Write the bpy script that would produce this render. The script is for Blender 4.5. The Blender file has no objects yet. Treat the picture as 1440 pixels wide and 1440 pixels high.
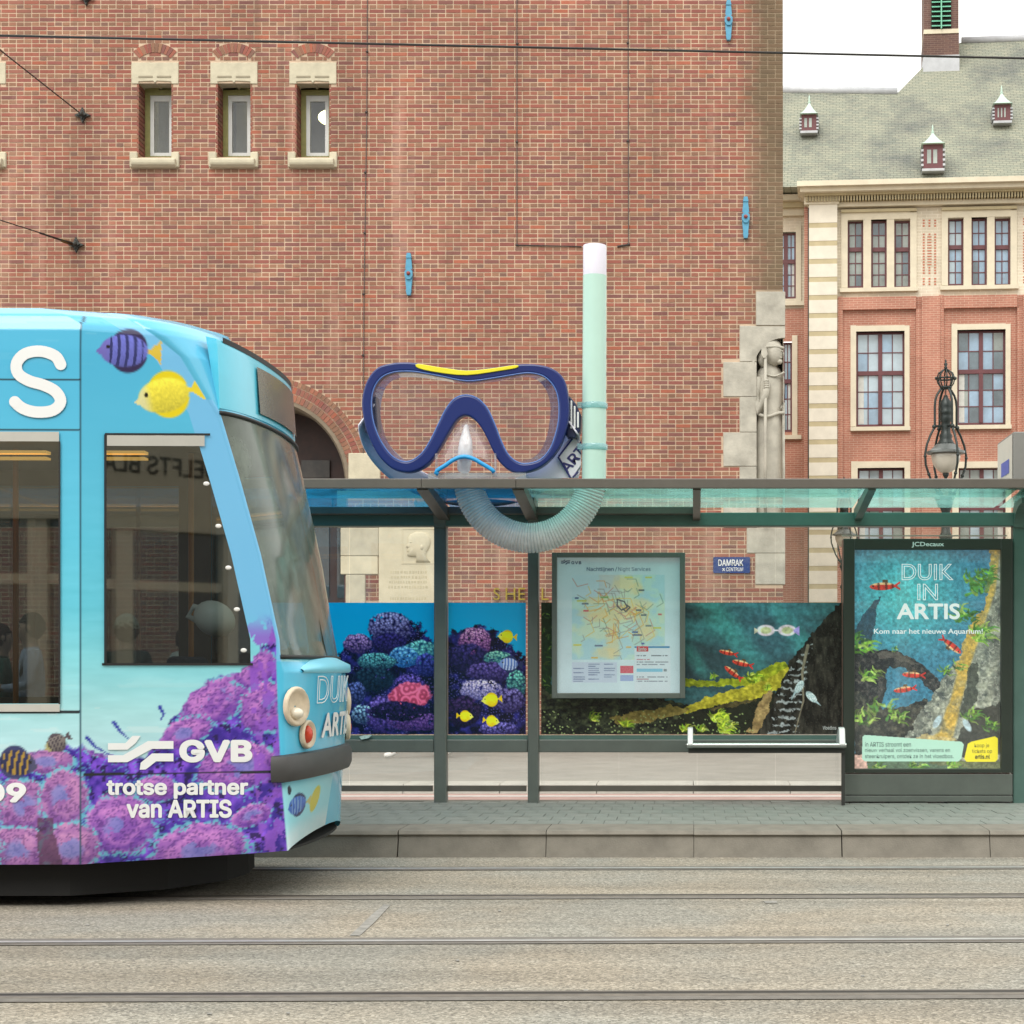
import bpy, bmesh, math, random
import numpy as np
from mathutils import Vector, Matrix

random.seed(7)
scene = bpy.context.scene
COL = scene.collection
R = math.radians

# ------------------------------------------------------------------ camera, sky, sun, exposure
F = 2509.0            # focal length in photo pixels (photo 1440 wide)
VX, VY = 975.0, 942.0 # vanishing point of the street's cross direction in the photo
H = 1.28              # camera height
cam_data = bpy.data.cameras.new("camera")
cam = bpy.data.objects.new("camera", cam_data)
COL.objects.link(cam)
cam.location = (0, 0, H)
cam.rotation_euler = (R(90), 0, 0)
cam_data.sensor_width = 36
cam_data.lens = 36 * F / 1440
cam_data.shift_x = (720 - VX) / 1440
cam_data.shift_y = (VY - 720) / 1440
cam_data.clip_start = 0.05
cam_data.clip_end = 3000
scene.camera = cam

world = bpy.data.worlds.new("World")
scene.world = world
world.use_nodes = True
wn = world.node_tree
wn.nodes.clear()
sky = wn.nodes.new("ShaderNodeTexSky")
sky.sky_type = 'NISHITA'
sky.sun_disc = False
sky.sun_elevation = R(52)
sky.sun_rotation = R(200)
sky.air_density = 1.0
sky.dust_density = 6.0
sky.ozone_density = 1.0
hs = wn.nodes.new("ShaderNodeHueSaturation")
hs.inputs['Saturation'].default_value = 0.10
# an even cloud sheet: the clear sky behind it only tints it
mixc = wn.nodes.new("ShaderNodeMix")
mixc.data_type = 'RGBA'
mixc.inputs[0].default_value = 0.80
mixc.inputs[7].default_value = (13.1, 13.1, 12.5, 1)
bg = wn.nodes.new("ShaderNodeBackground")
bg.inputs['Strength'].default_value = 0.10
wo = wn.nodes.new("ShaderNodeOutputWorld")
wn.links.new(sky.outputs[0], hs.inputs['Color'])
wn.links.new(hs.outputs[0], mixc.inputs[6])
wn.links.new(mixc.outputs[2], bg.inputs[0])
wn.links.new(bg.outputs[0], wo.inputs[0])

sun_data = bpy.data.lights.new("sun", 'SUN')
sun_data.energy = 1.3
sun_data.angle = R(35)
sun_data.color = (1.0, 0.965, 0.91)
sun = bpy.data.objects.new("sun", sun_data)
COL.objects.link(sun)
sun.location = (0, -10, 30)
sun.rotation_euler = (R(40), 0, R(-16))

scene.view_settings.view_transform = 'Standard'
scene.view_settings.look = 'None'
scene.view_settings.gamma = 1
scene.view_settings.exposure = 0.62
scene.view_settings.use_curve_mapping = False
scene.render.engine = 'CYCLES'
scene.cycles.max_bounces = 8
scene.cycles.transparent_max_bounces = 24
scene.cycles.caustics_reflective = False
scene.cycles.caustics_refractive = False

# ------------------------------------------------------------------ helpers
def P(px, py, d):
    """photo pixel at a known depth -> point"""
    return Vector(((px - VX) * d / F, d, H - (py - VY) * d / F))
def PX(px, d): return (px - VX) * d / F
def PZ(py, d): return H - (py - VY) * d / F

def lin(c):
    c = np.asarray(c, dtype=float) / 255.0
    return np.where(c <= 0.04045, c / 12.92, ((c + 0.055) / 1.055) ** 2.4)
def L4(c, k=1.0):
    v = np.clip(lin(c) * k, 0, 0.9)
    return (float(v[0]), float(v[1]), float(v[2]), 1.0)

class MB:
    """collects faces, builds ONE mesh object"""
    def __init__(s): s.v = []; s.f = []; s.c = []
    def box(s, x0, x1, y0, y1, z0, z1, back=True):
        n = len(s.v)
        s.v += [(x0,y0,z0),(x1,y0,z0),(x1,y1,z0),(x0,y1,z0),(x0,y0,z1),(x1,y0,z1),(x1,y1,z1),(x0,y1,z1)]
        fs = [(0,1,5,4),(1,2,6,5),(3,0,4,7),(4,5,6,7),(3,2,1,0)]
        if back: fs.append((2,3,7,6))
        s.f += [tuple(n+i for i in q) for q in fs]
        return s
    def rbox(s, x0, x1, y0, y1, z0, z1, r=0.01):
        """box with chamfered vertical+front edges (octagonal plan in x/z)"""
        pts = [(x0+r,z0),(x1-r,z0),(x1,z0+r),(x1,z1-r),(x1-r,z1),(x0+r,z1),(x0,z1-r),(x0,z0+r)]
        return s.prism(pts, y0, y1)
    def prism(s, pts, y0, y1):
        """polygon in x/z extruded from y0 (front) to y1"""
        n = len(s.v); k = len(pts)
        s.v += [(x, y0, z) for x, z in pts] + [(x, y1, z) for x, z in pts]
        s.f.append(tuple(range(n, n+k)))
        s.f.append(tuple(range(n+2*k-1, n+k-1, -1)))
        for i in range(k):
            j = (i+1) % k
            s.f.append((n+j, n+i, n+k+i, n+k+j))
        return s
    def prism_x(s, pts, x0, x1):
        """polygon in y/z extruded along x"""
        n = len(s.v); k = len(pts)
        s.v += [(x0, y, z) for y, z in pts] + [(x1, y, z) for y, z in pts]
        s.f.append(tuple(range(n+k-1, n-1, -1)))
        s.f.append(tuple(range(n+k, n+2*k)))
        for i in range(k):
            j = (i+1) % k
            s.f.append((n+i, n+j, n+k+j, n+k+i))
        return s
    def prism_z(s, pts, z0, z1):
        n = len(s.v); k = len(pts)
        s.v += [(x, y, z0) for x, y in pts] + [(x, y, z1) for x, y in pts]
        s.f.append(tuple(range(n+k-1, n-1, -1)))
        s.f.append(tuple(range(n+k, n+2*k)))
        for i in range(k):
            j = (i+1) % k
            s.f.append((n+i, n+j, n+k+j, n+k+i))
        return s
    def tube(s, path, r, seg=8, closed=False, cap=True):
        path = [Vector(p) for p in path]; m = len(path)
        rr = r if hasattr(r, '__len__') else [r]*m
        n = len(s.v); prev = None
        for i, p in enumerate(path):
            a = path[(i-1) % m] if (closed or i > 0) else path[i]
            b = path[(i+1) % m] if (closed or i < m-1) else path[i]
            t = (b-a).normalized()
            if prev is None:
                u = t.orthogonal().normalized()
            else:
                u = (prev - t*prev.dot(t))
                u = u.normalized() if u.length > 1e-6 else t.orthogonal().normalized()
            prev = u; w = t.cross(u)
            for k in range(seg):
                an = 2*math.pi*k/seg
                q = p + (u*math.cos(an) + w*math.sin(an))*rr[i]
                s.v.append(tuple(q))
        for i in range(m if closed else m-1):
            j = (i+1) % m
            for k in range(seg):
                l = (k+1) % seg
                s.f.append((n+i*seg+k, n+i*seg+l, n+j*seg+l, n+j*seg+k))
        if cap and not closed:
            s.f.append(tuple(n+k for k in range(seg))[::-1])
            s.f.append(tuple(n+(m-1)*seg+k for k in range(seg)))
        return s
    def lathe(s, prof, cx, cy, seg=20):
        n = len(s.v); m = len(prof)
        for r, z in prof:
            for k in range(seg):
                a = 2*math.pi*k/seg
                s.v.append((cx + r*math.cos(a), cy + r*math.sin(a), z))
        for i in range(m-1):
            for k in range(seg):
                l = (k+1) % seg
                s.f.append((n+i*seg+k, n+i*seg+l, n+(i+1)*seg+l, n+(i+1)*seg+k))
        s.f.append(tuple(n+k for k in range(seg))[::-1])
        s.f.append(tuple(n+(m-1)*seg+k for k in range(seg)))
        return s
    def ellip(s, c, r, seg=16, rings=10, rot=None):
        n = len(s.v); c = Vector(c)
        for i in range(rings+1):
            ph = math.pi*i/rings
            for k in range(seg):
                a = 2*math.pi*k/seg
                q = Vector((r[0]*math.sin(ph)*math.cos(a), r[1]*math.sin(ph)*math.sin(a), r[2]*math.cos(ph)))
                if rot: q = rot @ q
                s.v.append(tuple(c+q))
        for i in range(rings):
            for k in range(seg):
                l = (k+1) % seg
                s.f.append((n+i*seg+k, n+(i+1)*seg+k, n+(i+1)*seg+l, n+i*seg+l))
        return s
    def quad(s, a, b, c, d):
        n = len(s.v); s.v += [tuple(a), tuple(b), tuple(c), tuple(d)]; s.f.append((n,n+1,n+2,n+3)); return s
    def build(s, name, mat, parent=None, smooth=False, auto=None):
        me = bpy.data.meshes.new(name)
        me.from_pydata(s.v, [], s.f)
        me.validate()
        if mat: me.materials.append(mat)
        o = bpy.data.objects.new(name, me)
        COL.objects.link(o)
        if parent: o.parent = parent
        if smooth:
            me.polygons.foreach_set('use_smooth', [True]*len(me.polygons))
            if auto:
                try:
                    me.set_sharp_from_angle(angle=R(auto))
                except Exception: pass
        return o

def tag(o, label, cat, group=None, kind=None):
    if label: o['label'] = label
    if cat: o['category'] = cat
    if group: o['group'] = group
    if kind: o['kind'] = kind
    return o
def struct(o): o['kind'] = 'structure'; return o
def empty(name, loc=(0,0,0), rz=0, parent=None):
    o = bpy.data.objects.new(name, None); COL.objects.link(o)
    o.location = loc; o.rotation_euler = (0,0,rz); o.empty_display_size = 0.2
    if parent: o.parent = parent
    return o
def bevel(o, w=0.005, seg=2):
    m = o.modifiers.new("bevel", 'BEVEL'); m.width = w; m.segments = seg; m.limit_method = 'ANGLE'; m.angle_limit = R(40)
    return o

# ------------------------------------------------------------------ materials
MATS = {}
ALB = 0.84
def mat(name, col, rough=0.6, metal=0.0, var=0.12, scale=6.0, bump=0.0, bscale=60.0, spec=0.5, emit=None, estr=0.0, coat=0.0, trans=0.0):
    if name in MATS: return MATS[name]
    m = bpy.data.materials.new(name); m.use_nodes = True
    nt = m.node_tree; b = nt.nodes['Principled BSDF']
    b.inputs['Roughness'].default_value = rough
    b.inputs['Metallic'].default_value = metal
    b.inputs['Specular IOR Level'].default_value = spec
    b.inputs['Coat Weight'].default_value = coat
    b.inputs['Transmission Weight'].default_value = trans
    c = L4(col, ALB)
    tc = nt.nodes.new('ShaderNodeTexCoord')
    if var > 0:
        nz = nt.nodes.new('ShaderNodeTexNoise'); nz.inputs['Scale'].default_value = scale
        nz.inputs['Detail'].default_value = 6; nz.inputs['Roughness'].default_value = 0.62
        nt.links.new(tc.outputs['Object'], nz.inputs['Vector'])
        mr = nt.nodes.new('ShaderNodeMapRange')
        mr.inputs[1].default_value = 0.3; mr.inputs[2].default_value = 0.7
        mr.inputs[3].default_value = 1-var; mr.inputs[4].default_value = 1+var
        nt.links.new(nz.outputs['Fac'], mr.inputs[0])
        mx = nt.nodes.new('ShaderNodeVectorMath'); mx.operation = 'SCALE'
        mx.inputs[0].default_value = c[:3]
        nt.links.new(mr.outputs[0], mx.inputs['Scale'])
        nt.links.new(mx.outputs[0], b.inputs['Base Color'])
    else:
        b.inputs['Base Color'].default_value = c
    if bump > 0:
        n2 = nt.nodes.new('ShaderNodeTexNoise'); n2.inputs['Scale'].default_value = bscale; n2.inputs['Detail'].default_value = 4
        nt.links.new(tc.outputs['Object'], n2.inputs['Vector'])
        bp = nt.nodes.new('ShaderNodeBump'); bp.inputs['Strength'].default_value = bump; bp.inputs['Distance'].default_value = 0.01
        nt.links.new(n2.outputs['Fac'], bp.inputs['Height']); nt.links.new(bp.outputs[0], b.inputs['Normal'])
    if emit is not None:
        b.inputs['Emission Color'].default_value = L4(emit); b.inputs['Emission Strength'].default_value = estr
    MATS[name] = m
    return m

def glass(name, tint=(235,245,240), haze=0.03, hazecol=(230,235,235), refl=1.0, rough=0.02, base=0.06, glow=0.0):
    """thin pane: what lies behind shows through, with a mirror-like share and a little dust"""
    if name in MATS: return MATS[name]
    m = bpy.data.materials.new(name); m.use_nodes = True
    nt = m.node_tree; nt.nodes.clear()
    out = nt.nodes.new('ShaderNodeOutputMaterial')
    tr = nt.nodes.new('ShaderNodeBsdfTransparent'); tr.inputs[0].default_value = L4(tint, 1.05)
    gl = nt.nodes.new('ShaderNodeBsdfGlossy'); gl.inputs['Roughness'].default_value = rough
    gl.inputs[0].default_value = (refl, refl, refl, 1)
    df = nt.nodes.new('ShaderNodeBsdfDiffuse'); df.inputs[0].default_value = L4(hazecol)
    fr = nt.nodes.new('ShaderNodeLayerWeight'); fr.inputs[0].default_value = 0.5
    pw = nt.nodes.new('ShaderNodeMath'); pw.operation = 'POWER'; pw.inputs[1].default_value = 5.0
    nt.links.new(fr.outputs['Facing'], pw.inputs[0])
    m1 = nt.nodes.new('ShaderNodeMixShader'); m1.inputs[0].default_value = haze
    tcg = nt.nodes.new('ShaderNodeTexCoord'); ng = nt.nodes.new('ShaderNodeTexNoise'); ng.inputs['Scale'].default_value = 2.2; ng.inputs['Detail'].default_value = 8; ng.inputs['Roughness'].default_value = .7
    rg = nt.nodes.new('ShaderNodeMapRange'); rg.inputs[1].default_value = .3; rg.inputs[2].default_value = .72; rg.inputs[3].default_value = haze*.45; rg.inputs[4].default_value = min(haze*1.7, .97)
    nt.links.new(tcg.outputs['Object'], ng.inputs['Vector']); nt.links.new(ng.outputs['Fac'], rg.inputs[0]); nt.links.new(rg.outputs[0], m1.inputs[0])
    m2 = nt.nodes.new('ShaderNodeMixShader')
    ad = nt.nodes.new('ShaderNodeMath'); ad.operation = 'MULTIPLY_ADD'; ad.inputs[1].default_value = .7; ad.inputs[2].default_value = base
    nt.links.new(pw.outputs[0], ad.inputs[0])
    hz = df
    if glow > 0:   # milky plastic or dusty glass lets light through from behind
        tl = nt.nodes.new('ShaderNodeBsdfTranslucent'); tl.inputs[0].default_value = L4(hazecol)
        m0 = nt.nodes.new('ShaderNodeMixShader'); m0.inputs[0].default_value = glow
        nt.links.new(df.outputs[0], m0.inputs[1]); nt.links.new(tl.outputs[0], m0.inputs[2]); hz = m0
    nt.links.new(tr.outputs[0], m1.inputs[1]); nt.links.new(hz.outputs[0], m1.inputs[2])
    nt.links.new(ad.outputs[0], m2.inputs[0])
    nt.links.new(m1.outputs[0], m2.inputs[1]); nt.links.new(gl.outputs[0], m2.inputs[2])
    nt.links.new(m2.outputs[0], out.inputs[0])
    MATS[name] = m
    return m

def print_mat(name, rough=0.35, spec=0.4, coat=0.0, added_glow=0.0):
    """colour comes from the printed film's own colour attribute"""
    if name in MATS: return MATS[name]
    m = bpy.data.materials.new(name); m.use_nodes = True
    nt = m.node_tree; b = nt.nodes['Principled BSDF']
    at = nt.nodes.new('ShaderNodeAttribute'); at.attribute_name = 'ink'
    nt.links.new(at.outputs['Color'], b.inputs['Base Color'])
    b.inputs['Roughness'].default_value = rough; b.inputs['Specular IOR Level'].default_value = spec
    if added_glow > 0:   # emission added to lift a dim print
        nt.links.new(at.outputs['Color'], b.inputs['Emission Color']); b.inputs['Emission Strength'].default_value = added_glow
    b.inputs['Coat Weight'].default_value = coat; b.inputs['Coat Roughness'].default_value = 0.06
    MATS[name] = m
    return m

def ink(o, rgb, k=None):
    """rgb: n x 3 sRGB 0-255 per vertex"""
    a = o.data.color_attributes.new('ink', 'FLOAT_COLOR', 'POINT')
    c = np.ones((len(rgb), 4), dtype=np.float32); c[:, :3] = np.clip(lin(np.clip(rgb, 0, 255)) * (k or INK), 0, 0.92)
    a.data.foreach_set('color', c.ravel())
INK = 0.80

def grid_mesh(name, verts, nu, nv, matl, parent, rgb=None, smooth=False, k=None):
    """verts: (nv*nu) x 3 ordered rows of nu"""
    idx = np.arange(nu*nv).reshape(nv, nu)
    q = np.stack([idx[:-1,:-1], idx[1:,:-1], idx[1:,1:], idx[:-1,1:]], -1).reshape(-1, 4)
    return quad_mesh(name, verts, q, matl, parent, rgb, smooth, k)
def quad_mesh(name, verts, q, matl, parent, rgb=None, smooth=False, k=None):
    me = bpy.data.meshes.new(name)
    me.vertices.add(len(verts)); me.vertices.foreach_set('co', np.asarray(verts, dtype=np.float32).ravel())
    me.loops.add(q.size); me.loops.foreach_set('vertex_index', q.astype(np.int32).ravel())
    me.polygons.add(len(q)); me.polygons.foreach_set('loop_start', (np.arange(len(q))*4).astype(np.int32))
    me.update(calc_edges=True)
    if smooth: me.polygons.foreach_set('use_smooth', [True]*len(q))
    me.materials.append(matl)
    o = bpy.data.objects.new(name, me); COL.objects.link(o)
    if parent: o.parent = parent
    if rgb is not None: ink(o, rgb, k)
    return o

try:   # the sans-serif face that ships inside Blender itself
    import os
    FONT = bpy.data.fonts.load(os.path.join(bpy.utils.resource_path('LOCAL'), 'datafiles', 'fonts', 'Inter.woff2'))
except Exception:
    FONT = None
def text_geo(body, weight=0.0, outline=0.0, res=4, spacing=1.0, plain=False):
    cu = bpy.data.curves.new('t', 'FONT'); cu.body = body; cu.resolution_u = res
    if FONT and not plain: cu.font = FONT
    cu.space_character = spacing
    if outline > 0:
        cu.fill_mode = 'NONE'; cu.bevel_depth = outline; cu.bevel_resolution = 0
    o = bpy.data.objects.new('t', cu); COL.objects.link(o)
    dg = bpy.context.evaluated_depsgraph_get()
    me = bpy.data.meshes.new_from_object(o.evaluated_get(dg))
    v = np.empty(len(me.vertices)*3); me.vertices.foreach_get('co', v); v = v.reshape(-1, 3)
    f = [tuple(p.vertices) for p in me.polygons]
    bpy.data.objects.remove(o); bpy.data.curves.remove(cu); bpy.data.meshes.remove(me)
    if weight > 0:   # bolder strokes: the letter laid over itself, nudged all round
        n = len(v); vs = [v]; fs = list(f)
        for i in range(10):
            t = 2*math.pi*i/10; q = v.copy(); q[:, 0] += math.cos(t)*weight; q[:, 1] += math.sin(t)*weight; q[:, 2] -= (i+1)*.0003
            vs.append(q); fs += [tuple(j+n*(i+1) for j in g) for g in f]
        v = np.concatenate(vs); f = fs
    return v, f
def lettering(body, box, d, m, parent, place=None, weight=0.0, outline=0.0, mirror=False, name='lettering', keep=False, spacing=1.0, plain=False):
    """flat letters filling the photo box (x0,y0,x1,y1) at depth d; place(px,py)->point overrides"""
    v, f = text_geo(body, weight, outline, spacing=spacing, plain=plain)
    lo = v.min(0); hi = v.max(0)
    x0, y0, x1, y1 = box
    sx = (x1-x0)/(hi[0]-lo[0]); sy = (y1-y0)/(hi[1]-lo[1])
    if keep: sx = sy
    U = x0 + (v[:,0]-lo[0])*sx; V = y1 - (v[:,1]-lo[1])*sy
    if mirror: U = x1 + x0 - U
    b = MB()
    for i in range(len(v)):
        q = place(U[i], V[i]) if place else P(U[i], V[i], d)
        b.v.append((q[0], q[1]-v[i, 2]*min(sx, sy)*d/F, q[2]))
    b.f = f
    return b.build(name, m, parent)

# ------------------------------------------------------------------ numpy painting for printed film (photo-pixel layout of each print)
def hash2(ix, iy, s):
    h = np.sin(ix*127.1 + iy*311.7 + s*74.7)*43758.5453
    return h - np.floor(h)
def vnoise(x, y, s=0):
    ix = np.floor(x); iy = np.floor(y); fx = x-ix; fy = y-iy
    fx = fx*fx*(3-2*fx); fy = fy*fy*(3-2*fy)
    a = hash2(ix,iy,s); b = hash2(ix+1,iy,s); c = hash2(ix,iy+1,s); d = hash2(ix+1,iy+1,s)
    return (a*(1-fx)+b*fx)*(1-fy) + (c*(1-fx)+d*fx)*fy
def fbm(x, y, s=0, o=4):
    t = 0; a = 0.5; n = 0
    for i in range(o):
        t = t + a*vnoise(x*2**i, y*2**i, s+i*3.1); n += a; a *= 0.55
    return t/n
def worley(x, y, s=0):
    ix = np.floor(x); iy = np.floor(y); d = np.full(np.shape(x), 9.0)
    for dx in (-1,0,1):
        for dy in (-1,0,1):
            jx = ix+dx; jy = iy+dy
            px_ = jx + hash2(jx,jy,s+1.3); py_ = jy + hash2(jx,jy,s+7.7)
            d = np.minimum(d, np.hypot(x-px_, y-py_))
    return d
def sstep(a, b, x):
    t = np.clip((x-a)/(b-a), 0, 1); return t*t*(3-2*t)

class Paint:
    def __init__(s, U, V, base): s.U = U; s.V = V; s.C = np.tile(np.array(base, float), (len(U), 1))
    def over(s, m, col):
        col = np.asarray(col, float)
        if col.ndim == 1: col = col[None, :]
        m = np.clip(m, 0, 1)[:, None]
        s.C = s.C*(1-m) + col*m
    def mul(s, f): s.C = s.C*f[:, None]
    def ell(s, cx, cy, rx, ry, ang=0, soft=0.08, wob=0.0, seed=0, ws=0.1):
        c, n = math.cos(R(ang)), math.sin(R(ang))
        x = s.U-cx; y = s.V-cy
        a = (x*c + y*n)/rx; b = (-x*n + y*c)/ry
        r = np.hypot(a, b)
        if wob: r = r + (fbm(s.U*ws, s.V*ws, seed)-0.5)*2*wob
        return 1 - sstep(1-soft, 1+soft, r), a, b, r
    def poly(s, pts, wob=0.0, ws=0.12, seed=0):
        U = s.U; V = s.V
        if wob:
            U = U + (fbm(s.U*ws, s.V*ws, seed)-0.5)*2*wob; V = V + (fbm(s.U*ws, s.V*ws, seed+9)-0.5)*2*wob
        ins = np.zeros(len(U), bool); k = len(pts)
        for i in range(k):
            x1, y1 = pts[i]; x2, y2 = pts[(i+1) % k]
            if y1 == y2: continue
            c = ((y1 > V) != (y2 > V)) & (U < (x2-x1)*(V-y1)/(y2-y1) + x1)
            ins ^= c
        return ins.astype(float)
    def stroke(s, pts, w, taper=True):
        m = np.zeros(len(s.U)); k = len(pts)-1
        for i in range(k):
            ax, ay = pts[i]; bx, by = pts[i+1]
            dx, dy = bx-ax, by-ay; l2 = dx*dx+dy*dy + 1e-9
            t = np.clip(((s.U-ax)*dx + (s.V-ay)*dy)/l2, 0, 1)
            d = np.hypot(s.U-ax-t*dx, s.V-ay-t*dy)
            ww = w*(1-0.75*(i+t)/k) if taper else w
            m = np.maximum(m, 1 - sstep(ww*0.7, ww*1.2+0.3, d))
        return m
    def coral(s, cx, cy, rx, ry, dark, light, cell=5.0, seed=0, ang=0, rim=None):
        m, a, b, r = s.ell(cx, cy, rx, ry, ang, 0.08, 0.16, seed, 0.14)
        w = worley(s.U/cell, s.V/cell, seed)
        f = np.clip(1.15 - w*1.35, 0, 1)*np.clip(0.75 - 0.55*b - 0.12*np.abs(a), 0.05, 1.1)
        f = f*(0.65+0.7*fbm(s.U*0.3, s.V*0.3, seed+4))
        col = np.array(dark, float)[None]*(1-f[:, None]) + np.array(light, float)[None]*f[:, None]
        col = col*(.55+.9*fbm(s.U*.75, s.V*.75, seed+14, 3))[:, None]
        s.over(m*(fbm(s.U*.22, s.V*.22, seed+31) > .30), col)
        if rim is not None:
            s.over(m*sstep(0.78, 0.95, r)*(fbm(s.U*0.35, s.V*0.35, seed+2) > 0.45)*0.8, rim)
    def tang(s, cx, cy, L, ang=0, flip=1, body=(240,215,30), fin=(225,190,20), head=(240,225,120), stripes=None, tail=None):
        """deep-bodied reef fish, nose towards -x (flip=1)"""
        c, n = math.cos(R(ang)), math.sin(R(ang))
        x = ((s.U-cx)*c + (s.V-cy)*n)/L*flip; y = (-(s.U-cx)*n + (s.V-cy)*c)/L
        near = (np.abs(x) < 0.8) & (np.abs(y) < 0.7)
        bodym = 1 - sstep(0.94, 1.06, np.hypot((x+0.02)/0.40, y/0.27))
        snout = ((x < -0.26) & (np.abs(y-0.02) < (x+0.50)*0.72)).astype(float)
        finm = (1 - sstep(0.95, 1.05, np.hypot((x-0.05)/0.33, y/0.37)))*(x > -0.22)*(1-sstep(.26,.34,x)*(np.abs(y)<.1))
        tailm = ((x > 0.34) & (x < 0.60) & (np.abs(y) < 0.035 + np.clip(x-0.42, 0, 1)*0.95)).astype(float)
        s.over(finm*near, fin)
        s.over(tailm*near, tail if tail is not None else fin)
        sh = np.clip(1.06 - 0.5*np.clip(y, -0.2, 0.5) + (fbm(s.U*0.4, s.V*0.4, 5)-0.5)*0.25, 0.5, 1.2)
        s.over(np.maximum(bodym, snout)*near, np.clip(np.array(body, float)[None]*sh[:, None], 0, 255))
        s.over(np.maximum(bodym, snout)*near*(1-sstep(-0.36, -0.18, x))*0.75, head)
        if stripes is not None:
            st = (np.sin((x*1.0+y*y*0.4)*46) > 0.35)*(x > -0.26)*(x < 0.3)
            s.over(bodym*near*st*0.85, stripes)
        eye = 1 - sstep(0.8, 1.2, np.hypot((x+0.29)/0.032, (y+0.06)/0.032))
        s.over(eye*near, (25,20,15))
    def barb(s, cx, cy, L, ang=0, flip=1, body=(215,60,50)):
        c, n = math.cos(R(ang)), math.sin(R(ang))
        x = ((s.U-cx)*c + (s.V-cy)*n)/L*flip; y = (-(s.U-cx)*n + (s.V-cy)*c)/L
        near = (np.abs(x) < 0.8) & (np.abs(y) < 0.5)
        bm_ = 1 - sstep(0.9, 1.08, np.hypot((x+0.05)/0.43, y/0.13))
        tl = ((x > 0.30) & (x < 0.55) & (np.abs(y) < 0.03+np.clip(x-0.34,0,1)*0.6)&(np.abs(y) > np.clip(x-0.44,0,1)*0.8)).astype(float)
        fn = ((np.abs(x-0.05) < 0.09) & (y < 0) & (y > -0.22) & (x > -0.12-y*0.3)).astype(float)
        s.over(tl*near, (190,45,40)); s.over(fn*near, (90,70,45))
        colr = np.array(body, float)[None]*np.clip(1.0-1.2*y, 0.6, 1.3)[:, None]
        colr = np.where((y < -0.05)[:, None], np.array((225,180,130.))[None], colr)
        s.over(bm_*near, np.clip(colr, 0, 255))
        for k in (-0.18, 0.08, 0.30):
            s.over(bm_*near*(np.abs(x-k) < 0.035)*0.6, (60,25,25))
        s.over((1 - sstep(0.8, 1.2, np.hypot((x+0.36)/0.03, (y+0.02)/0.03)))*near, (20,15,15))
    def leaves(s, cx, cy, n, size, cols, seed=0, spread=1.0):
        rr = random.Random(seed)
        for i in range(n):
            a = rr.uniform(-math.pi, 0.25)
            x0 = cx + rr.uniform(-.5,.5)*size*spread; y0 = cy + rr.uniform(-.35,.35)*size*spread
            l = size*rr.uniform(0.4, 0.9)
            pts = [(x0, y0), (x0+math.cos(a)*l*.6, y0+math.sin(a)*l*.6), (x0+math.cos(a+.3)*l, y0+math.sin(a+.3)*l*.85)]
            s.over(s.stroke(pts, size*0.085)*rr.uniform(.6,1), np.array(rr.choice(cols))*rr.uniform(.5,1.05))

def film(x0, y0, x1, y1, step):
    nu = int((x1-x0)/step)+1; nv = int((y1-y0)/step)+1
    u = np.linspace(x0, x1, nu); v = np.linspace(y0, y1, nv)
    U, V = np.meshgrid(u, v)
    return U.ravel(), V.ravel(), nu, nv
def film_mesh(name, U, V, nu, nv, d, rgb, matl, parent, kink=1.25):
    ve = np.stack([(U-VX)*d/F, np.full(len(U), d), H-(V-VY)*d/F], -1)
    return grid_mesh(name, ve, nu, nv, matl, parent, rgb, k=kink)
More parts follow.
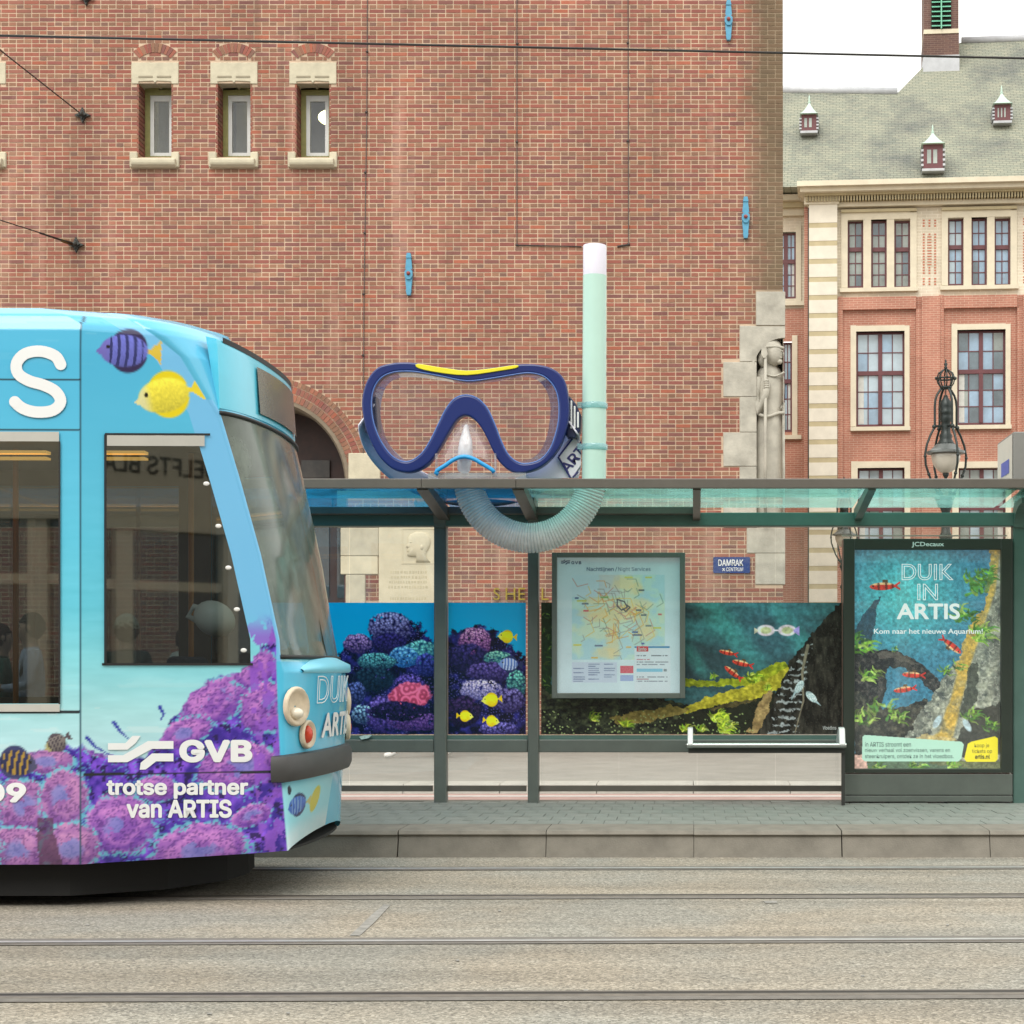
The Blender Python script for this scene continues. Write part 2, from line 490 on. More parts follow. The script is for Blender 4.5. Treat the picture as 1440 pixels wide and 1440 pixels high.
# ================================================================== THE SETTING
def asphalt_mat():
    m = bpy.data.materials.new("asphalt"); m.use_nodes = True
    nt = m.node_tree; b = nt.nodes['Principled BSDF']; N = nt.nodes.new; Lk = nt.links.new
    tc = N('ShaderNodeTexCoord')
    vo = N('ShaderNodeTexVoronoi'); vo.inputs['Scale'].default_value = 95
    Lk(tc.outputs['Object'], vo.inputs['Vector'])
    sp = N('ShaderNodeSeparateColor'); Lk(vo.outputs['Color'], sp.inputs[0])
    r1 = N('ShaderNodeValToRGB'); e = r1.color_ramp.elements
    e[0].position = 0.0; e[0].color = L4((108,104,96)); e[1].position = 1.0; e[1].color = L4((178,172,160))
    k = r1.color_ramp.elements.new(0.35); k.color = L4((139,134,123))
    k = r1.color_ramp.elements.new(0.75); k.color = L4((155,149,137))
    Lk(sp.outputs[0], r1.inputs[0])
    nz = N('ShaderNodeTexNoise'); nz.inputs['Scale'].default_value = 260; nz.inputs['Detail'].default_value = 3
    Lk(tc.outputs['Object'], nz.inputs['Vector'])
    # long wear bands and blotches
    mp = N('ShaderNodeMapping'); mp.inputs['Scale'].default_value = (0.12, 1.5, 1)
    Lk(tc.outputs['Object'], mp.inputs[0])
    n2 = N('ShaderNodeTexNoise'); n2.inputs['Scale'].default_value = 1.6; n2.inputs['Detail'].default_value = 7; n2.inputs['Roughness'].default_value = .65
    Lk(mp.outputs[0], n2.inputs['Vector'])
    mr = N('ShaderNodeMapRange'); mr.inputs[1].default_value = .3; mr.inputs[2].default_value = .7; mr.inputs[3].default_value = .70; mr.inputs[4].default_value = 1.14
    Lk(n2.outputs['Fac'], mr.inputs[0])
    n3 = N('ShaderNodeTexNoise'); n3.inputs['Scale'].default_value = .9; n3.inputs['Detail'].default_value = 5
    Lk(tc.outputs['Object'], n3.inputs['Vector'])
    warm = N('ShaderNodeMix'); warm.data_type = 'RGBA'; warm.blend_type = 'MULTIPLY'; warm.inputs[0].default_value = 1
    rw = N('ShaderNodeValToRGB'); rw.color_ramp.elements[0].position = .38; rw.color_ramp.elements[0].color = (.95,.98,1.0,1)
    rw.color_ramp.elements[1].position = .62; rw.color_ramp.elements[1].color = (1.04,.99,.93,1)
    Lk(n3.outputs['Fac'], rw.inputs[0]); Lk(r1.outputs[0], warm.inputs[6]); Lk(rw.outputs[0], warm.inputs[7])
    sc_ = N('ShaderNodeVectorMath'); sc_.operation = 'SCALE'
    Lk(warm.outputs[2], sc_.inputs[0]); Lk(mr.outputs[0], sc_.inputs['Scale'])
    mg = N('ShaderNodeMapRange'); mg.inputs[1].default_value=.35; mg.inputs[2].default_value=.65; mg.inputs[3].default_value=.80; mg.inputs[4].default_value=1.12
    Lk(nz.outputs['Fac'], mg.inputs[0])
    s2 = N('ShaderNodeVectorMath'); s2.operation = 'SCALE'
    Lk(sc_.outputs[0], s2.inputs[0]); Lk(mg.outputs[0], s2.inputs['Scale'])
    Lk(s2.outputs[0], b.inputs['Base Color'])
    b.inputs['Roughness'].default_value = .82; b.inputs['Specular IOR Level'].default_value = .25
    bp = N('ShaderNodeBump'); bp.inputs['Strength'].default_value = .55; bp.inputs['Distance'].default_value = .004
    Lk(vo.outputs['Distance'], bp.inputs['Height']); Lk(bp.outputs[0], b.inputs['Normal'])
    return m
M_ASPH = asphalt_mat()
M_ASPH2 = mat('fine_asphalt', (150,144,132), .85, var=.16, scale=3, bump=.4, bscale=220, spec=.2)
M_STEEL = mat('rail_steel', (198,196,192), .40, .6, var=.12, scale=9)
M_STEELD = mat('worn_rail_steel', (128,120,110), .5, .4, var=.25, scale=11)
M_RAILD = mat('rail_groove', (44,37,31), .7, var=.2, scale=20)
M_SEAL = mat('bitumen_seal', (118,113,106), .85, var=.22, scale=9, bump=.3, bscale=120)

struct(MB().quad((-500,-300,-.002),(500,-300,-.002),(500,900,-.002),(-500,900,-.002)).build('road', M_ASPH))

def track(name, ynear, yfar):
    e = empty(name, (0, (ynear+yfar)/2, 0), R(1.15)); e['kind'] = 'structure'
    for s_, yy in ((-1, ynear), (1, yfar)):
        y = yy-(ynear+yfar)/2
        hy = -s_   # gauge side
        MB().prism_x([(y-.10,.0015),(y+.10,.0015),(y+.10,.0022),(y-.10,.0022)], -60, 60).build('joint_seal', M_SEAL, e)
        # running head, groove, guard lip
        a, b_ = (y-.022, y+.022); M_HD = M_STEELD if s_ < 0 else M_STEEL; GW = .048 if s_ < 0 else .024
        MB().prism_x([(a,-.02),(b_,-.02),(b_,.003),(b_-.006,.0050),(a+.006,.0050),(a,.003)], -60, 60).build('rail', M_HD, e)
        g0 = b_ if hy > 0 else a-GW
        MB().prism_x([(g0+.001,.0024),(g0+GW-.001,.0024),(g0+GW-.001,.0030),(g0+.001,.0030)], -60, 60).build('groove', M_RAILD, e)
        l0 = g0+GW if hy > 0 else g0-.010
        MB().prism_x([(l0,-.02),(l0+.010,-.02),(l0+.010,.0035),(l0,.0035)], -60, 60).build('guard_lip', M_STEELD, e)
    return e
track('tram_track', 7.02, 8.45)
track('tram_track', 10.08, 11.52)
# grey scuffs of old paint on the road
M_SCUFF = mat('worn_paint', (150,147,140), .85, var=.3, scale=14, bump=.3, bscale=200)
def scuff(pts):
    b = MB(); n = len(pts)
    b.v = [((x-VX)*(H*F/(y-VY))/F, H*F/(y-VY), .0016) for x, y in pts]; b.f = [tuple(range(n))]
    return struct(b.build('road_scuff', M_SCUFF))
scuff([(491,1316),(506,1316),(528,1296),(549,1273),(540,1272),(522,1287),(505,1304)])
for x_,y_,w_ in ((290,1425,7),(402,1424,5),(120,1300,5),(640,1350,5),(820,1392,6),(1210,1372,5),(1330,1300,4),(700,1280,4)): scuff([(x_,y_),(x_+w_,y_-.6),(x_+w_*1.2,y_+1.6),(x_+w_*.3,y_+1.9)])
scuff([(1074,1267),(1092,1267),(1093,1270),(1076,1270)])

# platform with kerb stones and tiles -------------------------------------------------
PZ0 = 0.18
M_KERB = mat('kerb_concrete', (132,127,117), .85, var=.2, scale=5, bump=.25, bscale=90, spec=.2)
M_SLAB = mat('platform_base', (128,131,122), .85, var=.2, scale=6, bump=.2, bscale=60)
M_JOINT = mat('tile_joint', (116,119,112), .9, var=.15, scale=9)
M_TILES = [mat('platform_tile_%d' % i, c, .8, var=.20, scale=7, bump=.25, bscale=120, spec=.25) for i, c in enumerate([(136,140,133),(134,138,131),(138,141,134),(133,138,131)])]
plat = empty('tram_platform', (0,13.8,0)); struct(plat)
MB().box(-40,40,12.72-13.8,15.12-13.8,0,PZ0-.004).build('platform_base', M_JOINT, plat)
base = [(12.19-13.8,-.03),(12.245-13.8,PZ0-.042),(12.225-13.8,PZ0-.028),(12.245-13.8,PZ0-.006),(12.275-13.8,PZ0),(12.715-13.8,PZ0+.002),(12.715-13.8,-.03)]
kb = MB().prism_x(base, .002, 1.0115)
kerb0 = kb.build('kerb_stone', M_KERB, plat); bevel(kerb0, .003, 2)
for i in range(-11, 9):
    o = kerb0 if i == -11 else kerb0.copy()
    if i != -11: COL.objects.link(o)
    o.location = (i*1.014+.004+random.uniform(-.002,.002), random.uniform(-.004,.004), random.uniform(-.003,.003))
# tiles in view, one by one; the same tiles beyond as one sheet
tmesh = []
for i in range(4):
    o = MB().box(.002,.1592,.002,.3162,PZ0-.03,PZ0).build('tile', M_TILES[i], plat)
    tmesh.append(o.data); bpy.data.objects.remove(o)
rows = [(12.722+j*.318) for j in range(7)]
for j, y in enumerate(rows):
    for i in range(-20, 21):
        o = bpy.data.objects.new('tile', tmesh[random.choice((0,0,1,1,2,3))]); COL.objects.link(o); o.parent = plat
        o.location = (i*.161 + (j%2)*.08, y-13.8, random.uniform(-.002,.002)); o.rotation_euler = (random.uniform(-.003,.003), random.uniform(-.004,.004), 0)
rest = MB()
for j, y in enumerate(rows):
    for i in list(range(-150,-20)) + list(range(21,120)):
        x = i*.161+(j%2)*.08
        rest.box(x+.003,x+.158,y-13.8+.003,y-13.8+.313,PZ0-.03,PZ0+random.uniform(-.002,.002))
o = rest.build('tile_field', M_TILES[1], plat); o['kind'] = 'stuff'
o = MB().box(-40,40,14.955-13.8,15.12-13.8,PZ0-.05,PZ0).build('back_kerb', M_KERB, plat)

M_PINK = mat('red_asphalt', (178,150,142), .85, var=.12, scale=4, bump=.3, bscale=220, spec=.2)
M_LINE = mat('road_paint', (225,222,215), .7, var=.12, scale=15)
struct(MB().quad((-60,15.12,.002),(60,15.12,.002),(60,18.42,.002),(-60,18.42,.002)).build('cycle_path', M_PINK))
struct(MB().quad((-60,17.95,.006),(60,17.95,.006),(60,18.08,.006),(-60,18.08,.006)).build('lane_line', M_LINE))
M_PAVE = mat('pavement_concrete', (160,157,148), .85, var=.13, scale=2.2, bump=.2, bscale=70, spec=.2)
pv = empty('pavement', (0,22,0)); struct(pv)
MB().box(-60,60,18.95-22,49.5-22,0,.10).build('pavement_surface', M_PAVE, pv)
ks = MB().prism_x([(18.42-22,-.02),(18.44-22,.09),(18.46-22,.102),(18.94-22,.102),(18.94-22,-.02)], .004, .996).build('kerb_stone', mat('granite_kerb', (190,187,176), .8, var=.15, scale=6, bump=.2, bscale=90), pv)
for i in range(-12, 10):
    o = ks if i == -12 else ks.copy()
    if i != -12: COL.objects.link(o)
    o.location = (i, random.uniform(-.003,.003), random.uniform(-.003,.002))

# ================================================================== BRICK EXCHANGE BUILDING
DW = 25.6
SW = F/DW
def wx(px): return (px-VX)/SW
def wz(py): return H-(py-VY)/SW
M_STONE = mat('pale_sandstone', (205,196,172), .85, var=.13, scale=5, bump=.35, bscale=50, spec=.2)
M_STONE2 = mat('cream_sandstone', (222,212,184), .85, var=.10, scale=4, bump=.3, bscale=40, spec=.2)
M_GSTONE = mat('grey_limestone', (186,181,168), .85, var=.26, scale=3.2, bump=.4, bscale=45, spec=.2)

def soot(nt, colsock, b, amt=.86):
    """grime near the building's corner, lime runs and patches: stains fixed on the wall"""
    N = nt.nodes.new; Lk = nt.links.new
    tc = N('ShaderNodeTexCoord'); sep = N('ShaderNodeSeparateXYZ'); Lk(tc.outputs['Object'], sep.inputs[0])
    nz = N('ShaderNodeTexNoise'); nz.inputs['Scale'].default_value = 1.3; nz.inputs['Detail'].default_value = 7; nz.inputs['Roughness'].default_value = .7
    Lk(tc.outputs['Object'], nz.inputs['Vector'])
    a = N('ShaderNodeMath'); a.operation = 'MULTIPLY_ADD'; a.inputs[1].default_value = 0.9; Lk(nz.outputs['Fac'], a.inputs[0]); Lk(sep.outputs[0], a.inputs[2])
    m1 = N('ShaderNodeMapRange'); m1.inputs[1].default_value = 1.08; m1.inputs[2].default_value = 1.50; m1.inputs[3].default_value = 0; m1.inputs[4].default_value = amt
    Lk(a.outputs[0], m1.inputs[0])
    hz = N('ShaderNodeMapRange'); hz.inputs[1].default_value = 4.9; hz.inputs[2].default_value = 6.8; Lk(sep.outputs[2], hz.inputs[0])
    mm = N('ShaderNodeMath'); mm.operation = 'MULTIPLY'; Lk(m1.outputs[0], mm.inputs[0]); Lk(hz.outputs[0], mm.inputs[1])
    mx = N('ShaderNodeMix'); mx.data_type = 'RGBA'; mx.inputs[7].default_value = L4((104,92,72))
    Lk(mm.outputs[0], mx.inputs[0]); Lk(colsock, mx.inputs[6])
    # broad patches
    n2 = N('ShaderNodeTexNoise'); n2.inputs['Scale'].default_value = .55; n2.inputs['Detail'].default_value = 6; n2.inputs['Roughness'].default_value=.65
    mp = N('ShaderNodeMapping'); mp.inputs['Scale'].default_value = (1.6,1,.6); Lk(tc.outputs['Object'], mp.inputs[0]); Lk(mp.outputs[0], n2.inputs['Vector'])
    m2 = N('ShaderNodeMapRange'); m2.inputs[1].default_value=.3; m2.inputs[2].default_value=.7; m2.inputs[3].default_value=.76; m2.inputs[4].default_value=1.18
    Lk(n2.outputs['Fac'], m2.inputs[0])
    s = N('ShaderNodeVectorMath'); s.operation='SCALE'; Lk(mx.outputs[2], s.inputs[0]); Lk(m2.outputs[0], s.inputs['Scale'])
    # pale lime run
    mp2 = N('ShaderNodeMapping'); mp2.inputs['Scale'].default_value = (2.2,1,.22); mp2.inputs['Location'].default_value = (3.1,0,0)
    Lk(tc.outputs['Object'], mp2.inputs[0])
    n3 = N('ShaderNodeTexNoise'); n3.inputs['Scale'].default_value = .9; n3.inputs['Detail'].default_value = 5
    Lk(mp2.outputs[0], n3.inputs['Vector'])
    m3 = N('ShaderNodeMapRange'); m3.inputs[1].default_value=.60; m3.inputs[2].default_value=.78; m3.inputs[3].default_value=0; m3.inputs[4].default_value=.42
    Lk(n3.outputs['Fac'], m3.inputs[0])
    mx2 = N('ShaderNodeMix'); mx2.data_type='RGBA'; mx2.inputs[7].default_value = L4((200,160,142))
    Lk(m3.outputs[0], mx2.inputs[0]); Lk(s.outputs[0], mx2.inputs[6])
    mp3 = N('ShaderNodeMapping'); mp3.inputs['Scale'].default_value = (3.2,1,.16); mp3.inputs['Location'].default_value = (7.7,0,2)
    Lk(tc.outputs['Object'], mp3.inputs[0])
    n5 = N('ShaderNodeTexNoise'); n5.inputs['Scale'].default_value = 1.0; n5.inputs['Detail'].default_value = 7; n5.inputs['Roughness'].default_value=.68
    Lk(mp3.outputs[0], n5.inputs['Vector'])
    m5 = N('ShaderNodeMapRange'); m5.inputs[1].default_value=.56; m5.inputs[2].default_value=.74; m5.inputs[3].default_value=0; m5.inputs[4].default_value=.40
    Lk(n5.outputs['Fac'], m5.inputs[0])
    mx3 = N('ShaderNodeMix'); mx3.data_type='RGBA'; mx3.inputs[7].default_value = L4((96,80,66))
    Lk(m5.outputs[0], mx3.inputs[0]); Lk(mx2.outputs[2], mx3.inputs[6])
    Lk(mx3.outputs[2], b.inputs['Base Color'])
    # fine grain
    n4 = N('ShaderNodeTexNoise'); n4.inputs['Scale'].default_value = 90; n4.inputs['Detail'].default_value = 3; Lk(tc.outputs['Object'], n4.inputs['Vector'])
    bp = N('ShaderNodeBump'); bp.inputs['Strength'].default_value=.5; bp.inputs['Distance'].default_value=.006
    Lk(n4.outputs['Fac'], bp.inputs['Height']); Lk(bp.outputs[0], b.inputs['Normal'])
    b.inputs['Roughness'].default_value=.88; b.inputs['Specular IOR Level'].default_value=.2
def brick_mat():
    m = bpy.data.materials.new('wall_brick'); m.use_nodes=True; nt=m.node_tree; b=nt.nodes['Principled BSDF']
    at = nt.nodes.new('ShaderNodeAttribute'); at.attribute_name='clay'
    soot(nt, at.outputs['Color'], b); return m
def mortar_mat():
    m = bpy.data.materials.new('lime_mortar'); m.use_nodes=True; nt=m.node_tree; b=nt.nodes['Principled BSDF']
    rg = nt.nodes.new('ShaderNodeRGB'); rg.outputs[0].default_value = L4((196,172,148))
    soot(nt, rg.outputs[0], b, .62); return m
M_BRICK = brick_mat(); M_MORTAR = mortar_mat()
STR = [((146,86,74),4),((136,82,74),4),((152,92,76),3),((124,84,78),3),((164,94,72),1),((142,94,80),4),((114,78,74),1)]
HDR = [((144,102,82),4),((136,103,82),4),((128,98,80),3),((146,93,78),3),((152,114,90),2),((118,92,81),2),((154,98,78),1)]
def clay(h):
    t = HDR if h else STR
    c = random.choices([a for a,_ in t],[w for _,w in t])[0]
    k = random.uniform(.92,1.06)
    v = lin(c)*.74+lin((146,98,80) if h else (142,90,76))*.26
    v = v*k*np.array((1.0,1.04,1.08))
    return (float(v[0]),float(v[1]),float(v[2]),1.0)
def set_clay(o, cols, per=8):
    a = o.data.color_attributes.new('clay','FLOAT_COLOR','POINT')
    arr = np.repeat(np.array(cols,dtype=np.float32), per, axis=0); a.data.foreach_set('color', arr.ravel())

exch = empty('exchange_building', (0,DW,0))
tag(exch, 'tall red brick building with slit windows, blue wall anchors and corner statue', 'building')
WX0, WX1, WZ1 = -13.5, wx(1101), 11.8
holes = []
wins = []
for c in (-25, 218, 329, 440):
    x0, x1 = wx(c-23.5), wx(c+23.5)
    z0, z1 = wz(221), wz(117); wins.append((c,x0,x1,z0,z1)); holes.append((x0,x1,z0,z1))
AC = (wx(370), wz(680)); AR0, AR1 = 117/SW, 151/SW
holes.append((AC[0]-AR0, AC[0]+AR0, .1, AC[1]))
holes.append((wx(1060),wx(1101),wz(742),wz(459)))
def in_arch(x,z,r): return z >= AC[1] and math.hypot(x-AC[0], z-AC[1]) < r
xs = sorted(set([WX0,WX1]+[h[0] for h in holes]+[h[1] for h in holes]+list(np.linspace(AC[0]-AR0,AC[0]+AR0,60))))
zs = sorted(set([0.05,WZ1]+[h[2] for h in holes]+[h[3] for h in holes]+list(np.linspace(AC[1],AC[1]+AR0,30))))
wb = MB(); yb = .005
for i in range(len(xs)-1):
    for j in range(len(zs)-1):
        cx,cz = (xs[i]+xs[i+1])/2,(zs[j]+zs[j+1])/2
        if any(h[0]<cx<h[1] and h[2]<cz<h[3] for h in holes) or in_arch(cx,cz,AR0+.02): continue
        wb.quad((xs[i],yb,zs[j]),(xs[i+1],yb,zs[j]),(xs[i+1],yb,zs[j+1]),(xs[i],yb,zs[j+1]))
# the block behind: side wall, top, back
wb.quad((WX1,yb,.05),(WX1,24,.05),(WX1,24,WZ1),(WX1,yb,WZ1)); wb.quad((WX0,yb,.05),(WX0,yb,WZ1),(WX0,24,WZ1),(WX0,24,.05))
wb.quad((WX0,yb,WZ1),(WX1,yb,WZ1),(WX1,24,WZ1),(WX0,24,WZ1)); wb.quad((WX0,24,.05),(WX0,24,WZ1),(WX1,24,WZ1),(WX1,24,.05))
wall = wb.build('wall', M_MORTAR, exch)

# stone pieces that interrupt the brickwork: rects (px)
niche_blocks = [(1063,1103,410,458),(1040,1103,458,509),(1017,1103,509,558),(1040,1103,558,608),(1017,1103,608,656),(1040,1103,656,705),(1017,1103,705,742),(1050,1103,742,778),(1062,1103,778,822)]
plaque = [(479,533,742,782),(479,532,782,808),(486,514,808,850),(486,533,850,900),(533,614,690,905),(490,535,637,690),(474,533,690,742)]
skip = [(wx(a),wx(b_),wz(d_),wz(c)) for a,b_,c,d_ in niche_blocks+plaque]
for c,x0,x1,z0,z1 in wins:
    skip.append((wx(c-33),wx(c+33),wz(118),wz(88))); skip.append((wx(c-35),wx(c+33),wz(237),wz(214)))
skip += holes
def blocked(x,z):
    return any(a-.02<x<b_+.02 and c-.006<z<d_+.006 for a,b_,c,d_ in skip) or in_arch(x,z,AR1) 
def relief(c): # small relieving arch over a slit window
    return (wx(c), wz(106))
CH = .062
bricks = []
ncourse = int((WZ1-.1)/CH)
for r in range(ncourse):
    z0 = .1+r*CH+.0075; z1 = z0+.047
    head = r%2==0
    w = .110 if head else .220
    off = (.055 if head else (0 if (r//2)%2 else .110))
    x = WX1
    first = True
    while x > WX0:
        ww = w if not first else (w-.0 if head else (w if off==0 else .110+.0))
        first = False
        a = max(x-ww+.0068, WX0); b_ = x-.0068+ (0.0068 if x==WX1 else 0)
        x -= ww
        cx, cz = (a+b_)/2,(z0+z1)/2
        if a < WX0+.02: continue
        # cut the brick against openings, stones and arches
        segs=[(a,b_)]
        cuts=[(sa,sb) for (sa,sb,sc,sd) in skip if sc-.022 < cz < sd+.022]
        dz=cz-AC[1]
        if -.02<dz<AR1: q_=math.sqrt(max(AR1**2-dz*dz,0)); cuts.append((AC[0]-q_,AC[0]+q_))
        for c,*_ in wins:
            q=relief(c); dz=cz-q[1]
            if .2<dz<.475:
                xo=min(math.sqrt(.475**2-dz*dz),dz*math.tan(.79)); xi=math.sqrt(.315**2-dz*dz) if dz<.315 else 0
                if xi: 
                    if xo>xi: cuts+=[(q[0]-xo,q[0]-xi),(q[0]+xi,q[0]+xo)]
                else: cuts.append((q[0]-xo,q[0]+xo))
        for ca,cb in cuts:
            nx=[]
            for sa,sb in segs:
                if cb<=sa or ca>=sb: nx.append((sa,sb)); continue
                if ca-.005>sa: nx.append((sa,ca-.005))
                if cb+.005<sb: nx.append((cb+.005,sb))
            segs=nx
        for sa,sb in segs:
            if sb-sa>.014: bricks.append((sa,sb,z0,z1,head,(sa+sb)/2,cz))
# 300 bricks nearest the middle of the open wall as parts, the rest as one field
ctr = (wx(680), wz(430))
order = sorted(range(len(bricks)), key=lambda i: (abs(bricks[i][5]-ctr[0])*.62)**2+(bricks[i][6]-ctr[1])**2)
single = set(order[:270])
fld = MB(); cols=[]
for i,(a,b_,z0,z1,h,cx,cz) in enumerate(bricks):
    yf = random.uniform(-.0025,.0025); j1=random.uniform(-.0015,.0015)
    if i in single:
        o = MB().box(a,b_,yf,.012,z0+j1,z1+j1).build('brick', M_BRICK, wall); set_clay(o,[clay(h)])
    else:
        fld.box(a,b_,yf,.012,z0+j1,z1+j1,back=False); cols.append(clay(h))
o = fld.build('brick_field', M_BRICK, wall); set_clay(o, cols); o['kind']='stuff'

# arch voussoirs (two rings), relieving arches
def ring(par, c, r0, r1, a0, a1, n, y0=-.006, hdr=False, single=False):
    b=MB(); cs=[]
    for i in range(n):
        t0=a0+(a1-a0)*i/n; t1=a0+(a1-a0)*(i+1)/n; g=.0045/r0
        t0+=g; t1-=g
        pts=[(c[0]+r0*math.sin(t0),c[1]+r0*math.cos(t0)),(c[0]+r1*math.sin(t0),c[1]+r1*math.cos(t0)),(c[0]+r1*math.sin(t1),c[1]+r1*math.cos(t1)),(c[0]+r0*math.sin(t1),c[1]+r0*math.cos(t1))]
        bb = MB() if single else b
        bb.prism(pts[::-1], y0+random.uniform(-.002,.002), .02)
        if single:
            o=bb.build('voussoir',M_BRICK,par); set_clay(o,[clay(hdr)])
        else: cs.append(clay(hdr))
    if not single:
        o=b.build('voussoir_ring',M_BRICK,par); set_clay(o,cs)
def annulus(par, c, r0, r1, a0, a1, y, m, n=40, name='mortar_bed'):
    b=MB()
    for i in range(n):
        t0=a0+(a1-a0)*i/n; t1=a0+(a1-a0)*(i+1)/n
        b.quad((c[0]+r0*math.sin(t0),y,c[1]+r0*math.cos(t0)),(c[0]+r1*math.sin(t0),y,c[1]+r1*math.cos(t0)),(c[0]+r1*math.sin(t1),y,c[1]+r1*math.cos(t1)),(c[0]+r0*math.sin(t1),y,c[1]+r0*math.cos(t1)))
    return b.build(name,m,par)
arch = annulus(exch, AC, AR0, AR1, -math.pi/2, math.pi/2, .004, M_MORTAR, name='arch')
r_in = AR0+.055
ring(arch, AC, r_in, r_in+.098, -math.pi/2, math.pi/2, 66, hdr=True)
ring(arch, AC, r_in+.110, r_in+.205, -math.pi/2, math.pi/2, 72, hdr=False)
ring(arch, AC, r_in+.216, AR1-.004, -math.pi/2, math.pi/2, 74, hdr=True)
# stone soffit moulding + reveal
b=MB(); n=36
for i in range(n):
    t0=-math.pi/2+math.pi*i/n; t1=-math.pi/2+math.pi*(i+1)/n
    for (ra,ya),(rb,yb2) in (((AR0+.05,-.012),(AR0,-.012)),((AR0,-.012),(AR0-.03,.05)),((AR0-.03,.05),(AR0-.03,.9)),((AR0+.05,.01),(AR0+.05,-.012))):
        q=lambda r,y,t:(AC[0]+r*math.sin(t),y,AC[1]+r*math.cos(t))
        b.quad(q(ra,ya,t0),q(ra,ya,t1),q(rb,yb2,t1),q(rb,yb2,t0))
b.build('stone_moulding', mat('brown_stone',(132,118,100),.85,var=.2,scale=5,bump=.3,bscale=40), arch, True, 30)
# entrance behind the arch: reveal walls, dark door with glazed light
M_OAK = mat('dark_oak', (62,34,26), .5, var=.3, scale=8)
M_DARKIN = mat('dark_interior', (26,22,20), .9, var=.2)
ent = MB().box(AC[0]-AR0-.2,AC[0]+AR0+.2,.95,1.0,.1,AC[1]+AR0+.2).build('entrance_door', M_OAK, exch)
for k in (-1,1):
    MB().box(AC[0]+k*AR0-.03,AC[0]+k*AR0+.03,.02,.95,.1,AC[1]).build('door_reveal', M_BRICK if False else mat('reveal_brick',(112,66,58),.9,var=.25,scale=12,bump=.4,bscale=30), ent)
for i in range(6):
    x=AC[0]-AR0+.15+i*.38
    MB().box(x,x+.3,.9,.955,.4,2.1).build('door_panel', M_OAK, ent)
    MB().box(x+.02,x+.28,.93,.96,2.35,3.6).build('door_light', glass('door_glass',(60,60,58),.05), ent)
MB().box(AC[0]-AR0,AC[0]+AR0,.84,.95,3.72,3.86).build('transom', M_OAK, ent)
for x,zz in ((.35,.18),):
    MB().box(AC[0]+x,AC[0]+x+.42,.9,.955,AC[1]+zz,AC[1]+zz+.26).build('fanlight', mat('fan_glass',(62,56,50),.15,var=.5,scale=6), ent)

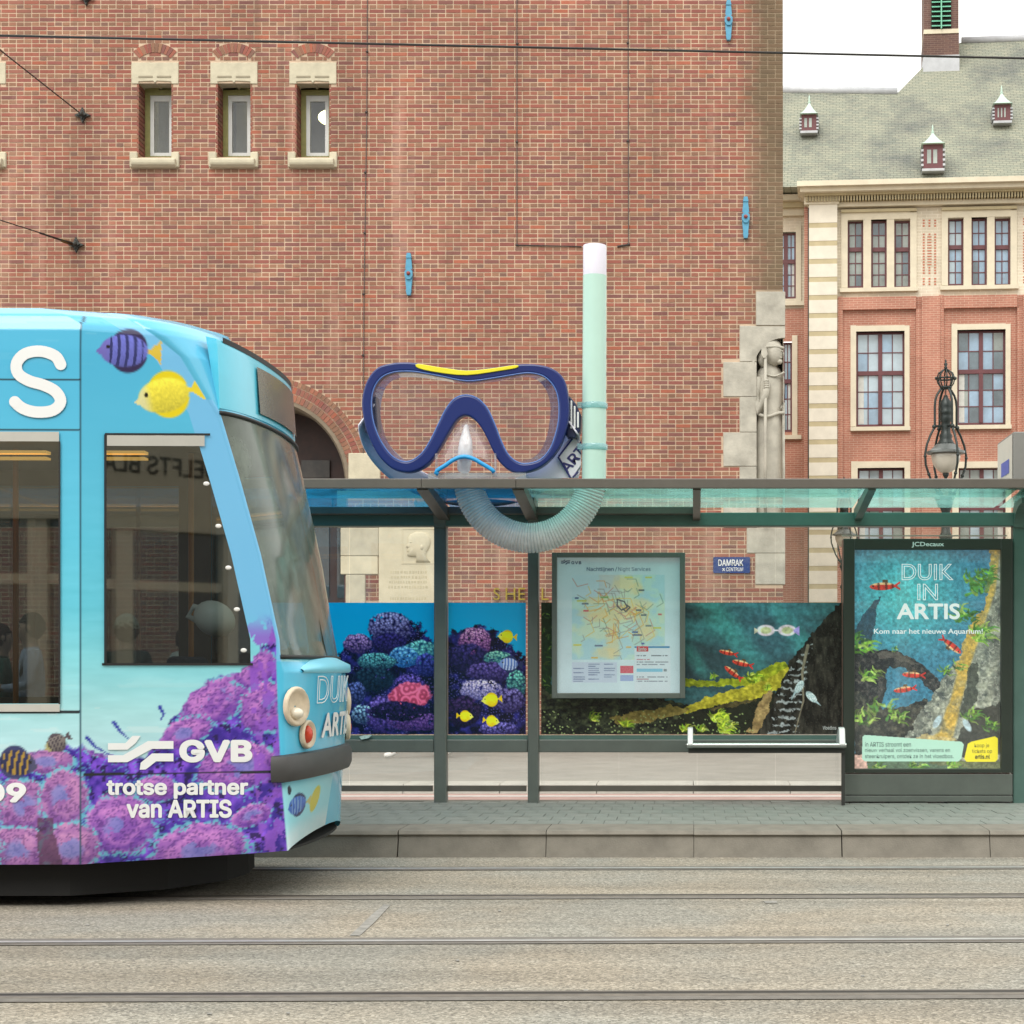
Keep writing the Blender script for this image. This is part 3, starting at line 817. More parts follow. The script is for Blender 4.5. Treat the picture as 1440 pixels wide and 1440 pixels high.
# slit windows
M_OLIVE = mat('olive_frame', (146,142,84), .55, var=.15, scale=10)
M_WHITE = mat('white_paint', (226,226,222), .45, var=.05)
M_ROOM = mat('room_plaster', (150,142,116), .9, var=.12, scale=3)
M_LAMP = mat('ceiling_lamp', (255,240,190), .5, var=0, emit=(255,236,170), estr=7.0)
M_REVEAL = mat('reveal_brick',(112,66,58),.9)
for c,x0,x1,z0,z1 in wins:
    w = empty('window', ((x0+x1)/2, 0, z0), parent=exch)
    X=lambda p: wx(p)-(x0+x1)/2
    Z=lambda p: wz(p)-z0
    hw=(x1-x0)/2; hh=z1-z0
    # lintel with two strips coloured darker as notch shade and a little drop
    lb=[(X(c-33),Z(88)),(X(c+33),Z(88)),(X(c+33),Z(118)),(X(c+23),Z(118)),(X(c+23),Z(115)),(X(c+2.5),Z(114)),(X(c),Z(117)),(X(c-2.5),Z(114)),(X(c-23),Z(115)),(X(c-23),Z(118)),(X(c-33),Z(118))]
    o=MB().prism(lb[::-1],-.010,.30).build('lintel',M_STONE,w); bevel(o,.006,1)
    for s_ in (-1,1):
        a,b_=sorted((X(c+s_*3),X(c+s_*23)))
        MB().box(a,b_,-.016,-.008,Z(109.5),Z(107)).build('notch_shade',mat('carved_shadow_stone',(160,150,128),.9,var=.15),w)
    # sill: rounded nose between two cheeks
    o=MB().prism_x([(-.11,Z(234)),(-.12,Z(231)),(-.12,Z(227)),(-.10,Z(225)),(.30,Z(221)),(.30,Z(237)),(-.06,Z(237))],X(c-31),X(c+31)).build('sill',M_STONE,w); bevel(o,.012,2)
    for s_ in (-1,1):
        a,b_=sorted((X(c+s_*24),X(c+s_*34.5)))
        o=MB().box(a,b_,-.05,.05,Z(236),Z(215)).build('sill_cheek',M_STONE,w); bevel(o,.008,1)
    # brick reveals: stacked courses on both sides
    for s_ in (-1,1):
        rb=MB(); cs=[]; k=0; z=0; xx=s_*hw
        while z<hh:
            for y0_,y1_ in (((0.0,.10),(.10,.20),(.20,.30)) if k%2 else ((0.0,.2),(.2,.30))):
                rb.box(xx-.006 if s_>0 else xx-.02, xx+.02 if s_>0 else xx+.006, y0_+.003,y1_-.005,z+.006,min(z+.056,hh)); cs.append(clay(k%2==0))
            z+=CH;k+=1
        o=rb.build('reveal',M_BRICK,w); set_clay(o,cs); o['kind']='stuff'
    # green outer frame, white casement
    g=.30; t=.075
    fr=MB(); fr.box(-hw-.0,-hw+t,g,g+.08,0,hh); fr.box(hw-t,hw,g,g+.08,0,hh); fr.box(-hw+t,hw-t,g,g+.08,hh-t,hh); fr.box(-hw+t,hw-t,g,g+.08,0,.10)
    for i in range(8): fr.box(-hw+t+i*.043,-hw+t+i*.043+.03,g-.015,g,0.0,.10)
    fr.build('frame',M_OLIVE,w)
    a,t2=hw-t,.055
    fr=MB(); fr.box(-a,-a+t2,g+.02,g+.07,.10,hh-t); fr.box(a-t2,a,g+.02,g+.07,.10,hh-t); fr.box(-a+t2,a-t2,g+.02,g+.07,hh-t-t2-.03,hh-t); fr.box(-a+t2,a-t2,g+.02,g+.07,.10,.10+t2)
    fr.build('casement',M_WHITE,w)
    MB().quad((-a+t2,g+.04,.10+t2),(a-t2,g+.04,.10+t2),(a-t2,g+.04,hh-t-t2-.03),(-a+t2,g+.04,hh-t-t2-.03)).build('pane',glass('slit_glass',(215,220,205),.06),w)
    rm=MB()
    for q in (((-1.2,2.2),(1.4,2.2)),((-1.2,.4),(-1.2,2.2)),((1.4,2.2),(1.4,.4))):
        (xa,ya),(xb,yb2)=q
        rm.quad((xa,ya,-.9),(xb,yb2,-.9),(xb,yb2,1.7),(xa,ya,1.7))
    rm.quad((-1.2,.4,1.7),(1.4,.4,1.7),(1.4,2.2,1.7),(-1.2,2.2,1.7)); rm.quad((-1.2,.4,-.9),(1.4,.4,-.9),(1.4,2.2,-.9),(-1.2,2.2,-.9))
    rm.build('room',M_ROOM,w)
    lx = {218:(-.12,1.20),329:(.0,1.12),440:(-.08,1.09)}.get(c,(-.2,1.2))
    MB().ellip((lx[0],1.7,lx[1]),(.2,.2,.05 if c==218 else .11)).build('lamp',M_LAMP,w,True)
    # relieving arch
    q=relief(c); q=(q[0]-(x0+x1)/2,q[1]-z0)
    ra=annulus(w,q,.32,.47,-.76,.76,.002,M_MORTAR,14,'relieving_arch')
    b=MB(); cs=[]; n=12
    for i in range(n):
        t0=-.75+1.5*i/n+.008; t1=-.75+1.5*(i+1)/n-.008
        pts=[(q[0]+r_*math.sin(t_),q[1]+r_*math.cos(t_)) for r_,t_ in ((.33,t0),(.33,t1),(.462,t1),(.462,t0))]
        b.prism(pts,-.007+random.uniform(-.002,.002),.02); cs.append(clay(random.random()<.4))
    o=b.build('arch_brickwork',M_BRICK,w); set_clay(o,cs)

# blue wall anchors
M_BLUE = mat('blue_anchor_paint',(84,158,190),.4,var=.14,scale=12); M_RUST = mat('rusty_red_bolt',(150,72,66),.6,var=.2,scale=20)
for (cx,y0,y1) in ((575.5,357,416),(1048.5,278,336),(1024.5,2,58)):
    a = empty('wall_anchor', (wx(cx),0,wz((y0+y1)/2)), parent=exch)
    hh=(y1-y0)/2/SW
    def hexa(zc,zt,w0,w1):  # tapered bar
        return [(-w0,zc),(w0,zc),(w1,zt),(-w1,zt)]
    b=MB(); b.prism(hexa(0,hh-.03,.056,.030),-.055,-.004); b.prism([(-w,z) for w,z in [( .056,0),(-.056,0),(-.030,-hh+.03),(.030,-hh+.03)]],-.055,-.004)
    b.prism([(-.04,hh-.07),(.04,hh-.07),(.026,hh),(-.026,hh)],-.066,-.003); b.prism([(-.04,-hh+.07),(-.026,-hh),(.026,-hh),(.04,-hh+.07)],-.066,-.003)
    b.build('anchor_bar',M_BLUE,a)
    MB().prism([(-.062+.02*abs(k),0) if False else (.06*math.cos(k*math.pi/4+.39),.085*math.sin(k*math.pi/4+.39)) for k in range(8)],-.078,-.05).build('boss',M_BLUE,a)
    MB().ellip((0,-.085,.005),(.028,.03,.028),10,8).build('bolt',M_RUST,a,True)
    MB().box(-.05,.05,-.072,-.056,.055,.068).build('band',M_RUST,a)

# conduit lines clipped to the wall
M_CAB = mat('grey_conduit',(92,82,76),.6,var=.1); M_CLIP=mat('clip_iron',(58,50,46),.6,var=.1)
def conduit(pts, clips):
    c = MB().tube([(wx(x),-.012,wz(y)) for x,y in pts],.0065,6).build('conduit',M_CAB,exch)
    for x,y in clips: MB().ellip((wx(x),-.016,wz(y)),(.022,.014,.018),8,6).build('clip',M_CLIP,c,True)
conduit([(517,-60),(516,160),(512,420),(511,640)],[(516.5,73),(515.5,158),(514,243),(513,328),(511.5,414),(511,500),(511,590)])
conduit([(727,-60),(727,345)],[(727.5,62),(727,200),(727,345)])
conduit([(883,-60),(884,344)],[(883,61),(883,199),(884,344)])
MB().tube([(wx(868),-.012,wz(347)),(wx(886),-.012,wz(344))],.014,6).build('conduit',M_CLIP,exch)
MB().tube([(wx(727),-.012,wz(345)),(wx(818),-.012,wz(347))],.008,6).build('conduit',M_CLIP,exch)

# ---- corner statue in its stepped stone niche
nb = empty('statue_niche', (0,0,0), parent=exch)
for (a,b_,c,d_) in niche_blocks:
    if 458<=c<742:
        o=MB().box(wx(a)+.002,wx(1064),-.014,.3,wz(d_)+.003,wz(c)-.003)
    else:
        o=MB().box(wx(a)+.002,wx(b_)+.012,-.014,.3,wz(d_)+.003,wz(c)-.003)
    bevel(o.build('stone_block',M_GSTONE,nb),.006,1)
# hollow behind the figure, with curved hood
b=MB(); pts=[]
for i in range(15):
    t=math.pi*(.5+.5*i/14)
    pts.append((wx(1104)+ (45/SW)*math.cos(t)*.98, wz(520)+ (45/SW)*math.sin(t)*1.0))
hood=[(wx(1063.5),wz(458.6)),(wx(1104),wz(458.6))]+pts[0:]
b.prism([(wx(1058),wz(459)),(wx(1058),wz(520))]+pts[::-1]+[(wx(1104.2),wz(459))],-.016,.10)
b.build('hood_stone',M_GSTONE,nb)
MB().box(wx(1060),wx(1103.5),.34,.42,wz(742),wz(459)).build('hollow_back',M_GSTONE,nb)
MB().box(wx(1057.5),wx(1060),.0,.34,wz(742),wz(459)).build('hollow_side',M_GSTONE,nb)
# the figure: body lofted from rings (px half widths), seen frontal, head turned right
st = empty('stone_figure', (0,0,0), parent=nb)
cxp=1083
rings_=[(742,20,.13),(700,20.5,.14),(660,21.5,.16),(625,21.5,.17),(600,21,.18),(585,19.5,.18),(560,20.5,.19),(540,21.5,.19),(527,20.5,.17),(518,16,.14),(511,11,.10),(503,8,.085)]
b=MB(); seg=20
for y,hw,dp in rings_:
    for k in range(seg):
        t=2*math.pi*k/seg
        fold=1+.05*math.sin(t*9+ y*.02)*(1 if y>590 else .3)
        b.v.append((wx(cxp)+hw/SW*math.cos(t)*fold, .06+dp*1.0*math.sin(t)*fold, wz(y)))
for i in range(len(rings_)-1):
    for k in range(seg):
        l=(k+1)%seg; b.f.append((i*seg+k,i*seg+l,(i+1)*seg+l,(i+1)*seg+k))
b.build('body',M_GSTONE,nb,True)
hd=MB()
hd.ellip((wx(1089),-.03,wz(496)),(13.5/SW,.16,17.5/SW),18,12)
for ex in (1091,1099.5): hd.ellip((wx(ex),-.155+.03*(ex>1095),wz(494)),(2.2/SW,.03,1.2/SW),8,6)
hd.ellip((wx(1100),-.06,wz(497)),(3.2/SW,.05,4.2/SW),8,6)       # nose
hd.ellip((wx(1096),-.09,wz(508)),(5/SW,.06,4/SW),8,6)         # chin
hd.ellip((wx(1094),-.11,wz(489.5)),(7/SW,.05,2.2/SW),8,6)     # brow
hd.ellip((wx(1097),-.11,wz(503)),(3.2/SW,.045,1.4/SW),8,6)    # mouth
hd.build('head',M_GSTONE,nb,True)
hl=MB(); hl.ellip((wx(1085),.02,wz(490)),(17/SW,.19,16.5/SW),18,12)
hl.tube([(wx(1072+30*k/8),-.115-.05*math.sin(k/8*3.1),wz(489.5-1.5*math.sin(k/8*3.1))) for k in range(9)],.02,6)
hl.prism([(wx(1070),wz(482)),(wx(1078),wz(474.5)),(wx(1090),wz(472)),(wx(1100),wz(476)),(wx(1098),wz(480)),(wx(1080),wz(481))][::-1],.0,.05)
hl.tube([(wx(1072),-.05,wz(495)),(wx(1070),-.03,wz(506)),(wx(1074),-.02,wz(514))],[.05,.05,.035],8)
hl.build('helmet',M_GSTONE,nb,True)
MB().tube([(wx(1066),-.04,wz(530)),(wx(1062),-.05,wz(556)),(wx(1068),-.12,wz(580)),(wx(1076),-.19,wz(556)),(wx(1079),-.19,wz(540))],[.075,.07,.06,.05,.045],10).build('arm',M_GSTONE,nb,True)
hnd=MB()
for i in range(4): hnd.tube([(wx(1080.5+i*.3),-.22,wz(537+i*3)),(wx(1077),-.235,wz(536.5+i*3)),(wx(1074),-.215,wz(538+i*3))],.016,6)
hnd.ellip((wx(1080),-.19,wz(541)),(.035,.035,.06),8,6); hnd.build('hand',M_GSTONE,nb,True)
MB().tube([(wx(1076),-.2,wz(740)),(wx(1076),-.2,wz(500))],.022,8).build('spear_shaft',M_GSTONE,nb,True)
MB().prism([(wx(1070),wz(500)),(wx(1070.5),wz(492)),(wx(1074),wz(484)),(wx(1077.5),wz(492)),(wx(1079),wz(500)),(wx(1076),wz(505)),(wx(1073),wz(505))][::-1],-.23,-.18).build('spear_head',M_GSTONE,nb)
MB().tube([(wx(1097),-.14,wz(575)),(wx(1102),-.10,wz(566)),(wx(1102),-.12,wz(740))],.018,8).build('sword',M_GSTONE,nb,True)
MB().tube([(wx(1068)+i*.0+ (wx(1103)-wx(1068))*i/6, -.13-.02*math.sin(i), wz(583+3*math.sin(i*.9))) for i in range(7)],.022,8).build('belt',M_GSTONE,nb,True)
MB().tube([(wx(1074)+ (wx(1103)-wx(1074))*i/6, -.12, wz(524+5*math.sin(i*.55))) for i in range(7)],.014,8).build('cape_hem',M_GSTONE,nb,True)
bpy.data.objects.remove(st)
for o in nb.children:
    if o.name.split('.')[0] in ('body','head','helmet','arm','hand','spear_shaft','spear_head','sword','belt','cape_hem'): o.location.y+=.12

# ---- entrance stonework, portrait plaque
sw_ = empty('entrance_stonework',(0,0,0),parent=exch)
for i,(a,b_,c,d_) in enumerate(plaque):
    if i==4: continue
    bevel(MB().box(wx(a)+.002,wx(b_)-.002,-.02,.1,wz(d_)+.003,wz(c)-.003).build('stone_block',random.choice((M_STONE,M_STONE2)),sw_),.008,1)
pq = MB().box(wx(533),wx(614),-.03,.1,wz(905),wz(690)).build('portrait_plaque',M_STONE2,exch); bevel(pq,.01,2)
fr=MB()
for a,b_,c,d_ in ((565.5,567,743,793),(611,612.5,743,793),(567,611,743,744.2),(567,611,791.8,793)): fr.box(wx(a),wx(b_),-.037,-.028,wz(d_),wz(c))
fr.build('recess_edge',M_STONE2,pq)
# low-relief profile head facing left
prof=[(594,748),(602,750),(606,757),(606,766),(603,772),(600,777),(600,783),(606,791),(586,791),(587,785),(585,783),(578,783),(573.5,782),(573,779),(575,777),(573,775.5),(573.5,773),(575,771),(571.5,769),(571.5,767.5),(575,761.5),(574,758),(577,752),(585,748)]
cxr,cyr=588,767
b=MB(); n=len(prof)
for k,(s_,y) in enumerate(((1.0,-.030),(.97,-.048),(.86,-.062),(.6,-.072),(.25,-.076))):
    for x,yy in prof: b.v.append((wx(cxr+(x-cxr)*s_),y,wz(cyr+(yy-cyr)*s_)))
for k in range(4):
    for i in range(n):
        j=(i+1)%n; b.f.append((k*n+j,k*n+i,(k+1)*n+i,(k+1)*n+j))
b.f.append(tuple(range(4*n,5*n))[::-1])
b.ellip((wx(594),-.075,wz(770)),(.025,.012,.035),8,6); b.ellip((wx(579),-.068,wz(763)),(.02,.012,.008),8,6)
b.build('carved_head',M_STONE2,pq,True,50)
wl=MB()
for yy in (803,810,817,824,840):   # worn, unreadable carved lines
    x=546+random.uniform(0,4)
    while x<600:
        w_=random.uniform(1.2,3.2); wl.box(wx(x),wx(x+w_),-.0325,-.028,wz(yy+random.uniform(3,4)),wz(yy)); x+=w_+random.uniform(.8,2.4)
wl.build('worn_inscription',mat('worn_lettering',(206,196,166),.9,var=.1),pq)

M_GOLD=mat('gilt_letter',(196,170,70),.35,.6,var=.1)
for ch,x0 in (('S',694.5),('H',711.5),('E',729.5),('L',746),('L',762)):
    v,f=text_geo(ch,0,plain=True); lo=v.min(0);hi=v.max(0)
    b=MB(); s_=17/SW/(hi[1]-lo[1])
    k=len(v)
    for dy in (-.06,-.02):
        for q in v: b.v.append((wx(x0)+(q[0]-lo[0])*s_*.95,dy,wz(844)+(q[1]-lo[1])*s_))
    b.f=list(f)+[tuple(i+k for i in q[::-1]) for q in f]
    ed={}
    for q in f:
        for i in range(len(q)):
            e=(q[i],q[(i+1)%len(q)]); ed[e]=1
    for (a,c) in list(ed):
        if (c,a) not in ed: b.f.append((c,a,a+k,c+k))
    b.build('gilt_letter',M_GOLD,exch)

# street name plate
sg = MB().rbox(wx(1003),wx(1054.5),-.03,-.006,wz(806),wz(783.5),.012).build('street_sign',mat('blue_enamel',(40,62,130),.25,var=.05),None)
sg.location=(0,DW,0)
tag(sg,'small blue enamel street name plate with white letters on the brick wall','sign')
MW=mat('white_enamel',(235,238,240),.4,var=0)
lettering('DAMRAK',(1010,787,1045,796),DW,MW,sg,place=lambda u,v:(wx(u),-.033,wz(v)),weight=.02)
lettering('CENTRUM',(1021,798,1045,803.5),DW,MW,sg,place=lambda u,v:(wx(u),-.033,wz(v)),weight=.01)
lettering('x',(1015.5,799,1019.5,803),DW,MW,sg,place=lambda u,v:(wx(u),-.033,wz(v)),weight=.02)

# span wires with their wall rosettes
M_IRON=mat('dark_iron',(52,54,50),.55,var=.2,scale=15); M_WIRE=mat('wire',(44,42,40),.5,var=0)
def rosette_wire(cx,cy,to,label,turn=0,fit=False):
    t=empty('span_wire',(wx(cx),DW,wz(cy)))
    tag(t,label,'span wire','span wires anchored on the brick wall')
    b=MB(); pts=[]
    for k in range(16):
        a=2*math.pi*k/16; r=(.115 if k%4==0 else (.05 if k%4==2 else .066))
        pts.append((r*math.sin(a),r*math.cos(a)))
    b.prism(pts,-.05,-.006); b.prism([(x*.6,z*.6) for x,z in pts],-.085,-.05); b.ellip((0,-.09,0),(.032,.05,.032),10,8)
    b.build('rosette',M_IRON,t,True,35)
    e=Vector(to)-Vector((wx(cx),DW,wz(cy)))
    MB().tube([(0,-.1,0),tuple(e*.5+Vector((0,0,-.02))),tuple(e)],.009,6).build('wire',M_WIRE,t)
    if fit:
        n=e.normalized()
        MB().tube([tuple(n*.12),tuple(n*.3)],.028,8).build('insulator',mat('brass_fitting',(120,96,60),.4,.7,var=.1),t,True)
        MB().tube([tuple(n*.32),tuple(n*.75)],.014,8).build('turnbuckle',M_IRON,t,True)
rosette_wire(117,163,P(-260,-140,21),'thin span wire on an iron rosette beside the slit windows')
rosette_wire(108,345,P(-300,208,21),'span wire with brass insulator and turnbuckle just above the tram roof',fit=True)
rosette_wire(122,-2,P(-300,-260,20),'span wire rosette high above the other two rosettes')

# contact wire
o=MB().tube([P(-1500,18,10.45),P(0,50,10.55),P(720,66,10.72),P(1440,82,10.9),P(2600,108,11.2)],.0068,6).build('overhead_wire',M_WIRE)
tag(o,'black tram contact wire crossing the whole street high above the track','overhead wire')
# ================================================================== DEPARTMENT-STORE-LIKE BUILDING BEHIND
TH=R(5.0); K0=(1131-VX)/F; D0=52.0; FX0=K0*D0
def fu(px):
    k=(px-VX)/F; return (D0*k-FX0)/(math.cos(TH)+k*math.sin(TH))
def fz(px,py): return H-(py-VY)*(D0-fu(px)*math.sin(TH))/F
fb=empty('corner_building',(FX0,D0,0),-TH)
tag(fb,'cream and red brick building with striped pilaster and green slate roof','building')
def brickwork(name,c1,c2,mort,scale=1.0):
    m=bpy.data.materials.new(name); m.use_nodes=True; nt=m.node_tree; b=nt.nodes['Principled BSDF']; N=nt.nodes.new
    tc=N('ShaderNodeTexCoord'); mp=N('ShaderNodeMapping'); mp.inputs['Rotation'].default_value=(R(90),0,0)
    sp=N('ShaderNodeSeparateXYZ'); cb=N('ShaderNodeCombineXYZ')
    nt.links.new(tc.outputs['Object'],sp.inputs[0]); nt.links.new(sp.outputs[0],cb.inputs[0]); nt.links.new(sp.outputs[2],cb.inputs[1])
    br=N('ShaderNodeTexBrick'); br.inputs['Scale'].default_value=1.0
    br.inputs['Brick Width'].default_value=.22*scale; br.inputs['Row Height'].default_value=.065*scale; br.inputs['Mortar Size'].default_value=.006*scale
    br.inputs['Color1'].default_value=L4(c1,.92); br.inputs['Color2'].default_value=L4(c2,.92); br.inputs['Mortar'].default_value=L4(mort)
    nt.links.new(cb.outputs[0],br.inputs['Vector'])
    nz=N('ShaderNodeTexNoise'); nz.inputs['Scale'].default_value=1.2; nz.inputs['Detail'].default_value=6; nt.links.new(tc.outputs['Object'],nz.inputs['Vector'])
    mr=N('ShaderNodeMapRange'); mr.inputs[1].default_value=.3; mr.inputs[2].default_value=.7; mr.inputs[3].default_value=.84; mr.inputs[4].default_value=1.14; nt.links.new(nz.outputs['Fac'],mr.inputs[0])
    sc=N('ShaderNodeVectorMath'); sc.operation='SCALE'; nt.links.new(br.outputs['Color'],sc.inputs[0]); nt.links.new(mr.outputs[0],sc.inputs['Scale'])
    nt.links.new(sc.outputs[0],b.inputs['Base Color']); b.inputs['Roughness'].default_value=.88; b.inputs['Specular IOR Level'].default_value=.2
    bp=N('ShaderNodeBump'); bp.inputs['Strength'].default_value=.5; bp.inputs['Distance'].default_value=.01; bp.invert=True
    nt.links.new(br.outputs['Fac'],bp.inputs['Height']); nt.links.new(bp.outputs[0],b.inputs['Normal'])
    return m
M_RB=brickwork('red_brickwork',(180,125,106),(170,117,99),(192,160,142))
M_CB=brickwork('cream_brickwork',(214,202,182),(206,194,172),(220,210,192),1.4)
M_CR=mat('cream_stone',(222,211,188),.85,var=.08,scale=3,bump=.2,bscale=30,spec=.2)
M_TAN=mat('tan_stone',(194,180,146),.85,var=.10,scale=3,spec=.2)
M_WHS=mat('white_stone',(228,220,204),.85,var=.07,scale=3,spec=.2)
M_MAR=mat('maroon_frame',(104,56,60),.5,var=.12,scale=6)
def fbox(px0,px1,py0,py1,y0,y1,m,name,par=fb):
    pc=(px0+px1)/2
    return MB().box(fu(px0),fu(px1),y0,y1,fz(pc,py1),fz(pc,py0)).build(name,m,par)
UR=fu(1700)
def wall_holes(u0,u1,z0,z1,hs,y,m,name):
    xs=sorted(set([u0,u1]+[h[i] for h in hs for i in (0,1) if u0<h[i]<u1])); zs=sorted(set([z0,z1]+[h[i] for h in hs for i in (2,3) if z0<h[i]<z1]))
    b=MB()
    for i in range(len(xs)-1):
        for j in range(len(zs)-1):
            cx,cz=(xs[i]+xs[i+1])/2,(zs[j]+zs[j+1])/2
            if any(h[0]<cx<h[1] and h[2]<cz<h[3] for h in hs): continue
            b.quad((xs[i],y,zs[j]),(xs[i+1],y,zs[j]),(xs[i+1],y,zs[j+1]),(xs[i],y,zs[j+1]))
    for h in hs:   # reveals
        for (xa,za,xb,zb) in ((h[0],h[2],h[0],h[3]),(h[1],h[3],h[1],h[2]),(h[0],h[3],h[1],h[3]),(h[1],h[2],h[0],h[2])):
            b.quad((xa,y,za),(xb,y,zb),(xb,y+.45,zb),(xa,y+.45,za))
    return b.build(name,m,fb)
def fr(px0,px1,py0,py1):
    pc=(px0+px1)/2; return (fu(px0),fu(px1),fz(pc,py1),fz(pc,py0))
upper=[]; lower=[]; low2=[]
for k in range(3):
    o_=k*144
    for a,b_ in ((1192,1214),(1225,1247),(1257.5,1280)):
        upper.append(fr(a+o_-(k*3),b_+o_-(k*3),309-3.2*k,405-3.2*k))
    lower.append(fr(1204+o_-k*2,1272+o_-k*2,466-2.3*k,600-2.3*k)); low2.append(fr(1206+o_-k*2,1272+o_-k*2,658-1*k,790-k))
zsplit=fz(1290,417); ztop=fz(1290,292)
wall_holes(fu(1176),UR,zsplit,ztop,upper,0,M_CB,'upper_wall')
wall_holes(fu(1176),UR,0,zsplit,lower+low2,0,M_RB,'lower_wall')
MB().quad((fu(1131),16,0),(UR,16,0),(UR,16,ztop),(fu(1131),16,ztop)).build('back_wall',M_RB,fb)
# glass of far windows: sky reflection painted into the pane colours
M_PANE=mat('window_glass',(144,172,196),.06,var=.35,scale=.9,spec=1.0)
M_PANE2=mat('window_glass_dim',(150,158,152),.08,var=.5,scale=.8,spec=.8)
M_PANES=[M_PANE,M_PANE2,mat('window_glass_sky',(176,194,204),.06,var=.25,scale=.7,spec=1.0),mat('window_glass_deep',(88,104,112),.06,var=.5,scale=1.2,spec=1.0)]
M_CURT=mat('pale_curtain',(206,206,200),.9,var=.12,scale=5)
def casement(h,cols,rows,split,m,ext=False):
    pal=random.choice(([m,m,M_PANES[2]],[m,M_PANES[1],M_PANES[3]],[m,m,M_PANES[3]],[m,M_PANES[2],M_PANES[2]]))
    x0,x1,z0,z1=h
    w=empty('window',(x0,0,z0),parent=fb); W=x1-x0; Z=z1-z0
    t=.055; y=.16; b=MB()
    b.box(0,t,y,y+.12,0,Z); b.box(W-t,W,y,y+.12,0,Z); b.box(t,W-t,y,y+.12,Z-t,Z); b.box(t,W-t,y,y+.12,0,t*1.6)
    zs_=Z*split; b.box(t,W-t,y-.03,y+.12,zs_-.06,zs_+.06)
    if cols==2: b.box(W/2-.06,W/2+.06,y-.025,y+.12,t*1.6,zs_-.06); b.box(W/2-.06,W/2+.06,y-.025,y+.12,zs_+.06,Z-t)
    b.build('frame',M_MAR,w)
    # glazing bars + panes
    for (za,zb,n) in ((t*1.6,zs_-.06,rows[0]),(zs_+.06,Z-t,rows[1])):
        segs=[(t,W/2-.06),(W/2+.06,W-t)] if cols==2 else [(t,W-t)]
        for xa,xb in segs:
            g=MB(); xm=(xa+xb)/2; g.box(xm-.014,xm+.014,y+.02,y+.055,za,zb)
            for i in range(1,n): zz=za+(zb-za)*i/n; g.box(xa,xm-.014,y+.02,y+.055,zz-.013,zz+.013); g.box(xm+.014,xb,y+.02,y+.055,zz-.013,zz+.013)
            g.build('glazing_bar',M_MAR,w)
            for i in range(n):
                for (xp,xq) in ((xa,xm-.014),(xm+.014,xb)):
                    tl=random.uniform(-.006,.006)
                    zz0=za+(zb-za)*i/n+.005; zz1=za+(zb-za)*(i+1)/n-.005
                    MB().quad((xp,y+.04+tl,zz0),(xq,y+.04-tl,zz0),(xq,y+.04-tl,zz1),(xp,y+.04+tl,zz1)).build('pane',random.choice(pal),w)
    if cols==2 and random.random()<.8:   # curtain drawn to one side, pressed to the glass
        xa=t if random.random()<.5 else W-t-W*.12
        MB().box(xa+.01,xa+W*.12,y+.032,y+.036,t*1.6+.02,zs_-.07).build('curtain',M_CURT,w)
    return w
for i,h in enumerate(upper): casement(h,1,(3,2),.58,M_PANE2 if i<3 else M_PANE)
for h in lower: casement(h,2,(3,2),.57,M_PANE)
for h in low2: casement(h,2,(3,2),.57,M_PANE2)
for k in range(3):
    o_=k*144; a=o_-k*3
    # cream surrounds of the triple lights
    dy=-3.2*k
    for q in ((1183,1192,299,405),(1214,1225,309,405),(1247,1257.5,309,405),(1280,1289,299,405),(1192,1280,299,309)):
        fbox(q[0]+a,q[1]+a,q[2]+dy,q[3]+dy,-.05,.15,M_CR,'stone_surround')
    fbox(1181+a,1291+a,405.5+dy,411+dy,-.14,.1,M_CR,'sill')
    fbox(1183+a,1289+a,295+dy,299+dy,-.12,.1,M_TAN,'hood_mould')
    a=o_-k*2; dy=-2.3*k
    for q in ((1196,1204,458,600),(1272,1279,458,600),(1204,1272,458,466)):
        fbox(q[0]+a,q[1]+a,q[2]+dy,q[3]+dy,-.05,.18,M_CR,'stone_surround')
    fbox(1196+a,1280+a,600.5+dy,606+dy,-.12,.1,M_CR,'sill')
    for q in ((1197,1206,649,790),(1272,1280,649,790),(1206,1272,649,658)):
        fbox(q[0]+a,q[1]+a,q[2],q[3],-.05,.18,M_CR,'stone_surround')
    # projecting brick strips that frame the bay
    for q in ((1178,1185,418,790),(1288,1296,436,790),(1296,1322,418,790) if k<2 else (1296,1312,418,790)):
        fbox(q[0]+a,q[1]+a,q[2]+dy,q[3]+dy,-.16 if q[1]-q[0]>10 else -.10,.02,M_RB,'brick_pier')
    fbox(1185+a,1288+a,418.5+dy,436+dy,-.13,.02,M_RB,'brick_head')
    # red patterned panel between the triple lights
    pn=MB()
    for r_ in range(24):
        py=309+r_*3.9+dy
        if r_ in (3,4,20): continue
        for cx_ in ((1299,),(1307,),(1315,)):
            cx2=cx_[0]+o_-k*3
            if 5<r_<17 and cx_[0]==1307: pn.box(fu(cx2-3),fu(cx2+3),-.012,.01,fz(cx2,py+1.3),fz(cx2,py))
            elif r_%1==0 and (r_<3 or r_>=5): pn.box(fu(cx2-1.3),fu(cx2+1.3),-.012,.01,fz(cx2,py+2),fz(cx2,py))
    pn.build('brick_inlay',mat('red_inlay',(196,118,92),.85,var=.15,scale=5),fb)['kind']='stuff'
# striped corner pilaster: stone after stone
y=290.0; tops=[316.8+25.25*i for i in range(28)]
for i in range(28):
    c0=tops[i-1]+7 if i else 291
    fbox(1138,1177.5,c0,tops[i],-.30,.3,M_WHS,'pilaster_stone'); fbox(1138,1177.5,tops[i],tops[i]+7,-.29,.3,M_TAN,'pilaster_stone')
fbox(1131,1138,292,1006,-.05,.3,M_RB,'quoin_return')
fbox(1136.2,1138,292,1006,-.16,-.05,mat('downpipe',(70,62,58),.6,var=.1),'downpipe')
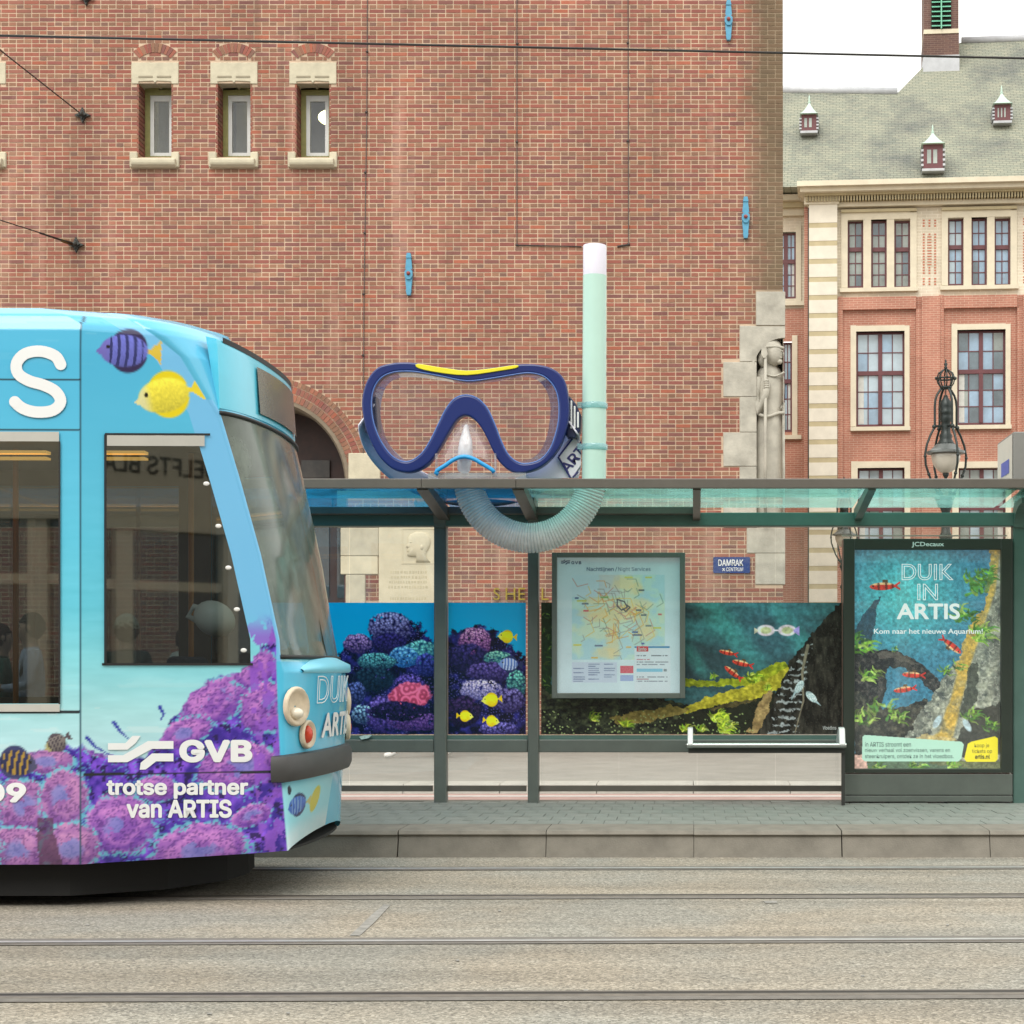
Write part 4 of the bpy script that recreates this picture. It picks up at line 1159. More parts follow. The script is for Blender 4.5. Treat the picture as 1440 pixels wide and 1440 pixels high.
# cornice steps
for (p0,p1,y0,y1,dp,mm) in ((1122,1700,263,270,-.85,M_CR),(1126,1700,270,276,-.70,M_CR),(1132,1700,276,279,-.5,M_TAN),(1136,1700,286,292,-.22,M_CR)):
    pc=1285; MB().box(fu(p0),fu(p1),dp,.4,fz(pc,y1-1),fz(pc,y0-1)).build('cornice',mm,fb)
dn=MB()
u=fu(1134)
while u<UR: dn.box(u,u+.05,-.42,.1,fz(1285,285),fz(1285,278)); u+=.085
dn.build('dentil_band',M_TAN,fb)
fbox(1131,1180,279,291,-.34,.3,M_CR,'pilaster_capital')
# recessed wing at the left
wg=empty('side_wing',(0,0,0),parent=fb)
WY=1.2
hs=[fr(1088,1117.5,312,408),fr(1084,1112,470,600)]
xs0=fu(1040)
def wing(z0,z1,hh,m):
    xs=sorted([xs0,fu(1131)]+[v for h in hh for v in h[:2]]); zs=sorted([z0,z1]+[v for h in hh for v in h[2:]])
    b=MB()
    for i in range(len(xs)-1):
        for j in range(len(zs)-1):
            cx,cz=(xs[i]+xs[i+1])/2,(zs[j]+zs[j+1])/2
            if any(h[0]<cx<h[1] and h[2]<cz<h[3] for h in hh): continue
            b.quad((xs[i],WY,zs[j]),(xs[i+1],WY,zs[j]),(xs[i+1],WY,zs[j+1]),(xs[i],WY,zs[j+1]))
    b.build('wing_wall',m,wg)
wing(fz(1117,422),fz(1117,262),hs[:1],M_CB); wing(0,fz(1117,422),hs[1:],M_RB)
for h in hs:
    w=casement(h,2,(3,2),.57,M_PANE); w.location.y=WY
    x0,x1,z0,z1=h
    MB().box(x1,x1+.16,WY-.05,WY+.2,z0-.1,z1+.18).build('stone_surround',M_CR,wg); MB().box(x0,x1+.28,WY-.1,WY+.2,z0-.22,z0-.1).build('sill',M_CR,wg)
for (y0,y1,dp,m_) in ((264,272,-.5,M_CR),(272,280,-.3,M_TAN),(280,290,-.15,M_CR)):
    MB().box(xs0,fu(1130)-.02,WY+dp,WY+.3,fz(1117,y1),fz(1117,y0)).build('cornice',m_,wg)
# slate roof: one plane from the eaves back, with lead ridges
def roof_pt(px,py,e0=265.0):
    # intersect pixel ray with the slope z = zE + (y_local)*tan
    k=(px-VX)/F; q=(VY-py)/F
    zE=fz(1285,262); tn=.95
    # world: point = (kY, Y, H+qY); local y = (X-FX0)*sin + (Y-D0)*cos
    s_,c_=math.sin(TH),math.cos(TH)
    # H+qY = zE + tn*((kY-FX0)*s_+(Y-D0)*c_)
    Y=(zE-H+tn*(-FX0*s_-D0*c_))/(q-tn*(k*s_+c_))
    X=k*Y
    return Vector(((X-FX0)*c_-(Y-D0)*s_,(X-FX0)*s_+(Y-D0)*c_,H+q*Y))
def slate_mat():
    m=bpy.data.materials.new('green_slate'); m.use_nodes=True; nt=m.node_tree; b=nt.nodes['Principled BSDF']; N=nt.nodes.new
    tc=N('ShaderNodeTexCoord'); sp=N('ShaderNodeSeparateXYZ'); cb=N('ShaderNodeCombineXYZ')
    nt.links.new(tc.outputs['Object'],sp.inputs[0]); nt.links.new(sp.outputs[0],cb.inputs[0]); nt.links.new(sp.outputs[2],cb.inputs[1])
    br=N('ShaderNodeTexBrick'); br.inputs['Scale'].default_value=1; br.inputs['Brick Width'].default_value=.20; br.inputs['Row Height'].default_value=.078; br.inputs['Mortar Size'].default_value=.008
    br.inputs['Color1'].default_value=L4((143,143,130)); br.inputs['Color2'].default_value=L4((128,132,122)); br.inputs['Mortar'].default_value=L4((92,96,86))
    nt.links.new(cb.outputs[0],br.inputs['Vector'])
    nz=N('ShaderNodeTexNoise'); nz.inputs['Scale'].default_value=.5; nz.inputs['Detail'].default_value=8; nz.inputs['Roughness'].default_value=.7
    mp=N('ShaderNodeMapping'); mp.inputs['Scale'].default_value=(1,1,.45); nt.links.new(tc.outputs['Object'],mp.inputs[0]); nt.links.new(mp.outputs[0],nz.inputs['Vector'])
    rp=N('ShaderNodeValToRGB'); rp.color_ramp.elements[0].position=.34; rp.color_ramp.elements[0].color=(.55,.56,.60,1); rp.color_ramp.elements[1].position=.56; rp.color_ramp.elements[1].color=(1.08,1.06,.98,1)
    nt.links.new(nz.outputs['Fac'],rp.inputs[0])
    mx=N('ShaderNodeMix'); mx.data_type='RGBA'; mx.blend_type='MULTIPLY'; mx.inputs[0].default_value=1
    nt.links.new(br.outputs['Color'],mx.inputs[6]); nt.links.new(rp.outputs[0],mx.inputs[7]); nt.links.new(mx.outputs[2],b.inputs['Base Color'])
    b.inputs['Roughness'].default_value=.8
    bp=N('ShaderNodeBump'); bp.inputs['Strength'].default_value=.6; bp.inputs['Distance'].default_value=.02; bp.invert=True
    nt.links.new(br.outputs['Fac'],bp.inputs['Height']); nt.links.new(bp.outputs[0],b.inputs['Normal'])
    return m
M_SLATE=slate_mat()
edge=[(1040,264),(1700,252),(1700,46),(1350,60),(1300,92),(1263,130),(1040,127)]
rp=[roof_pt(*e) for e in edge]
b=MB(); n=len(rp); b.v=[tuple(v) for v in rp]+[(v.x,v.y+7,.2*v.z+.8*fz(1285,262)) for v in rp]; b.f=[tuple(range(n))]
for i in range(n): b.f.append(((i+1)%n,i,n+i,n+(i+1)%n))
roof=b.build('roof',M_SLATE,fb)
M_LEAD=mat('lead_flashing',(188,190,194),.5,var=.12,scale=3)
for a,c in (((1040,127),(1262,130)),((1352,59),(1700,45))):
    MB().tube([roof_pt(*a)+Vector((0,0,.02)),roof_pt(*c)+Vector((0,0,.02))],.14,8).build('ridge_lead',M_LEAD,roof,True)
# dormers
M_MINT=mat('copper_roof_pale',(188,212,198),.6,var=.08,scale=4); 
for (cx,y0,ye,yb_,hw,n_) in ((1138,147,166,189,10.5,2),(1311.5,190,208,242,13.5,2),(1408.5,134,152,175,11,3)):
    p=roof_pt(cx,yb_); sc=(D0+p.y)/F
    d=empty('dormer',tuple(p+Vector((0,0,0))),parent=roof)
    hwm=hw*sc; hb=(yb_-ye)*sc; hr=(ye-y0)*sc*.80+.14
    bx=MB(); bx.box(-hwm,hwm,-.35,1.2,-.05,hb).build('dormer_box',M_MAR,d)
    MB().box(-hwm*1.15,hwm*1.15,-.40,.5,-.07,0).build('dormer_sill',M_LEAD,d)
    for s_ in (-1,1):
        st_=MB()
        for i in range(4): st_.box(s_*hwm-.035+(.03*s_),s_*hwm+.035+(.03*s_),-.36+i*.0,.3,hb*(.12+.2*i),hb*(.21+.2*i))
        st_.build('dormer_side_step',M_LEAD,d)
    for i in range(n_):
        xa=-hwm*.62+i*(hwm*1.24/n_); xb=xa+hwm*1.24/n_-.06
        MB().quad((xa,-.36,hb*.22),(xb,-.36,hb*.22),(xb,-.36,hb*.78),(xa,-.36,hb*.78)).build('pane',M_PANE2,d)
    # concave tented roof
    r_=MB(); 
    prof_=[(1.22,0),(.92,.14),(.58,.42),(.3,.70),(.05,1.0)]
    for f_,z_ in prof_:
        for sx,sy in ((-1,-1),(1,-1),(1,1),(-1,1)): r_.v.append((sx*hwm*f_,.02+sy*.42*f_,hb+z_*hr))
    for i in range(len(prof_)-1):
        for k in range(4): r_.f.append((i*4+k,i*4+(k+1)%4,(i+1)*4+(k+1)%4,(i+1)*4+k))
    r_.f.append((3,2,1,0)); r_.build('dormer_roof',M_MINT,d)
    MB().lathe([(.02,hb+hr-.05),(.05,hb+hr+.02),(.02,hb+hr+.08),(.03,hb+hr+.12),(.005,hb+hr+.24)],0,.02,8).build('finial',M_MINT,d,True)
# ventilation turret with louvres
p=roof_pt(1323,92); sc=(D0+p.y)/F
tw=empty('turret',tuple(p),parent=fb)
M_PB=brickwork('purple_brick',(112,86,78),(98,76,72),(128,108,98))
hw=25*sc
def tz(py): return (92-py)*sc
MB().box(-hw,hw,-.3,1.6,-.8,tz(82)).build('turret_base',M_LEAD,tw)
MB().box(-hw*.98,hw*.98,-.28,1.55,tz(82),tz(52)).build('turret_wall',M_PB,tw)
MB().box(-hw*.97,hw*.97,-.31,1.5,tz(52),tz(46)).build('stone_band',M_CR,tw)
MB().box(-hw*.96,hw*.96,-.25,1.5,tz(46),tz(-70)).build('turret_shaft',M_PB,tw)
M_LOU=mat('green_louvre',(120,190,160),.5,var=.15,scale=4)
lv=MB().box(-hw*.55,hw*.55,-.29,-.25,tz(46),tz(-30)).build('louvre_opening',M_DARKIN,tw)
for i in range(10):
    py=43-i*6.6
    for s_ in (-1,1):
        a,c=sorted((s_*hw*.04,s_*hw*.53))
        MB().prism_x([(-.38,tz(py)),(-.36,tz(py)+.0),(-.28,tz(py-3)),(-.30,tz(py-3))],a,c).build('louvre',M_LOU,lv)
MB().box(-hw*.035,hw*.035,-.39,-.29,tz(46),tz(-30)).build('louvre_post',M_LOU,lv)

# ================================================================== STREET LANTERNS
M_LAN=mat('lantern_iron',(44,52,50),.42,.3,var=.2,scale=10); M_LAN2=mat('lantern_zinc',(120,124,122),.4,.5,var=.15,scale=8)
def globe_mat():
    return mat('frosted_globe',(206,200,186),.18,var=.06,scale=6,spec=.8)
def lantern(cxp,d,label,full=True):
    s=d/F; cx=(cxp-VX)*s
    t=empty('street_lantern',(cx,d,.1)); tag(t,label,'street lamp','ornate crown-topped street lanterns')
    SZ=23.0/F   # real-size scale: traced at 23 m
    def z(py): return (H-(py-VY)*SZ)-.1
    def x(dx): return dx*SZ
    MB().lathe([(x(12),z(556)-0.0),(x(9),z(556)),(0.001,z(548))],0,0,4) 
    MB().lathe([(x(2.5),z(556)),(x(4),z(560)),(x(8),z(566)),(x(9),z(572)),(x(7.5),z(577)),(x(9.5),z(579)),(x(8),z(582)),(x(7.5),z(586)),(x(9),z(590)),(x(6.5),z(594)),(x(7),z(598)),(x(6.5),z(603)),(x(7),z(609)),(x(9.5),z(613)),(x(8.5),z(617)),(x(11),z(622)),(x(14),z(626))][::-1],0,0,18).build('chimney',M_LAN,t,True)
    MB().lathe([(x(12),z(624)),(x(18),z(629)),(x(22),z(633)),(x(27),z(635)),(x(27),z(638)),(x(20),z(638.5))][::-1],0,0,24).build('shade',M_LAN2,t,True,40)
    gp=[(x(19.5),z(638))]+[(x(20.5*math.cos(a)),z(640)-x(20.5)*1.25*math.sin(a)) for a in [i*.15 for i in range(0,10)]]+[(x(2),z(666.5))]
    MB().lathe(gp[::-1],0,0,24).build('globe',globe_mat(),t,True)
    MB().lathe([(x(5),z(666)),(x(4),z(669)),(x(1.5),z(673)),(x(2.2),z(676)),(x(.8),z(680))][::-1],0,0,12).build('drop',M_LAN,t,True)
    MB().tube([(0,0,z(560)),(0,0,z(544))],x(.9),6).build('rod',M_LAN,t)
    for k in range(4):
        a=R(22+90*k); c,sn=math.cos(a),math.sin(a)
        path=[(5,545),(9,549),(14,556),(16.5,563),(17.5,572),(17.5,598),(18.5,603),(24,612),(30,626),(33,640),(32,655),(27,668),(21,682),(13,694),(5,702)]
        MB().tube([(x(r)*c,x(r)*sn,z(y)) for r,y in path],x(1.7),7).build('bracket_arm',M_LAN,t,True)
        kn=MB()
        for r,y,q in ((18.5,601,3.2),(33,643,2.4),(13,694,3.0),(27,668,2.6)): kn.ellip((x(r)*c,x(r)*sn,z(y)),(x(q),x(q),x(q)),8,6)
        kn.build('knuckle',M_LAN,t,True)
        MB().tube([(x(17)*c,x(17)*sn,z(600)),(x(7)*c,x(7)*sn,z(600))],x(1.6),6).build('spoke',M_LAN,t)
    # crown
    cr=MB(); n=8
    cr.tube([(x(7)*math.cos(2*math.pi*i/16),x(7)*math.sin(2*math.pi*i/16),z(545)) for i in range(16)],x(1.9),6,True)
    cr.tube([(x(12.5)*math.cos(2*math.pi*i/20),x(12.5)*math.sin(2*math.pi*i/20),z(532.5)) for i in range(20)],x(1.2),6,True)
    for i in range(n):
        a=2*math.pi*i/n; c,sn=math.cos(a),math.sin(a)
        cr.tube([(x(r)*c,x(r)*sn,z(y)) for r,y in ((7,545),(11,539),(12.5,533),(10.5,526),(5,521),(1,519))],x(.95),6)
        cr.ellip((x(13.6)*c,x(13.6)*sn,z(532)),(x(2),x(2),x(2.4)),6,5); cr.ellip((x(9.3)*c,x(9.3)*sn,z(524.5)),(x(1.4),x(1.4),x(1.4)),6,5)
    cr.lathe([(x(1.5),z(520)),(x(2.6),z(517)),(x(1.4),z(515)),(x(3),z(512)),(x(1),z(510)),(x(1.6),z(508)),(x(.4),z(505))],0,0,8)
    cr.build('crown',M_LAN,t,True)
    MB().lathe([(.20,0),(.20,.12),(.15,.22),(.13,.9),(.16,.95),(.11,1.05),(.075,1.2),(.065,z(760)),(.09,z(755)),(.06,z(748)),(.055,z(720)),(.10,z(708)),(.05,z(698))],0,0,14).build('pole',M_LAN,t,True)
lantern(1330,23.0,'ornate black street lantern with frosted globe rising above the shelter roof')
lantern(1187,37.0,'distant ornate street lantern half hidden by the poster case and shelter')

# ================================================================== TRAM SHELTER
DP=14.76           # depth of the posts
DF=13.48           # depth of the roof's front beam
M_SHE=mat('shelter_green_grey',(102,109,103),.42,.2,var=.10,scale=5)
M_SHG=mat('shelter_green',(90,120,112),.42,.2,var=.10,scale=5)
M_SHB=mat('shelter_dark_beam',(100,96,88),.45,.2,var=.10,scale=5)
M_ALU=mat('brushed_steel',(206,208,204),.28,.9,var=.08,scale=10)
G_CLEAR=glass('clear_pane',(240,246,240),.07,(236,236,228))
G_ROOF=glass('teal_roof_glass',(150,222,212),.46,(146,214,205),glow=.75)
G_ROOFB=glass('blue_roof_glass',(70,160,200),.5,(36,150,206),glow=.65)
sh=empty('tram_shelter',(PX(900,DP),DP,PZ0))
tag(sh,'grey-green steel tram shelter with glass roof and printed glass back wall','shelter')
inv=Matrix.Translation(-Vector(sh.location))
def S(o):
    o.data.transform(inv); o.parent=sh; return o
def sbox(px0,px1,py0,py1,d0,d1,m,name,bev=.006):
    o=MB().box(PX(px0,d0),PX(px1,d0),d0,d1,PZ(py1,d0),PZ(py0,d0)).build(name,m); S(o)
    if bev: bevel(o,bev,2)
    return o
XL=-9.5; XR=4.2
# posts
for a,b_ in ((610,628),(742,757.5),(1424.5,1446)):
    o=sbox(a,b_,728,1131,DP,DP+.11,M_SHE if a<1000 else M_SHG,'post',.012)
    # curved head that sweeps forward into the roof
    xa,xb=PX(a,DP),PX(b_,DP); w=.03
    b=MB(); n=9
    for i in range(n):
        t=i/(n-1); ang=t*math.pi/2
        yy=DP+.05-(.42*(1-math.cos(ang))); zz=PZ(742,DP)+.24*math.sin(ang)
        th=.07
        for xx in (xa+.004,xb-.004):
            b.v.append((xx,yy-th*math.cos(ang),zz-th*math.sin(ang))); b.v.append((xx,yy+th*math.cos(ang)*.7,zz+th*math.sin(ang)*.7))
    for i in range(n-1):
        k=i*4
        b.f+= [(k,k+2,k+6,k+4),(k+1,k+5,k+7,k+3),(k,k+4,k+5,k+1),(k+2,k+3,k+7,k+6)]
    b.f+=[(0,1,3,2),((n-1)*4,(n-1)*4+2,(n-1)*4+3,(n-1)*4+1)]
    S(b.build('bracket',M_SHE if a<1000 else M_SHG))
# roof beams
zf0,zf1=PZ(685.5,DF),PZ(672.5,DF)
for xa,xb in ((XL,PX(592,DF)),(PX(592,DF)+.004,PX(725,DF)),(PX(725,DF)+.004,XR)):
    o=MB().prism_x([(DF,zf0),(DF+.09,zf0),(DF+.09,zf1-.015),(DF+.02,zf1),(DF,zf1-.008)],xa,xb).build('front_beam',M_SHB); S(o)
o=MB().box(XL,XR,DP-.02,DP+.13,PZ(740,DP),PZ(721,DP)).build('back_beam',M_SHG); S(o); bevel(o,.006,1)
zb1=PZ(710,DP)
o=MB().box(XL,PX(981,DP),DP-.14,DP-.03,PZ(723,DP-.14),PZ(712.5,DP-.14)).build('gutter_beam',M_SHB); S(o); bevel(o,.006,1)
# roof struts
rz0,rz1=(zf0+.01),PZ(716,DP)
for px in (592,727,980,1228):
    x=PX(px,DF); w=.045 if px<900 else .03
    b=MB().prism_x([(DF+.085,zf0+.045),(DF+.085,zf0-.012),(DP+.02,rz1-.10),(DP+.02,rz1-.0)],x-w,x+w); S(b.build('roof_strut',M_SHB if px<1100 else M_SHG))
# roof glass, pane by pane
zr0=zf0+.05; zr1=PZ(716,DP)+.035
edges=[XL,-5.4,-3.7]+[PX(p,DF) for p in (592,727,980,1228)]+[PX(1440,DF)+.05,XR]
for i in range(len(edges)-1):
    xa,xb=edges[i]+.02,edges[i+1]-.02
    b=MB(); b.quad((xa,DF+.02,zr0),(xb,DF+.02,zr0),(xb,DP+.25,zr1),(xa,DP+.25,zr1))
    S(b.build('roof_pane',G_ROOFB if xb<PX(740,DF)+.1 else G_ROOF))
# back wall: rails, panes, printed film
DB=DP+.07
for a,b_ in ((150,610),(628,742),(757.5,1185)):
    sbox(a,b_,1040,1058,DP+.02,DP+.10,M_SHE,'mid_rail'); sbox(a,b_,1034,1040,DP+.035,DP+.09,M_SHG,'glass_clamp',0)
    sbox(a+1,b_-2,1105,1113,DP+.05,DP+.09,M_SHB,'bottom_rail',0)
panes=[(150,491),(492,612),(630.5,743),(760,870),(870.7,980),(980.7,1090),(1090.7,1186)]
for a,b_ in panes:
    o=MB().quad((PX(a,DB),DB,PZ(1105,DB)),(PX(b_,DB),DB,PZ(1105,DB)),(PX(b_,DB),DB,PZ(738,DB)),(PX(a,DB),DB,PZ(738,DB))).build('back_pane',G_CLEAR); S(o)
M_FILM=print_mat('printed_film',.22,.5)
# ---- reef print (left panels)
U,V,nu,nv=film(372,847.5,739.5,1032.5,.62)
p=Paint(U,V,(0,150,195))
p.C=np.array((0,160,205.))[None]*(1-((V-847)/185*.28))[:,None]+np.array((0,12,20.))[None]
p.C[:,0]+=12*np.clip((U-640)/100,0,1)
edge=np.interp(U,[372,430,470,485,500,520,535,555,590,612,630,650,680,705,720,740],[905,915,935,905,895,898,870,866,880,905,890,885,880,895,910,925])+ (fbm(U*.16,V*.16,3)-.5)*26
rock=sstep(-3,3,V-edge)
tex=fbm(U*.12,V*.12,11,5)
rc=np.array((10,12,38.))[None]+ np.array((38,34,98.))[None]*np.clip((tex-.42)*2.6,0,1)[:,None]
p.over(rock,rc)
wsp=worley(U/4.2,V/4.2,8); p.over(rock*(wsp<.2)*(fbm(U*.05,V*.05,21)>.5)*.55,(112,108,190))
for a in ((548,884,30,23,(20,16,60),(176,170,226),4.2,1),(503,905,20,14,(30,22,70),(190,150,210),3.6,2),(548,905,24,16,(14,12,44),(60,50,130),4,3),
          (592,918,26,18,(16,60,90),(120,210,200),5,4),(568,924,22,15,(12,60,120),(120,190,235),5,5),(600,935,16,16,(14,20,70),(80,90,190),4.5,6),
          (530,930,26,12,(14,40,60),(110,205,205),3.4,7),(525,955,30,18,(8,18,36),(30,60,80),5,8),(575,962,22,14,(20,16,60),(110,90,190),4,9),
          (512,1005,18,14,(16,26,60),(150,200,230),4,10),(540,1005,26,26,(26,18,70),(120,100,190),4.6,11),(585,1015,40,13,(34,20,70),(130,90,170),4,12),
          (500,975,14,16,(14,18,50),(90,110,180),4,18),
          (668,902,24,20,(60,24,80),(226,160,206),3.2,13),(655,925,32,20,(14,14,44),(60,50,120),5,14),(700,925,20,10,(20,70,90),(150,220,190),3.6,15),
          (690,945,34,14,(22,18,60),(110,90,170),4.4,16),(676,970,30,15,(70,70,130),(220,205,230),3.4,17),(726,962,14,20,(16,50,70),(120,210,190),4,19),
          (715,985,22,18,(26,20,60),(130,120,190),4,20),(650,1000,26,22,(12,10,34),(60,40,90),5,22),(700,1025,26,10,(20,16,60),(140,130,220),4,23)):
    p.coral(*a[:4],a[4],a[5],a[6],a[7])
# folded pink coral
m,a,b_,r=p.ell(577,977,29,18,0,.06,.22,31,.11)
fold=np.sin(worley(U/13,V/13,33)*11+fbm(U*.1,V*.1,2)*4)
p.over(m,np.array((158,56,86.))[None]+np.array((84,56,66.))[None]*np.clip(fold*.5+.5-.3*b_,0,1)[:,None])
p.coral(560,1000,40,14,(10,8,30),(40,30,80),5,41)
for a in ((712,895,25,4,1),(690,984,27,-6,1),(655,1007,22,4,-1),(692,1014,22,8,-1)):
    p.tang(*a)
p.tang(716,934,32,4,1,(86,110,170),(40,50,90),(120,150,200),(205,215,235))
rgb_reef=p.C
sel1=U<=610.5
o=film_mesh('printed_film',U,V,nu,nv,DB-.004,np.clip(rgb_reef,0,255),M_FILM,None)
# leave the gap behind the post
bm=bmesh.new(); bm.from_mesh(o.data)
kill=[v for v in bm.verts if PX(612.5,DB)<v.co.x<PX(630,DB)]
bmesh.ops.delete(bm,geom=kill,context='VERTS'); bm.to_mesh(o.data); bm.free()
S(o)
# ---- flooded forest print (right panel)
U,V,nu,nv=film(761,847.5,1184,1032.5,.66)
p=Paint(U,V,(44,76,84))
ray=fbm((U*.7+V*.55)*.012,(V-U*.2)*.05,4,4)
p.C=np.array((46,66,72.))[None]+np.array((16,54,54.))[None]*np.clip((ray-.42)*2.6,0,1)[:,None]
for cx,cy,rx,ry,an in ((1010,872,50,16,50),(1045,905,60,14,55),(1100,870,60,9,60),(975,925,30,10,55),(1128,895,30,8,60)):
    m,_,_,r=p.ell(cx,cy,rx,ry,an,.7); p.over(m*.45*(.5+.8*fbm(U*.25,V*.05,9)),(70,160,150))
p.over(p.ell(1080,880,60,50,0,.6)[0]*.25,(80,120,150))
# left greens and dark
p.over(p.poly([(755,840),(778,840),(776,985),(755,985)],4),(26,50,32)); 
for i in range(46): p.leaves(random.uniform(760,776),random.uniform(855,985),1,10,[(70,120,50),(50,96,40),(110,150,60)],i)
p.over(p.poly([(755,970),(850,975),(930,980),(970,990),(1040,985),(1040,1040),(755,1040)],10,.08),np.array((18,24,22.))[None]+np.array((70,72,44.))[None]*np.clip(fbm(U*.14,V*.2,83,5)*2-.75,0,1)[:,None])
# mossy logs
def log(pts,c0,c1,seed):
    m=p.poly(pts,5,.12,seed); t=fbm(U*.18,V*.25,seed,5)
    p.over(m,np.array(c0,float)[None]*(1-t[:,None])+np.array(c1,float)[None]*t[:,None])
log([(955,953),(1000,957),(1040,955),(1100,930),(1120,938),(1100,965),(960,966)],(70,86,20),(196,196,50),51)
log([(945,1003),(985,985),(1030,970),(1075,958),(1105,938),(1125,935),(1108,962),(1060,985),(1000,994),(958,1004)],(96,92,20),(222,206,70),52)
log([(855,1010),(900,1000),(950,992),(972,1000),(940,1010),(880,1022)],(84,76,40),(188,166,90),53)
log([(1000,996),(1055,984),(1082,976),(1086,982),(1040,996),(1000,1003)],(40,36,22),(110,98,60),54)
p.over(p.poly([(940,1022),(960,1004),(1045,992),(1090,972),(1090,1040),(940,1040)],6),(30,34,26))
log([(1052,1032),(1062,1000),(1075,975),(1086,968),(1082,1000),(1072,1032)],(90,70,46),(190,164,110),55)
# dark tree at the right
p.over(p.poly([(1184,845),(1150,880),(1132,905),(1112,930),(1096,965),(1080,1000),(1062,1040),(1190,1040),(1190,845)],5),np.array((20,21,20.))[None]+np.array((44,40,34.))[None]*np.clip(fbm(U*.2,V*.07,87,5)*2-.7,0,1)[:,None])
bk=p.poly([(1128,918),(1142,905),(1135,935),(1128,985),(1122,1035),(1080,1035),(1092,990),(1108,945)],5,.12,5)
st=np.sin(V*.62+fbm(U*.09,V*.09,3)*9)
p.over(bk*np.clip(st,0,1)*(fbm(U*.2,V*.2,7)>.42),(150,156,158)); 
p.over(p.stroke([(1136,908),(1128,945),(1130,985),(1118,1030)],2.2),(120,112,96))
p.over((worley(U/6,V/6,77)<.13)*p.poly([(1120,930),(1180,860),(1185,1035),(1120,1035)])*.35,(90,84,76))
# plants
for cx,cy,n,sz in ((1012,1010,60,16),(1020,1025,50,18),(1060,955,26,14),(1078,968,16,10),(985,1026,26,10),(880,1018,22,12),(835,1010,20,12),(965,1025,22,12),(1002,952,16,8),(910,960,18,9)):
    p.leaves(cx,cy,n,sz,[(206,226,66),(168,204,52),(128,176,50),(230,240,110)],int(cx+cy))
p.over((worley(U/7,V/7,91)<.16)*(V>1000)*(U<1060)*(fbm(U*.06,V*.06,5)>.45)*.8,(150,170,110))
for a in ((1023.5,918,26,12),(1043.5,933,30,14),(1030.5,946,30,38)): p.barb(*a,body=(205,66,52))
for cx,s_ in ((1077,1),(1107,-1)):   # two pale fish nose to nose
    x=(U-cx)/13*s_; y=(V-886.5)/8.5
    m=(1-sstep(.8,1.05,np.hypot(x*.95,y*1.0)))
    p.over(m,(226,200,214)); p.over(1-sstep(.5,.8,np.hypot(x*1.1,y*1.15)),(186,184,140))
    p.over(((x>.7)&(x<1.2)&(np.abs(y)<.12+.0*x)),(220,196,214))
p.over(((U>1116)&(U<1124)&(np.abs(V-887)<(U-1114)*.7)),(170,150,220)); p.over(((U<1066)&(U>1061)&(np.abs(V-887)<(1068-U)*.6)),(200,190,170))
for cx,cy,an in ((1124,966,-60),(1141,980,45)):
    m,a_,b_,r=p.ell(cx,cy,10,5,an,.1); p.over(m,(160,182,186)); p.over(m*(worley(U/2,V/2,3)<.35)*.7,(225,235,235))
p.over(p.stroke([(1118,974),(1113,984)],1.4),(150,170,176)); p.over(p.stroke([(1148,987),(1154,992)],1.4),(150,170,176))
p.C*=(.72+.56*fbm(U*.22,V*.22,61,5))[:,None]
o=film_mesh('printed_film',U,V,nu,nv,DB-.004,np.clip(p.C,0,255),M_FILM,None); S(o)
M_INKW=mat('white_ink',(236,240,238),.5,var=0)
def slet(*a,**k):
    o=lettering(*a,**k); S(o); return o
slet('Vloedbos',(1157,1021,1176,1026),DB-.009,M_INKW,None)
# small litter on the ledge
o=MB().prism([(PX(505,DP),PZ(1036,DP)),(PX(512,DP),PZ(1034,DP)),(PX(523,DP),PZ(1033.5,DP)),(PX(518,DP),PZ(1038,DP)),(PX(508,DP),PZ(1040,DP))],DP+.0,DP+.018).build('crumpled_wrapper',mat('wrapper_film',(190,222,214),.3,var=.2,scale=40))
tag(o,'crumpled pale plastic wrapper lying on the shelter rail','litter')

# lean rail
ln=empty('leaning_rail',(PX(1078,14.4),14.4,PZ0)); tag(ln,'brushed steel leaning rail with white end plates in front of the back wall','bench')
iv=Matrix.Translation(-Vector(ln.location))
def LN(o): o.data.transform(iv); o.parent=ln; return o
DLN=14.45
LN(MB().tube([P(966,1048,DLN),P(1190,1048,DLN)],.021,12).build('rail_tube',M_ALU,None,True,40))
for a,b_ in ((967,974.5),(1180,1188.5)):
    x0,x1=PX(a,DLN),PX(b_,DLN)
    LN(bevel(MB().prism_x([(DLN-.03,PZ(1047,DLN)),(DLN+.02,PZ(1024,DLN)),(DLN+.10,PZ(1023,DLN)),(DLN+.30,PZ(1040,DLN)),(DLN+.30,PZ(1052,DLN)),(DLN,PZ(1052,DLN))],x0,x1).build('end_plate',mat('white_steel',(228,230,228),.35,var=.06)),.005,1))
LN(MB().box(PX(968,DLN),PX(1188,DLN),DLN+.03,DLN+.30,PZ(1059,DLN+.03),PZ(1052,DLN+.03)).build('under_bar',mat('black_bar',(48,50,47),.5,var=.1)))
for a in (968,1184.5): LN(MB().box(PX(a,DLN),PX(a+4.5,DLN),DLN+.05,DLN+.11,PZ0 if a>1000 else PZ(1059,DLN),PZ(1052,DLN)).build('leg',mat('black_bar',(48,50,47),.5)))

